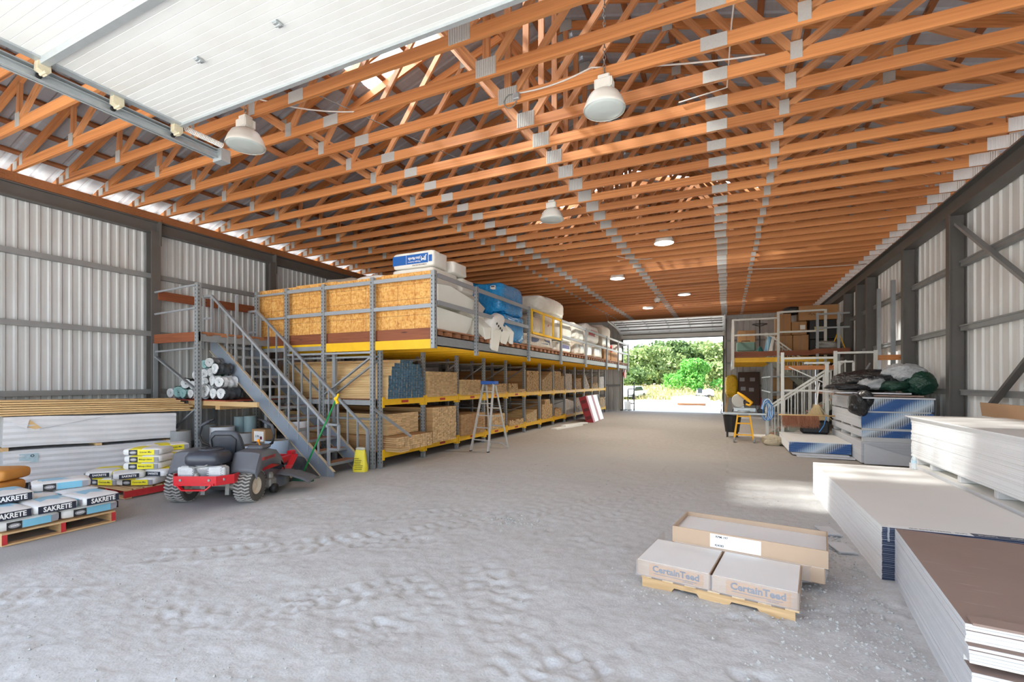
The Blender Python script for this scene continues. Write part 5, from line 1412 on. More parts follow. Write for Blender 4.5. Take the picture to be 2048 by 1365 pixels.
# clear-wrapped packs further along the mezzanine edge
CLW = plain('clear_wrapped_white', srgb(226, 224, 214), .25, 0, .12, 5, bump=.7, bscale=6, dist=.04, coat=.4)
CLB = plain('clear_wrapped_beige', srgb(198, 188, 172), .3, 0, .18, 5, bump=.7, bscale=6, dist=.04, coat=.3)
CLV = plain('violet_print', srgb(70, 66, 128), .4); CLR = plain('red_print', srgb(176, 38, 44), .4); CARD = plain('cardboard', srgb(178, 136, 92), .75, 0, .08, 5)
G2 = 'clear wrapped packs along the mezzanine edge'
def wpack(y0, y1, z0, z1, mat, label, seed, x1=-5.18, wd=1.0, band=None, e=.3, mark=None):
    t = thing('wrapped_pack', label, 'package', (x1 - wd/2, (y0+y1)/2, z0), group=G2)
    MB().pillow(wd, y1-y0, z1-z0, (0,0,(z1-z0)/2), None, e, e, 48, 30, .04, seed, wr=.02).build('wrapping', mat, t, smooth=True, world=False)
    if band: MB().obox((wd/2+.002, 0, (z1-z0)*.55), (.012, (y1-y0)*.62, (z1-z0)*.34)).build('printed_band', band, t, world=False)
    if mark:
        for i in range(3): MB().obox((wd/2-.01, (y1-y0)*(-.24+.24*i), (z1-z0)*.5), (.02, (y1-y0)*.1, (z1-z0)*.3)).build('print_block', mark, t, world=False)
    return t
wpack(12.15, 14.6, DK, 3.20, CLB, 'row of beige rolls with a dark blue band below the yellow gate', 1, band=plain('dark_blue_band', srgb(48, 62, 110), .4))
wpack(12.55, 13.4, 3.21, 3.72, CLB, 'beige roll with dark print behind the gate, left', 2, mark=plain('dark_print', srgb(64, 40, 36), .5))
wpack(13.42, 14.6, 3.21, 3.92, CLB, 'beige roll with red print behind the gate, right', 3, mark=CLR)
wpack(13.5, 16.0, 3.93, 4.56, CLW, 'big clear wrapped white bale on top beside the yellow gate', 4, wd=1.3, e=.5)
wpack(14.7, 16.6, 3.18, 3.92, CLW, 'clear wrapped white pack just right of the gate', 5)
wpack(14.8, 16.5, DK, 3.17, CLW, 'white pack with a violet band standing right of the gate', 6, band=CLV)
wpack(16.7, 18.2, 3.36, 4.02, CLW, 'white pack with violet print in the middle of the row', 7, mark=CLV)
wpack(16.7, 18.3, DK, 3.35, CLB, 'crumpled beige pack in the middle of the row', 8)
wpack(18.4, 20.6, 3.42, 4.18, SACKW, 'white pack with a red end on top of the row', 9, band=CLR)
wpack(18.4, 19.4, DK, 3.41, CLW, 'upright pale pack with greenish paper', 10)
wpack(19.5, 21.2, DK, 3.40, CLB, 'pale crumpled pack beside the upright one', 11)
wpack(21.0, 22.9, 3.41, 4.4, CLB, 'tall beige pack under the trusses', 12)
wpack(21.4, 22.8, DK, 3.40, CARD, 'cardboard coloured pack behind the far rails', 13, e=.15)
o = MB().cbox(-6.0, 23.0, DK, -5.2, 24.4, 3.25, .02).build('storage_carton', CARD); tag(o, 'plain brown carton behind the far rails', 'box')
RC = plain('red_can', srgb(196, 32, 34), .4)
for i in range(3):
    t = thing('red_canister', 'red canister on the far carton, %s of three' % ('first', 'middle', 'last')[i], 'canister', (-5.55, 23.2+.42*i, 3.25), group='red canisters')
    MB().lathe([(.15,0),(.16,.02),(.16,.36),(.13,.42),(.05,.44),(.05,.5)], 18).build('can_body', RC, t, smooth=False, world=False); MB().lathe([(.055,.5),(.055,.54),(.001,.545)], 12).build('cap', BLACK, t, world=False)
wpack(24.5, 25.9, DK, 3.75, CLW, 'white draped pack at the end of the row', 15, e=.5)
wpack(23.2, 24.6, 3.80, 4.5, SACKW, 'white curtain-like sack above the red canisters', 16, e=.55, x1=-5.9)
t = thing('red_vest', 'small red cloth hanging at the far end of the mezzanine', 'cloth', (-5.3, 26.9, 2.0)); MB().pillow(.1, .7, .5, (-5.25, 26.6, 2.22), rotm(.2,0,0), .7, .7, 14, 8, .2, 3).build('cloth_body', CLR, t, smooth=True)

# ================================================================== tarp rolls on the shelf by the left wall
TARPS = [plain('tarp_white', srgb(220, 224, 228), .45, 0, .35, 14, bump=.6, bscale=16, dist=.03), plain('tarp_teal', srgb(150, 190, 188), .45, 0, .3, 12, bump=.6, bscale=16, dist=.03),
         plain('tarp_grey', srgb(116, 116, 118), .45, 0, .3, 12, bump=.6, bscale=16, dist=.03), plain('tarp_black', srgb(56, 60, 64), .4, 0, .3, 12, bump=.6, bscale=16, dist=.03), plain('tarp_green', srgb(28, 112, 74), .45, 0, .25, 12, bump=.5, bscale=16, dist=.03)]
def tarp_roll(x, y, z, r, L, yaw, mi, label, pitch=0):
    t = thing('tarp_roll', label, 'tarp', (x, y, z), yaw, 'rolled tarps on the shelf')
    n = 22; rg = random.Random(int(x*100+z*31)); P = []
    for i in range(9):
        f = i/8; k = r*(1 + .13*math.sin(i*2.1 + x*7)); P.append([(k*(1+.13*math.sin(3*a+i+x))*math.cos(a), -f*0 + f*L, r + k*(1+.10*math.cos(2*a+i*.9+x))*math.sin(a)*.93 + pitch*f) for a in [2*math.pi*j/n for j in range(n)]])
    mb = MB(); mb.grid(P, closed=True); mb.add(P[-1], [tuple(range(n))]); mb.build('roll_body', TARPS[mi], t, smooth=True, world=False)
    sp_ = []                                            # the spiral of the rolled end
    for i in range(60):
        a = i*.42; q = r*.93*(1 - i/66); sp_.append((q*math.cos(a), -.012 + .02*math.sin(i*.9)*.3, r + q*math.sin(a)*.93))
    mb = MB(); mb.tube(sp_, [.016*(1-.4*i/60) for i in range(60)], 5); mb.build('rolled_edge', TARPS[(1 if mi == 1 else 0)], t, smooth=True, world=False)
    mb = MB(); mb.add([(r*.9*math.cos(a), .01, r + r*.86*math.sin(a)) for a in [2*math.pi*j/n for j in range(n)]], [tuple(range(n))]); mb.build('roll_core', TARPS[2 if mi != 3 else 3], t, world=False)
S0 = 1.415
ROLLS = ((-10.96, 6.10, .00, .115, .55, .10, 0, 'leftmost white tarp roll at the end of the shelf'), (-10.72, 6.12, .00, .135, .6, .25, 1, 'pale teal crumpled tarp roll next to the leftmost one'),
    (-10.45, 6.06, .00, .105, .6, .0, 1, 'small teal tarp roll with a neat spiral end'), (-10.22, 6.08, .00, .105, .5, -.1, 0, 'white tarp roll left of the landing post foot'),
    (-9.98, 6.08, .00, .12, .4, .0, 2, 'grey tarp roll just behind the landing post'), (-9.72, 6.06, .02, .145, .36, .05, 0, 'large torn white tarp roll right of the post'),
    (-9.44, 6.05, .00, .12, .36, -.1, 2, 'grey flattened tarp roll right of the large torn one'), (-9.20, 6.05, .00, .12, .34, .05, 3, 'black edged tarp roll at the right end of the shelf'),
    (-10.60, 6.2, .20, .12, .55, .35, 3, 'black tarp roll in the second layer on the left'), (-10.34, 6.18, .19, .10, .5, .0, 2, 'grey tarp roll in the second layer, left of the bright one'),
    (-10.10, 6.14, .20, .115, .45, .0, 0, 'bright white tarp roll in the second layer behind the post'), (-9.86, 6.14, .24, .11, .36, .1, 2, 'grey folded tarp roll in the second layer'),
    (-9.58, 6.12, .26, .12, .34, -.2, 0, 'loose white tarp roll leaning towards the stairs'), (-9.33, 6.10, .23, .12, .34, .2, 0, 'white tarp roll on the right end of the second layer'),
    (-10.26, 6.22, .38, .115, .45, .2, 0, 'grey-white tarp roll high on the left of the pile'), (-10.02, 6.22, .40, .12, .4, .3, 0, 'white tarp roll high in the middle of the pile'),
    (-9.76, 6.2, .46, .10, .34, .0, 4, 'green streaked tarp roll high on the pile'), (-9.52, 6.14, .50, .125, .28, -.1, 3, 'dark tarp roll standing up beside the stringer'),
    (-10.02, 6.24, .63, .10, .4, .1, 1, 'teal tarp roll on the very top of the pile'), (-9.80, 6.2, .65, .11, .3, .2, 2, 'dark grey tarp roll beside the topmost one'))
for (x, y, dz, r, L, yaw, mi, lb) in ROLLS: tarp_roll(x, y, S0 + dz, r, L, yaw, mi, lb)
# ================================================================== gypsum board stacks on the right
GYPW = plain('gypsum_white_paper', srgb(232, 230, 224), .75, 0, .035, 1.2)
GYPG = plain('gypsum_grey_paper', srgb(206, 206, 206), .75, 0, .04, 1.5)
def kraft_material():
    m, nt, bs = _nodes('kraft_paper')
    v = _map(nt)
    c = _mixc(nt, _noise(nt, v, 1.5, 5), srgb(140, 118, 108), srgb(160, 138, 126))
    st = _noise(nt, _map(nt, (.6, 6, 1)), 4, 4)
    c = _mixc(nt, _ramp(nt, st, [(.62, (0,0,0,1)), (.74, (.6,.6,.6,1))]), c, srgb(188, 172, 164))
    nt.links.new(c, bs.inputs['Base Color']); bs.inputs['Roughness'].default_value = .8
    return m
KRAFT = kraft_material()
EDGE_L = plain('sheet_edge', srgb(212, 214, 218), .7, 0, .06, 10, rnd=.14); EDGE_W = plain('white_sheet_edge', srgb(240, 240, 240), .6, 0, .04, 10, rnd=.08)
CORE = plain('gypsum_core', srgb(238, 237, 232), .9, 0, .06, 20)
def tape_material():
    m, nt, bs = _nodes('blue_end_tape')
    g = nt.nodes.new('ShaderNodeNewGeometry'); mp = nt.nodes.new('ShaderNodeMapping'); nt.links.new(g.outputs['Position'], mp.inputs['Vector'])
    sp_ = nt.nodes.new('ShaderNodeSeparateXYZ'); nt.links.new(mp.outputs[0], sp_.inputs[0])
    ad = nt.nodes.new('ShaderNodeMath'); ad.operation = 'MULTIPLY_ADD'; nt.links.new(sp_.outputs[2], ad.inputs[0]); ad.inputs[1].default_value = -1.6; nt.links.new(sp_.outputs[0], ad.inputs[2])
    fr = nt.nodes.new('ShaderNodeMath'); fr.operation = 'FRACT'; ml = nt.nodes.new('ShaderNodeMath'); ml.operation = 'MULTIPLY'; nt.links.new(ad.outputs[0], ml.inputs[0]); ml.inputs[1].default_value = .95; nt.links.new(ml.outputs[0], fr.inputs[0])
    base = _ramp(nt, fr.outputs[0], [(0, srgb(20, 84, 150)), (.28, srgb(20, 84, 150)), (.45, srgb(130, 170, 206)), (.6, srgb(210, 222, 232)), (.72, srgb(120, 130, 140)), (.8, srgb(50, 56, 66)), (.9, srgb(20, 84, 150))])
    br = nt.nodes.new('ShaderNodeTexChecker'); br.inputs['Scale'].default_value = 44; nt.links.new(_map(nt, (1.2, 1, 1.6)), br.inputs['Vector'])
    hat = _mixc(nt, br.outputs['Fac'], base, srgb(222, 230, 238))
    c = _mixc(nt, _ramp(nt, fr.outputs[0], [(.22, (0,0,0,1)), (.42, (.75,.75,.75,1)), (.85, (.75,.75,.75,1)), (.95, (0,0,0,1))]), base, hat)
    nt.links.new(c, bs.inputs['Base Color']); bs.inputs['Roughness'].default_value = .5
    return m
TAPE = tape_material(); NAVYT = plain('navy_end_tape', srgb(40, 52, 78), .5, 0, .25, 40)
def sheet_mesh(L, Wd, th, face, edge):
    mb = MB(); mb.cbox(0, 0, 0, Wd, L, th, .0018); me = mb.mesh('board', [face, edge])
    for p in me.polygons: p.material_index = 0 if abs(p.normal.z) > .8 else 1
    return me
def sheets(n, x, y, z, L, Wd, th, face, edge, label, group, jx=.0012, jy=.004, top=None, tape=None, end=None, tape_mesh=None, rz=0):
    me = sheet_mesh(L, Wd, th-.0007, face, edge); out = []
    tm = MB().box(0, -.0022, .0006, Wd, .0, th-.0014).mesh('end_tape', [tape]) if tape else None
    for i in range(n):
        r = i/max(1, n-1)
        lb = ('%s board down in ' % nth(n-i) + label.split(' in ', 1)[1]) if i < n-1 or top is None else top
        o = inst(me, 'drywall_sheet', (x + random.uniform(-jx, jx), y + random.uniform(-jy, jy), z + i*th), (0,0,rz))
        tag(o, lb, 'board', group)
        if tm: inst(tm, 'end_tape', parent=o)
        out.append(o)
    return out
TH = .0159
# near stack of brown-backed boards
bs_ = sheets(31, 1.335, 3.25, .0, 1.875, 1.24, TH, KRAFT, EDGE_L, 'board in the near brown-topped stack at the right edge', 'near brown-topped stack', jy=.02, top='brown-faced top board of the near stack at the right edge')
for i, o in enumerate(bs_):
    L_ = 1.875 - (.0 if i > 24 else (-.05 if i > 19 else (.03 if i > 17 else -.09))) + random.uniform(-.012, .012)
    o.rotation_euler = (0, 0, -.0997); o.scale.y = L_/1.875; o.location.x = 1.338 - .0997*L_ + random.uniform(-.0012, .0012); o.location.y = 5.125 - .995*L_
    MB_ = None
endm = MB().box(.0, -.003, .001, 1.24, .0, TH-.002).mesh('broken_end', [CORE])
for o in bs_: inst(endm, 'broken_end', parent=o)
o = MB().obox((1.80, 3.24, 31*TH+.008), (1.24, .10, .014), rotm(.03,0,-.0997)).build('board_offcut', KRAFT); tag(o, 'narrow brown offcut strip on the near end of the near stack', 'board')
# long white stack behind it
ws = sheets(31, 1.25, 5.14, .0, 3.66, 1.30, TH, GYPW, EDGE_W, 'board in the long white stack in the middle right', 'long white stack', top='white top board of the long middle right stack', tape=NAVYT)
t12 = text_mesh('12', .016, WINK, .0006)
for i, o in enumerate(ws[-8:]): inst(t12, 'lettering', (.045, -.004, TH*.48), parent=o)
tp_ = ws[-1]
MB().box(.06, .0, TH-.0006, .62, .085, TH+.0006).build('white_top_tape', WHITE, tp_, world=False); MB().box(.62, .0, TH-.0006, 1.30, .085, TH+.0006).build('navy_top_tape', NAVYT, tp_, world=False)
for txt, x, mat in (('PANNEAU DE GYPSE LÉGER', .34, INK), ('Easi-Lite', .55, INK), ('CertainTeed', .72, WINK), ('CertainTeed', .92, WINK), ('Easi-Lite', 1.08, WINK), ('CertainTeed', 1.22, WINK)):
    inst(text_mesh(txt, .042, mat, .0006), 'lettering', (x, .042, TH+.0012), (-math.pi/2, 0, math.pi), (.55,1,1), parent=tp_)
for i, (y, dx) in enumerate(((6.35, -.13), (5.75, -.09))):
    for k in range(3):
        o = MB().cbox(0, 0, 0, .16, .30, .012, .002).build('board_offcut', GYPG); o.location = (1.10+dx*.5-.01*k, y-.02*k, .014+.013*k); o.rotation_euler = (0,0,.2); tag(o, '%s board scrap of the %s floor pile against the long white stack' % (('lowest', 'middle', 'topmost')[k], ('far', 'near')[i]), 'board', 'floor scraps by the white stack')
# stack along the wall on risers
sheets(31, 2.64, 5.75, .0, 3.66, 1.22, TH, GYPW, EDGE_W, 'board in the base stack under the raised white stack by the wall', 'base stack by the wall', top='top board of the base stack under the risers')
for i, y in enumerate((5.95, 6.85, 7.75, 8.65, 9.20, 9.33)):
    o = MB().cbox(2.69, y, .496, 3.8, y+.09, .585, .004).build('riser_block', GYPG); tag(o, 'white riser strip carrying the raised wall stack, number %s from the far end' % ('six', 'five', 'four', 'three', 'two', 'one')[i], 'block', 'risers under the wall stack')
sheets(36, 2.665, 5.75, .588, 3.66, 1.22, .0168, GYPW, EDGE_W, 'board in the raised white stack along the right wall', 'raised white wall stack', jx=.006)
for k in range(3):
    o = inst(sheet_mesh(3.66, 1.22, .014, GYPW, EDGE_W), 'drywall_sheet', (2.64 - .015*k, 5.72 + .06*k, .588 + 36*.0168 + .0145*k)); tag(o, 'loose %s board lying on the raised wall stack' % ('lower', 'middle', 'upper')[k], 'board', 'loose boards on the wall stack')
o = MB().obox((3.80, 9.0, 1.33), (.016, 2.4, .22), rotm(0, -.12, 0)).build('leaning_board', plain('tan_board', srgb(182, 146, 112), .75)); tag(o, 'tan board standing on edge between the wall stack and the wall', 'board')
# bottle
GLASS = bpy.data.materials.new('clear_plastic'); GLASS.use_nodes = True; b_ = GLASS.node_tree.nodes['Principled BSDF']; b_.inputs['Base Color'].default_value = (.82,.9,.92,1); b_.inputs['Roughness'].default_value = .08; b_.inputs['Alpha'].default_value = .45
t = thing('water_bottle', 'clear plastic water bottle standing on the long white stack', 'bottle', (2.50, 8.72, .4935))
MB().lathe([(.03,0),(.033,.01),(.033,.06),(.030,.075),(.033,.09),(.033,.135),(.025,.165),(.013,.185),(.013,.195)], 20).build('bottle_body', GLASS, t, smooth=True, world=False)
MB().lathe([(.0335,.085),(.0335,.13)], 20, cap=False).build('label', plain('bottle_label', srgb(190, 214, 226), .4), t, smooth=True, world=False); MB().lathe([(.015,.192),(.015,.208),(.001,.209)], 14).build('cap', WHITE, t, world=False)
# far stacks with blue taped ends
FB = 12.3
z = .03
for (n, th, gap, tp, nm) in ((29, TH, .10, None, 'plain lower pack'), (9, TH, .05, TAPE, 'thin taped pack'), (21, TH, .03, TAPE, 'thick taped pack'), (17, TH, .0, TAPE, 'upper taped pack')):
    sheets(n, 2.63, FB, z, 3.08, 1.22, th, GYPG, EDGE_L, 'board in the %s of the far stack with blue diagonal ends' % nm, 'far blue-ended stack', tape=tp)
    z += n*th
    if gap:
        for y in (FB+.03, FB+1.0, FB+2.0, FB+2.95):
            o = MB().cbox(2.66, y, z, 3.82, y+.08, z+gap-.002, .004).build('riser_block', GYPG); tag(o, 'spacer strip %s on the %s of the far blue-ended stack' % ('nearest' if y < FB+.5 else 'second' if y < FB+1.5 else 'third' if y < FB+2.5 else 'rearmost', nm), 'block', 'spacers in the far stack')
    z += gap
o = MB().prism([(2.66, FB-.12, .03), (3.84, FB-.12, .03), (3.84, FB-.12, .10), (2.66, FB-.12, .46)], (0, .014, 0)).build('cut_sheet', EDGE_L); tag(o, 'pale cut sheet leaning on the end of the far stack', 'board')
FZ = z
for i, (dx, dy, rz, m_, lb) in enumerate(((-.06, -.12, .02, GYPG, 'lowest'), (-.22, .02, -.03, KRAFT, 'brown'), (-.38, .10, .03, GYPG, 'topmost'))):
    o = inst(sheet_mesh(2.4, 1.25, .03, m_, EDGE_L if i != 1 else m_), 'drywall_sheet', (2.66+dx, FB+dy, FZ+.004+.05*i), (.0, .012, rz)); tag(o, '%s of the loose boards lying skewed on the far stack' % lb, 'board', 'loose boards on the far stack')
# black and grey tarps heaped on top
TBK = plain('black_tarp', srgb(34, 34, 36), .35, 0, .3, 8, bump=1.0, bscale=7, dist=.08, coat=.2); TGY = plain('grey_tarp', srgb(176, 178, 180), .4, 0, .2, 8, bump=1.0, bscale=8, dist=.06); TGN = plain('dark_green_tarp', srgb(22, 62, 48), .4, 0, .3, 8, bump=1.0, bscale=8, dist=.06)
for (c, s, m_, sd, lb) in (((3.15, 13.6, FZ+.33), (1.5, 1.6, .44), TBK, 1, 'big heap of black tarp on the far stack'), ((3.55, 13.0, FZ+.48), (.75, .7, .38), TGY, 2, 'grey tarp bundle on the black heap'), ((3.72, 12.75, FZ+.28), (.42, .6, .46), TGN, 3, 'dark green tarp roll at the right of the heap'),
        ((2.55, 13.0, FZ+.19), (.7, .9, .14), TBK, 4, 'flat black tarp at the left of the heap'), ((2.95, 12.9, FZ+.26), (.55, .5, .24), TGY, 5, 'small folded grey tarp in front of the heap'), ((3.3, 12.75, FZ+.22), (.6, .5, .2), TGN, 6, 'flattened dark green tarp under the grey bundle')):
    o = MB().pillow(*s, (c[0], c[1], c[2]+.05), rotm(0,0,.3*sd), .8, .8, 60, 36, .14, sd, wr=.06).build('crumpled_tarp', m_, smooth=True); tag(o, lb, 'tarp')
o = MB().pillow(.42, .5, .5, (2.62, 12.42, FZ-.12), rotm(.2,.2,0), .8, .8, 30, 18, .22, 9).build('crumpled_tarp', TBK, smooth=True); tag(o, 'torn black plastic hanging over the left corner of the far stack', 'tarp')
# low stack with blue taped ends
sheets(15, 1.36, 13.05, .09, 2.3, 1.24, TH, GYPW, EDGE_W, 'board in the low stack with blue taped end', 'low blue-ended stack', tape=TAPE, top='pale top board of the low stack with blue taped end')
o = inst(sheet_mesh(2.3, 1.26, .02, GYPW, EDGE_W), 'drywall_sheet', (1.35, 13.03, .09+15*TH+.001), (0,0,.0)); tag(o, 'thick curled cover board on the low blue-ended stack', 'board')
for i in range(2):
    o = inst(sheet_mesh(2.3, 1.12, .03, GYPG, EDGE_L), 'drywall_sheet', (1.42+.08*i, 12.88-.14*i, .05-.035*i), (0,0,.0)); tag(o, '%s of the two base boards sticking out below the low stack' % ('upper', 'lower')[i], 'board', 'base boards of the low stack')

# ================================================================== wrapped boxes on a pallet in the foreground
CARDB = plain('box_cardboard', srgb(190, 164, 138), .6, 0, .06, 4, coat=.15); BOXTOP = plain('box_grey_top', srgb(234, 233, 230), .6, 0, .05, 3); BOXIN = plain('tray_inside', srgb(150, 112, 84), .75)
CTI = plain('slate_print', srgb(92, 98, 116), .6)
crz = -.15
t = thing('low_pallet', 'pale notched pallet under the shrink-wrapped boxes in the foreground', 'pallet', (-.03, 4.65, 0), crz)
for y in (-.56, 0, .56):
    poly = [(-.56,0),(-.32,0),(-.29,.045),(-.11,.045),(-.08,0),(.12,0),(.15,.045),(.33,.045),(.36,0),(.58,0),(.58,.085),(-.56,.085)]
    MB().prism([(x, y-.02, z) for x, z in poly], (0,.04,0)).build('stringer', PALLETW, t, world=False)
for i in range(7):
    x = -.52 + i*.18; o = MB().box(0,-.045,0,1.18,.045,.016).build('deck_board', PALLETW, t, world=False); o.location = (x, -.59, .085); o.rotation_euler = (0,0,math.pi/2)
WM[t.name] = Matrix.LocRotScale(Vector((-.03,4.65,0)), Euler((0,0,crz)), Vector((1,1,1)))
T_CT = text_mesh('CertainTeed', .074, CTI, .0026); T_CT2 = text_mesh('CEILINGS', .022, CTI, .0004)
def tile_box(x0, x1, y0, y1, z0, z1, label, text=True):
    b = thing('tile_box', label, 'box', (-.03, 4.65, 0), crz, 'shrink-wrapped boxes on the low pallet')
    mb = MB(); mb.cbox(x0, y0, z0, x1, y1, z1, .008); bo = mb.build('box_body', CARDB, b, world=False)
    MB().box(x0+.006, y0+.006, z1-.001, x1-.006, y1-.006, z1+.0015).build('box_top', BOXTOP, b, world=False)
    if text:
        cx = (x0+x1)/2 + .03; zc = (z0+z1)/2
        p = MB().box(cx-.22, y0-.0015, z0+.012, cx+.22, y0-.0002, z1-.015).build('front_print', plain('print_ground', srgb(196, 152, 104), .6) if 'print_ground' not in bpy.data.materials else bpy.data.materials['print_ground'], b, world=False)
        inst(T_CT, 'lettering', (cx, y0-.0028, zc+.012), parent=b); MB().box(cx-.18, y0-.0028, zc-.03, cx+.17, y0-.0018, zc-.026).build('print_rule', CTI, b, world=False); inst(T_CT2, 'lettering', (cx+.10, y0-.0028, zc-.042), (0,0,0), (.9,1,.8), parent=b)
    return b
tile_box(-.60, -.008, -.60, .02, .104, .235, 'left front box with slate lettering on the low pallet')
tile_box(.008, .60, -.60, .02, .104, .235, 'right front box with slate lettering on the low pallet')
tile_box(-.45, .77, .03, .64, .104, .235, 'long flat box under the open tray on the low pallet', False)
tr = thing('open_tray', 'open cardboard tray with a white label on top of the boxes', 'tray', (-.03, 4.65, 0), crz)
X0, X1, Y0, Y1, ZA, ZB = -.46, .79, .035, .64, .237, .385
for nm, q in (('front_wall', (X0, Y0, ZA, X1, Y0+.008, ZB)), ('back_wall', (X0, Y1-.008, ZA, X1, Y1, ZB)), ('side_wall', (X0, Y0+.008, ZA, X0+.008, Y1-.008, ZB)), ('side_wall', (X1-.008, Y0+.008, ZA, X1, Y1-.008, ZB))):
    MB().box(*q).build(nm, CARDB, tr, world=False)
MB().box(X0+.01, Y0+.01, ZA, X1-.01, Y1-.01, ZB-.045).build('contents', BOXTOP, tr, world=False)
MB().box(-.12, Y0-.002, ZA+.012, .30, Y0, ZB-.012).build('paper_label', WHITE, tr, world=False)
inst(text_mesh('RPM-197', .028, INK, .0005), 'lettering', (-.02, Y0-.003, ZB-.035), parent=tr); inst(text_mesh('424383', .026, INK, .0005), 'lettering', (-.04, Y0-.003, ZA+.035), parent=tr)
FILM = clear_film('shrink_film', (.9,.9,.92,1), .26, .12, .9, 9)
P = []
for z, k in ((.10, 0), (.17, .004), (.24, .003)):
    P.append([(x + .004*math.sin(9*x+z*40), y - k, z) for x, y in ((-.605,.30), (-.607,-.05), (-.607,-.35), (-.605,-.604), (-.45,-.607), (-.25,-.610), (0,-.612), (.25,-.610), (.45,-.607), (.604,-.604), (.607,-.3), (.607,.0), (.78,.10), (.782,.4), (.78,.645))])
o = MB().grid(P) and None
mb = MB(); mb.grid(P); f = thing('shrink_wrap', 'thin clear shrink film stretched round the boxes', 'film', (-.03, 4.65, 0), crz); mb.build('film_sheet', FILM, f, smooth=True, world=False)

# ================================================================== right mezzanine, stairs and the workshop corner
mz = thing('mezzanine', 'right-hand raised platform with a yellow front beam near the far door', 'platform', (.25, 21, 0))
A0, A1, B0, B1 = .22, 4.0, 21.0, 28.2
MB().box(A0, B0, 2.76, 1.40, 22.15, 2.80).build('deck', DECKW, mz); MB().box(A0, 22.15, 2.76, A1, B1, 2.80).build('deck', DECKW, mz)
for a, b in ((A0, 1.86), (1.86, 3.4)):
    m_ = MB(); m_.box(a, B0-.05, 2.56, b, B0-.03, 2.74); m_.box(a, B0-.07, 2.56, b, B0, 2.58); m_.box(a, B0-.07, 2.72, b, B0, 2.74); m_.build('front_beam', YELLOW, mz)
MB().box(A0, B0-.03, 2.80, 3.9, B0+.01, 2.99).build('curb_board', CURB, mz)
for y in (22.3, 23.3, 24.3, 25.2, 26.2, 27.3): MB().box(A0, y-.04, 2.56, A1, y+.04, 2.75).build('joist', YELLOW, mz)
MB().box(A0-.03, B0, 2.50, A0, B1, 2.76).build('edge_beam', RACK, mz)
for x, zb_ in ((A0, 2.3), (1.82, 0.0), (3.37, 0.0)): MB().box(x-.045, B0-.11, zb_, x+.045, B0-.05, 4.30 if x < 1 else 4.52).build('rail_post', PALEPAINT, mz)
for a, b, zz_ in ((A0, 1.82, 4.24), (A0, 1.82, 3.62), (1.82, 3.37, 4.46), (1.82, 3.37, 3.68)): MB().box(a+.04, B0-.10, zz_, b-.04, B0-.06, zz_+.07).build('rail', PALEPAINT, mz)
for zz_ in (4.24, 3.62): MB().box(A0-.02, B0, zz_, A0+.02, B1-.3, zz_+.07).build('rail', PALEPAINT, mz)
for y in (22.4, 24.3, 26.2, 28.0): MB().box(A0-.03, y-.03, 2.4, A0+.03, y+.03, 4.30).build('rail_post', PALEPAINT, mz)
for zz_ in (4.2, 3.7): MB().box(3.0, 20.0, zz_, 3.95, 20.05, zz_+.06).build('rail', RACK, mz)
for x in (2.98, 3.62): MB().box(x-.04, 19.98, 2.0, x+.04, 20.06, 4.28).build('rail_post', RACK, mz)
MB().box(2.9, 19.96, 2.80, 3.95, 21.0, 2.98).build('curb_board', CURB, mz)
rk = thing('storage_rack', 'narrow grey rack of shelves under the right-hand platform', 'rack', (1.5, 22, 0))
for i, y in enumerate((20.3, 21.3, 22.3, 23.3, 24.3, 25.3)):
    for x in (1.55, 2.8): MB().box(x-.03, y-.03, 0, x+.03, y+.03, 2.5).build('upright', RACK, rk)
for zz_ in (.5, 1.35, 1.95): MB().box(1.5, 20.3, zz_, 2.85, 25.3, zz_+.05).build('shelf', RACK, rk)
for i, (y, zz_, s, m_, lb) in enumerate(((25.0, 1.40, .45, CARD, 'brown carton on the far shelf end'), (23.9, 1.40, .35, WHITE, 'white carton on the middle shelf'), (22.9, 1.40, .45, WHITE, 'tall white carton on the near shelf'), (21.8, 1.40, .5, CARD, 'brown carton deep on the near shelf'), (22.2, .55, .5, TBK, 'black sack on the low shelf'), (23.6, .55, .5, CARD, 'brown carton on the low shelf'))):
    o = MB().cbox(1.58, y-.3, zz_, 1.58+s+.3, y+.2, zz_+s+.1*(i % 2), .01).build('storage_carton', m_); tag(o, lb, 'box')
st2 = thing('steel_staircase', 'pale steel stair with white balusters climbing to the right-hand platform', 'staircase', (1.07, 15.6, 0))
def flight(x0, z0, x1, z1, ya, yb, n):
    for y in (ya, yb):
        MB().prism([(x0, y-.006, z0), (x0+.22*(1 if x1 > x0 else -1), y-.006, z0), (x1, y-.006, z1-.16), (x1, y-.006, z1+.08), (x0, y-.006, z0+.12)], (0,.012,0)).build('stringer', STG, st2)
        MB().beam((x0, y, z0+.95), (x1, y, z1+.95), .05, .06, (0,1,0)).build('handrail', PALEPAINT, st2)
        for i in range(int(abs(x1-x0)/.17)+1):
            f = i/(abs(x1-x0)/.17); x = x0+(x1-x0)*f; z_ = z0+(z1-z0)*f
            if f <= 1: MB().box(x-.013, y-.013, z_, x+.013, y+.013, z_+.95).build('baluster', PALEPAINT, st2)
    for i in range(1, n): 
        f = i/n; x = x0+(x1-x0)*f; z_ = z0+(z1-z0)*f; MB().box(x-.13, ya+.01, z_, x+.13, yb-.01, z_+.03).build('tread', DECKW, st2)
STG = plain('olive_steel', srgb(150, 150, 136), .55, .1, .1, 6)
flight(1.10, .0, 3.0, 1.42, 15.6, 16.5, 8)
flight(3.0, 1.42, 1.40, 2.80, 21.12, 22.05, 8)
MB().box(3.0, 15.55, 1.36, 3.95, 22.1, 1.42).build('landing', DECKW, st2)
MB().box(1.05, 15.58, 0, 1.10, 15.63, 1.28).build('newel', PALEPAINT, st2)
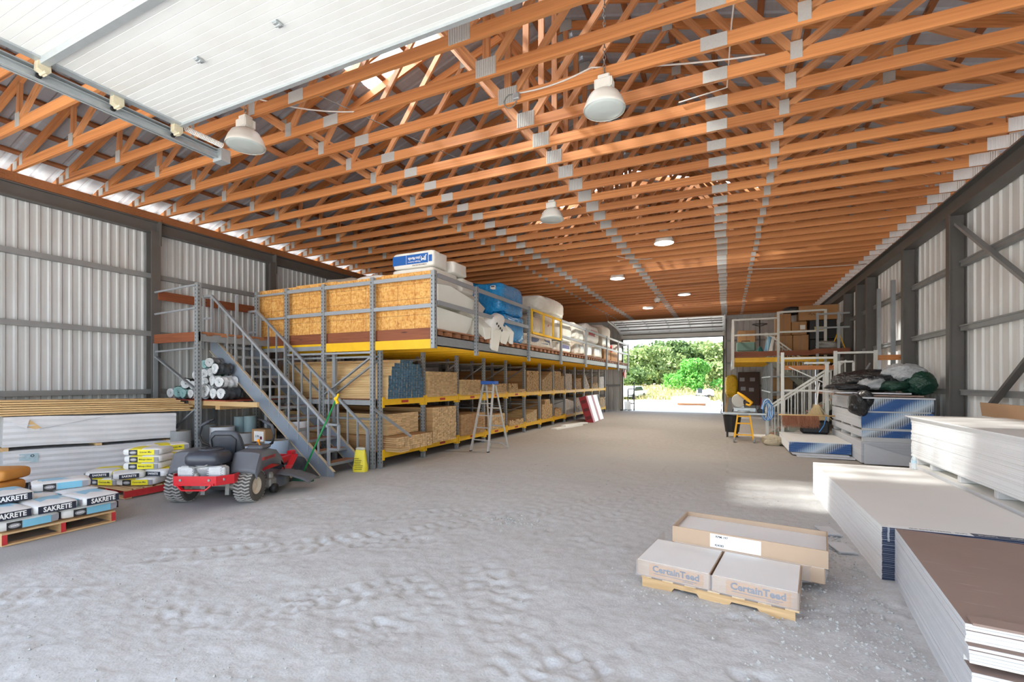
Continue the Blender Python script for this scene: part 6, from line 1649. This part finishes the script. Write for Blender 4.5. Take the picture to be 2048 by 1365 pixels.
gf = thing('guard_frame', 'white steel guard frame of tall posts and rails round the right-hand stair', 'frame', (1.48, 15.5, 0))
for x, y, zt in ((1.45, 15.45, 2.62), (2.72, 15.45, 2.63), (2.50, 15.3, 2.30), (3.62, 15.45, 2.63)):
    MB().box(x-.04, y-.035, .0, x+.04, y+.035, zt).build('post', PALEPAINT, gf)
for a, b, zz_ in ((1.45, 2.72, 2.42), (2.72, 3.62, 2.55), (2.72, 3.62, 1.62), (1.45, 2.72, 1.50), (1.95, 2.62, 2.28)): MB().box(a+.03, 15.43, zz_, b-.03, 15.47, zz_+.055).build('rail', PALEPAINT, gf)
mb = MB(); mb.box(0,-.02,0,1.2,.02,.12); o = mb.build('timber_rail', T_WOOD, gf, world=False); o.location = (.0, -.05, 2.12)
mb = MB(); mb.box(0,-.02,0,1.0,.02,.14); o = mb.build('timber_rail', T_WOOD, gf, world=False); o.location = (2.15, .05, 2.36)
for a, b in (((2.80, 15.4, 2.33), (3.12, 15.4, 2.33)), ((3.12, 15.4, 2.33), (3.12, 15.4, 1.92)), ((3.12, 15.4, 1.92), (2.80, 15.4, 1.92)), ((2.80, 15.4, 1.92), (2.80, 15.4, 2.33))): MB().beam(a, b, .05, .05, (0,1,0)).build('square_loop', PALEPAINT, gf)
MB().beam((1.6, 15.4, 2.2), (2.7, 15.4, 1.62), .03, .05, (0,1,0)).build('brace', PALEPAINT, gf); MB().beam((3.2, 15.9, 1.5), (3.6, 15.9, 2.3), .03, .06, (0,1,0)).build('brace', RACK, gf)
# goods on the right platform
def carton(x0, x1, y0, y1, z0, z1, label, m_=None, tape=True, name='storage_carton'):
    t = thing(name, label, 'box', ((x0+x1)/2, (y0+y1)/2, z0))
    MB().cbox(x0, y0, z0, x1, y1, z1, .012).build('box_body', m_ or CARD, t)
    if tape: MB().box((x0+x1)/2-.03, y0-.002, z0+.02, (x0+x1)/2+.03, y0-.0005, z1-.01).build('tape', plain('tan_tape', srgb(160, 120, 80), .4) if 'tan_tape' not in bpy.data.materials else bpy.data.materials['tan_tape'], t)
    return t
carton(1.9, 2.45, 22.3, 23.2, 2.80, 3.70, 'lower left brown carton in the tall pile on the right platform'); carton(2.47, 3.02, 22.3, 23.2, 2.80, 3.70, 'lower right brown carton in the tall pile on the right platform')
carton(1.85, 2.4, 22.3, 23.2, 3.71, 4.60, 'upper left brown carton reaching the top rail'); c_ = carton(2.42, 2.95, 22.3, 23.2, 3.71, 4.25, 'upper right brown carton with a white label')
MB().box(2.72, 22.296, 3.92, 2.90, 22.299, 4.10).build('paper_label', WHITE, c_)
c_ = carton(2.66, 4.02, 22.15, 22.9, 4.27, 4.86, 'big brown carton with a dark swoosh on top of the pile', tape=False)
MB().tube([(3.08, 22.143, 4.60), (3.2, 22.143, 4.66), (3.35, 22.143, 4.68), (3.5, 22.143, 4.65), (3.6, 22.143, 4.60)], [.004,.012,.016,.012,.004], 6).build('printed_swoosh', INK, c_)
MB().tube([(3.0, 22.143, 4.5), (3.06, 22.143, 4.56), (3.1, 22.143, 4.46), (3.16, 22.143, 4.53), (3.22, 22.143, 4.47), (3.28, 22.143, 4.53), (3.36, 22.143, 4.47), (3.44, 22.143, 4.54)], .008, 6).build('printed_script', INK, c_)
carton(3.04, 3.95, 22.2, 22.95, 3.5, 4.26, 'dark crate under the big carton', BLACK, False, 'dark_crate'); carton(3.05, 3.95, 22.2, 22.95, 2.80, 3.48, 'black box low on the right of the platform', BLACK, False, 'dark_crate')
MB().box(3.2, 22.195, 3.85, 3.55, 22.199, 4.0).build('paper_label', plain('yellowed_label', srgb(196, 186, 120), .6), bpy.data.objects['dark_crate'])
carton(.42, 1.10, 22.4, 23.1, 3.45, 3.98, 'small orange-brown carton at the left of the right platform'); carton(.42, 1.10, 22.4, 23.1, 2.80, 3.43, 'carton under the small one at the left of the right platform', WHITE)
t = thing('green_case', 'grey-green power tool case on the right platform', 'case', (.75, 21.6, 2.80)); MB().cbox(.35, 21.3, 3.02, 1.05, 21.7, 3.40, .04).build('case_body', plain('case_green', srgb(96, 128, 116), .5), t); MB().tube([(.55,21.5,3.40),(.55,21.5,3.46),(.85,21.5,3.46),(.85,21.5,3.40)], .015, 6).build('handle', BLACK, t); MB().cbox(.38, 21.32, 2.80, 1.0, 21.68, 3.02, .02).build('case_base', WHITE, t)
o = MB().pillow(.75, .7, .34, (2.5, 22.6, 4.74), None, .8, .8, 26, 14, .16, 4).build('plastic_bag', TBK, smooth=True); tag(o, 'shiny black plastic bag on the carton pile', 'bag')
t = thing('umbrella_stand', 'dark umbrella-like rack with a wide top ring on the right platform', 'stand', (1.25, 22.2, 2.80)); MB().tube([(1.25,22.2,2.80),(1.25,22.2,4.45)], .025, 8).build('pole', BLACK, t); MB().tube([(1.25+.28*math.cos(a), 22.2+.28*math.sin(a), 4.2) for a in [i*.42 for i in range(16)]], .015, 6).build('ring', BLACK, t)
for i in range(4): MB().tube([(1.25,22.2,4.1),(1.25+.28*math.cos(i*1.57),22.2+.28*math.sin(i*1.57),4.2)], .012, 6).build('spoke', BLACK, t)
MB().lathe([(.3,0),(.05,.45),(.03,.46)], 10, (1.25,22.2,2.80)).build('base', plain('stand_teal', srgb(24, 92, 84), .5), t)
for i, (m_, lb) in enumerate(((plain('pale_blue_sheet', srgb(120, 190, 226), .3), 'pale blue plastic sheet leaning by the stand'), (WHITE, 'white plastic sheet leaning by the stand'))):
    o = MB().obox((1.5+.14*i, 22.0, 3.22), (.12, .5, .84), rotm(0,.2,0)).build('plastic_sheet', m_); tag(o, lb, 'sheet')
o = MB().pillow(.8, .4, .3, (3.4, 20.45, 3.12), None, .7, .7, 24, 14, .25, 12).build('wire_heap', STL, smooth=True); tag(o, 'heap of silvery wire and parts at the platform edge', 'heap')
t = thing('yellow_trestle', 'small yellow folding trestle standing on the platform edge', 'trestle', (3.66, 20.3, 2.98))
for s in (-1, 1): MB().beam((3.66, 20.3, 3.62), (3.66+s*.2, 20.3, 2.99), .03, .03, (0,1,0)).build('leg', YELLOW, t)
MB().tube([(3.66,20.3,3.6),(3.63,20.3,3.95)], .02, 8).build('stem', YELLOW, t)
# mitre saw on its wheeled stand
sw = thing('saw_stand', 'yellow wheeled folding stand carrying the mitre saw', 'stand', (.45, 15.5, 0))
SY = plain('saw_yellow', srgb(244, 180, 30), .45)
for s in (-1, 1):
    for y0, y1 in ((15.2, 15.45), (15.85, 15.55)):
        MB().beam((.45+s*.26, y0, .02), (.45+s*.16, y1, .80), .04, .05, (0,1,0)).build('leg', SY, sw)
    MB().lathe([(.06,-.025),(.075,-.02),(.075,.02),(.06,.025),(.02,.03),(.02,-.03)], 18, (.45+s*.26, 15.12, .08), rotm(0, math.pi/2, 0)).build('wheel', TUBEG, sw)
for z_, y in ((.22, 15.27), (.55, 15.37), (.75, 15.44)): MB().beam((.45-.24+z_*.1, y, z_), (.45+.24-z_*.1, y, z_), .03, .04).build('cross_bar', SY, sw)
MB().cbox(-.12, 15.38, .80, 1.05, 15.62, .86, .01).build('top_beam', GALV, sw)
sa = thing('mitre_saw', 'mitre saw with a round white guard and yellow handle', 'saw', (.45, 15.5, .86))
MB().lathe([(.16,0),(.17,.02),(.16,.06)], 24, (.45,15.5,.86)).build('turntable', GALV, sa); MB().cbox(.18,15.55,.88,.78,15.60,1.0,.01).build('fence', GALV, sa)
MB().lathe([(.19,-.03),(.20,-.02),(.20,.02),(.19,.03),(.001,.035)], 26, (.32,15.5,1.22), rotm(math.pi/2,0,.3)).build('blade_guard', plain('guard_grey', srgb(196, 194, 186), .4), sa)
MB().tube([(.28,15.45,1.46),(.42,15.42,1.36),(.56,15.42,1.24),(.66,15.42,1.16),(.60,15.42,1.08),(.50,15.42,1.12)], [.03,.045,.05,.05,.04,.03], 10).build('yellow_handle', SY, sa, smooth=True)
MB().cbox(.44,15.48,1.10,.60,15.62,1.24,.03).build('motor', BLACK, sa); MB().beam((.45,15.62,.9),(.38,15.62,1.2),.06,.08).build('arm', GALV, sa); MB().cbox(.80,15.42,.865,1.0,15.58,.98,.02).build('clamp', BLACK, sa)
o = thing('black_bin', 'black plastic bin behind the saw stand', 'bin', (.12, 16.5, 0)); MB().lathe([(.20,.18),(.27,.70),(.29,.71),(.26,.70),(.19,.19)], 20, (.15,16.5,0)).build('bin_body', BLACK, o)
for s in (-1, 1): MB().box(.15+s*.14-.03, 16.42, 0, .15+s*.14+.03, 16.5, .22).build('leg', BLACK, o)
HB = [plain('hose_blue', srgb(60, 130, 196), .5), plain('hose_white', srgb(206, 222, 234), .5)]
t = thing('hose_coil', 'coil of blue and white air hose hung on the stair newel', 'hose', (1.02, 15.52, .6))
for i in range(7):
    MB().tube([(1.0+.03*i*.5 + (.09+.008*i)*math.cos(a), 15.5-.012*i, .92 + .02*(i%3) + (.26+.03*(i%3))*math.sin(a)) for a in [j*2*math.pi/18 for j in range(19)]], .012, 6).build('hose_loop', HB[i % 2], t, smooth=True)
t = thing('brush_roller', 'long brown bristle brush hung on a pole before the stair', 'brush', (2.0, 14.95, .8))
MB().tube([(1.30,14.95,.86),(2.62,14.95,.86)], .022, 10).build('pole', PINE, t, smooth=True)
BRB = plain('brown_bristle', srgb(164, 110, 84), .8, 0, .35, 30); STRAW = plain('straw_bristle', srgb(214, 190, 144), .8, 0, .3, 30)
mb = MB()
for i in range(1500):
    x = random.uniform(1.40, 2.25); a = random.gauss(0, .7); L = random.uniform(.22, .36)
    p = Vector((x, 14.95, .85)); q = p + Vector((random.gauss(0,.03), math.sin(a)*L*.6, -abs(math.cos(a))*L)); d = (q-p).normalized().cross(Vector((0,1,.2))).normalized()*.004
    mb.add([p-d, p+d, q+d*.4, q-d*.4], [(0,1,2,3)])
o = mb.build('bristles', BRB, t); tag(o, kind='stuff')
t = thing('straw_broom', 'straw broom head standing behind the brown brush', 'broom', (2.28, 15.1, .85)); mb = MB()
for i in range(900):
    p = Vector((2.22+random.gauss(0,.02), 15.1, 1.16)); q = Vector((2.14+random.gauss(.05,.10), 15.1+random.gauss(0,.05), .73)); d = Vector((.004,0,.0)); mb.add([p-d, p+d, q+d, q-d], [(0,1,2,3)])
o = mb.build('bristles', STRAW, t); tag(o, kind='stuff'); MB().tube([(2.22,15.1,1.14),(2.30,15.1,1.75)], .014, 8).build('handle', WHITE, t)
o = MB().cbox(1.86, 15.02, .352, 2.52, 15.32, .72, .05).build('black_tub', BLACK); tag(o, 'black tub behind the brush and low stack', 'tub')
o = MB().tube([(2.42,14.9,.84),(2.36,14.88,.6),(2.25,14.86,.42)], .012, 6).build('hanging_rope', HB[0]); tag(o, 'thin blue cord dangling from the brush pole', 'cord')
o = MB().pillow(.5, .45, .3, (1.15, 14.9, .12), None, .8, .8, 20, 12, .2, 2).build('rag_heap', plain('beige_rag', srgb(190, 176, 150), .9, 0, .2, 9)); tag(o, 'beige rag heap on the floor by the low stack', 'rag')
t = thing('electric_panel', 'brown electrical cabinet on the far wall beside the doorway', 'cabinet', (.85, 28.5, 1.0)); MB().cbox(.55, 28.35, .5, 1.6, 28.66, 2.3, .02).build('cabinet_body', plain('panel_brown', srgb(74, 52, 44), .6), t)
for i, (x, z_) in enumerate(((.75, 1.9), (1.25, 1.9), (1.2, 1.35), (.8, 1.4))): MB().box(x-.12, 28.34, z_-.1, x+.12, 28.35, z_+.1).build('gauge_plate', GREYP, t)
o = MB().pillow(.6, .4, 1.1, (.22, 28.3, 1.55), None, .6, .6, 30, 18, .15, 4, wr=.05).build('yellow_hose', plain('hose_yellow', srgb(206, 164, 20), .5, 0, .4, 14, bump=.8, bscale=12, dist=.05), smooth=True); tag(o, 'bundle of yellow hose hung on the far wall by the door', 'hose')
t = thing('wall_drum', 'red machine drum standing at the far wall', 'drum', (1.9, 28.2, 0)); MB().lathe([(.28,0),(.3,.03),(.3,.85),(.28,.9),(.001,.9)], 20, (1.9,28.2,.02)).build('drum_body', plain('dark_red', srgb(120, 36, 38), .5), t)
o = MB().obox((.0, 28.45, .75), (.12, .05, 1.5), rotm(0,.1,0)).build('leaning_plank', PINE); tag(o, 'plank leaning by the right side of the far doorway', 'plank')
# ================================================================== outdoors: yard, meadow, trees, vehicles
def yard_material():
    m, nt, bs = _nodes('yard_gravel'); v = _map(nt)
    c = _mixc(nt, _noise(nt, v, .4, 5), srgb(226, 222, 214), srgb(238, 236, 230))
    nt.links.new(c, bs.inputs['Base Color']); bs.inputs['Roughness'].default_value = .95; return m
def meadow_material():
    m, nt, bs = _nodes('meadow'); v = _map(nt)
    c = _ramp(nt, _noise(nt, v, .25, 5), [(.3, srgb(150, 156, 104)), (.5, srgb(166, 158, 112)), (.7, srgb(170, 152, 108))])
    nt.links.new(c, bs.inputs['Base Color']); bs.inputs['Roughness'].default_value = .95; return m
MEADOW = meadow_material()
mb = MB(); mb.grid([[(x, y, -.04) for x in (-90, -40, XL-.3, -3, XR+.6, 40, 90)] for y in (-90, -40, YF-2.4, 10, 30, 47)])
yd = mb.build('yard_ground', yard_material()); tag(yd, kind='structure')
def meadow_z(x, y):
    return min(1, max(0, (y-45)/28))*(1.35 + .25*math.sin(x*.11+1) + .12*math.sin(y*.2 + x*.3)) - .05
xs_ = [-90 + 4*i for i in range(46)]; ys_ = [45 + 2.2*i for i in range(20)] + [95, 110, 140]
mb = MB(); mb.grid([[(x, y, meadow_z(x, y)) for x in xs_] for y in ys_]); md_ = mb.build('meadow_ground', MEADOW, smooth=True); tag(md_, kind='structure')
GB = plain('tall_dry_grass', srgb(166, 154, 106), .9, 0, .25, 3); GG = plain('tall_green_grass', srgb(134, 150, 92), .9, 0, .25, 3)
for m_, n, lb in ((GB, 3600, 'tall straw-coloured grass on the meadow beyond the far doorway'), (GG, 1800, 'green grass tufts on the meadow beyond the far doorway')):
    mb = MB()
    for _ in range(n):
        y = 46.5 + 26*random.random()**1.3; x = random.uniform(-.30*y+2, .06*y+1); z = meadow_z(x, y); h = random.uniform(.2, .55); a = random.uniform(0, 3.1); w = .05
        dx, dy = math.cos(a)*w, math.sin(a)*w; lx = random.gauss(0, .12)
        mb.add([(x-dx, y-dy, z-.03), (x+dx, y+dy, z-.03), (x+lx, y, z+h)], [(0,1,2)])
    o = mb.build('meadow_grass', m_); tag(o, lb, 'grass', kind='stuff')
def leaf_material(name, c1, c2):
    m, nt, bs = _nodes(name)
    g = nt.nodes.new('ShaderNodeNewGeometry')
    c = _mixc(nt, g.outputs['Random Per Island'], c1, c2); nt.links.new(c, bs.inputs['Base Color'])
    bs.inputs['Roughness'].default_value = .7
    tl = nt.nodes.new('ShaderNodeBsdfTranslucent'); nt.links.new(c, tl.inputs[0]); mx = nt.nodes.new('ShaderNodeMixShader'); mx.inputs[0].default_value = .35
    out = nt.nodes['Material Output']; nt.links.new(bs.outputs[0], mx.inputs[1]); nt.links.new(tl.outputs[0], mx.inputs[2]); nt.links.new(mx.outputs[0], out.inputs[0]); return m
LEAF = [leaf_material('leaf_dark', srgb(66, 92, 50), srgb(110, 136, 78)), leaf_material('leaf_pale', srgb(112, 138, 84), srgb(160, 178, 118)), leaf_material('leaf_bright', srgb(66, 140, 56), srgb(130, 190, 92))]
BARK = plain('bark', srgb(92, 76, 60), .9, 0, .2, 5)
def tree(x, y, h, w, mi, label, seed, n=5200, low=.12, ls=.44):
    rg = np.random.default_rng(seed); z0 = meadow_z(x, y) if y > 45 else 0
    t = thing('broad_tree', label, 'tree', (x, y, z0), group='trees beyond the meadow')
    MB().tube([(0,0,-.1),(.1,0,h*.3),(-.1,.1,h*.6),(0,0,h*.85)], [w*.05, w*.04, w*.03, .03], 8).build('trunk', BARK, t, smooth=True, world=False)
    K = 26; bz = h*(low + (1-low)*rg.random(K)); br = w*rg.uniform(.14, .26, K)
    bx = rg.normal(0, .26, K)*w*(1.15 - .84*np.abs(bz/h - .42)); by = rg.normal(0, .26, K)*w; bz = np.maximum(np.minimum(bz, h - br*.8), .3)
    c = rg.integers(0, K, n); d = rg.normal(size=(n, 3)); d /= np.linalg.norm(d, axis=1)[:, None]
    p = np.stack([bx[c], by[c], bz[c]], 1) + d*(br[c]*rg.uniform(.65, 1.05, n))[:, None]
    p = p[p[:, 2] > .15]; n = len(p)
    a = rg.normal(size=(n, 3)); a /= np.linalg.norm(a, axis=1)[:, None]; q = np.cross(a, rg.normal(size=(n, 3))); q /= np.linalg.norm(q, axis=1)[:, None]
    s = (ls*rg.uniform(.6, 1.3, n))[:, None]
    V = np.stack([p - a*s/2 - q*s/3, p + a*s/2 - q*s/3, p + a*s/2 + q*s/3, p - a*s/2 + q*s/3], 1).reshape(-1, 3)
    me = bpy.data.meshes.new('crown'); me.vertices.add(n*4); me.vertices.foreach_set('co', V.reshape(-1))
    me.loops.add(n*4); me.loops.foreach_set('vertex_index', np.arange(n*4, dtype=np.int32)); me.polygons.add(n); me.polygons.foreach_set('loop_start', np.arange(0, n*4, 4, dtype=np.int32))
    me.update(calc_edges=True); me.materials.append(LEAF[mi])
    tag(inst(me, 'crown', parent=t), kind='stuff')
def at_u(u, y): r = ray(u, 700); return r.x/r.y*y
tree(at_u(1268, 84), 84, 5.8, 6.5, 1, 'pale leafy tree at the left edge of the doorway view', 1)
tree(at_u(1300, 80), 80, 6.2, 7.5, 1, 'pale green tree left of the middle of the doorway view', 2)
tree(at_u(1335, 88), 88, 7.6, 8.0, 0, 'tallest dark tree in the middle of the doorway view', 3, 7000)
tree(at_u(1366, 86), 86, 6.0, 6.0, 0, 'dark tree right behind the bright one', 4)
tree(at_u(1402, 92), 92, 7.5, 7.0, 1, 'tall thin-crowned pale tree behind the bright green one', 5)
tree(at_u(1440, 88), 88, 7.0, 6.5, 1, 'pale tree at the right jamb of the far doorway', 6)
tree(at_u(1478, 90), 90, 7.2, 8.0, 1, 'tree mostly hidden by the right jamb of the far doorway', 7, 1500)
tree(at_u(1235, 90), 90, 7.0, 8.0, 0, 'tree mostly hidden by the left jamb of the far doorway', 8, 1500)
tree(at_u(1391, 58), 58, 3.7, 4.0, 2, 'round bright green tree standing before the others', 9, 6000, low=.10, ls=.24)
tree(at_u(1350, 62), 62, 2.0, 2.4, 2, 'small green bush left of the bright green tree', 10, 800, ls=.2)
tree(at_u(1262, 72), 72, 2.6, 5.0, 0, 'dark shrub at the left of the meadow', 11, 1000)
tree(at_u(1430, 66), 66, 3.0, 4.0, 1, 'pale shrub right of the bright green tree', 12, 1000)
# vehicles and yard objects
CARB = plain('car_silver', srgb(206, 214, 220), .3, .3, .03, 4, coat=.5); CGL = plain('car_glass', srgb(40, 50, 60), .1)
def car(x, y, rz, label, body):
    t = thing('parked_car', label, 'car', (x, y, -.04), rz)
    P = [(-2.1,.35),(-2.1,.75),(-1.5,.85),(-.9,1.35),(.7,1.4),(1.4,.95),(2.1,.85),(2.15,.4)]
    MB().prism([(a, -.85, b) for a, b in P], (0,1.7,0)).build('body', body, t, world=False)
    for s in (-1, 1): MB().prism([(a, s*.853, b) for a, b in ((-1.35,.9),(-.85,1.28),(.62,1.32),(1.15,.95))], (0,-s*.002,0)).build('side_window', CGL, t, world=False)
    for wx in (-1.35, 1.35):
        for s in (-1, 1): MB().lathe([(.2,-.1),(.33,-.1),(.33,.1),(.2,.1),(.001,.08)], 18, (wx, s*.78, .33), rotm(math.pi/2,0,0)).build('wheel', BLACK, t, world=False)
car(at_u(1262, 48.5), 48.5, 1.35, 'pale car parked at the left of the yard', CARB)
t = thing('covered_pile', 'low pile under a white sheet on the sunlit yard', 'pile', (-2.5, 38.6, -.04))
MB().cbox(-3.5, 38.2, -.04, -1.5, 39.3, .28, .02).build('pile_base', plain('pile_brown', srgb(130, 92, 66), .8), t)
MB().pillow(2.7, 1.5, .6, (-2.55, 38.7, .36), None, .5, .6, 30, 16, .1, 2, flat=.25).build('white_sheet', WHITE, t, smooth=True)
t = thing('white_trailer', 'white machine on a trailer behind the covered pile', 'trailer', (at_u(1403, 48), 48, -.04)); tx = at_u(1407, 48)
MB().cbox(tx-.6, 47.6, .45, tx+.15, 48.6, 1.0, .06).build('body', WHITE, t); MB().cbox(tx-.5, 47.55, .7, tx-.1, 47.62, 1.15, .03).build('cab_window', CGL, t)
MB().pillow(.8, .8, .9, (tx+.5, 48.1, .62), None, .6, .6, 20, 12, .08, 5).build('sheeted_load', WHITE, t, smooth=True); MB().box(tx-.7, 47.7, .35, tx+.9, 48.5, .45).build('bed', BLACK, t)
for wx in (-.5, .5): MB().lathe([(.15,-.1),(.3,-.1),(.3,.1),(.15,.1)], 16, (tx+wx, 47.7, .27), rotm(math.pi/2,0,0)).build('wheel', BLACK, t)
t = thing('pallet_truck', 'small black and white lifting truck outside the left door jamb', 'truck', (-5.45, 29.6, -.04))
for x in (-5.25, -5.62): MB().box(x-.03, 29.5, -.02, x+.03, 29.58, 1.75 if x > -5.4 else 1.3).build('mast', BLACK, t)
for z in (.4, .9, 1.3): MB().box(-5.62, 29.5, z, -5.25, 29.56, z+.05).build('mast_bar', BLACK, t)
MB().cbox(-5.85, 29.45, .02, -5.45, 29.95, .55, .03).build('body', WHITE, t); MB().box(-5.8, 29.0, .0, -5.68, 29.5, .06).build('fork', STL, t); MB().box(-5.5, 29.0, .0, -5.38, 29.5, .06).build('fork', STL, t)
bpy.context.view_layer.update()
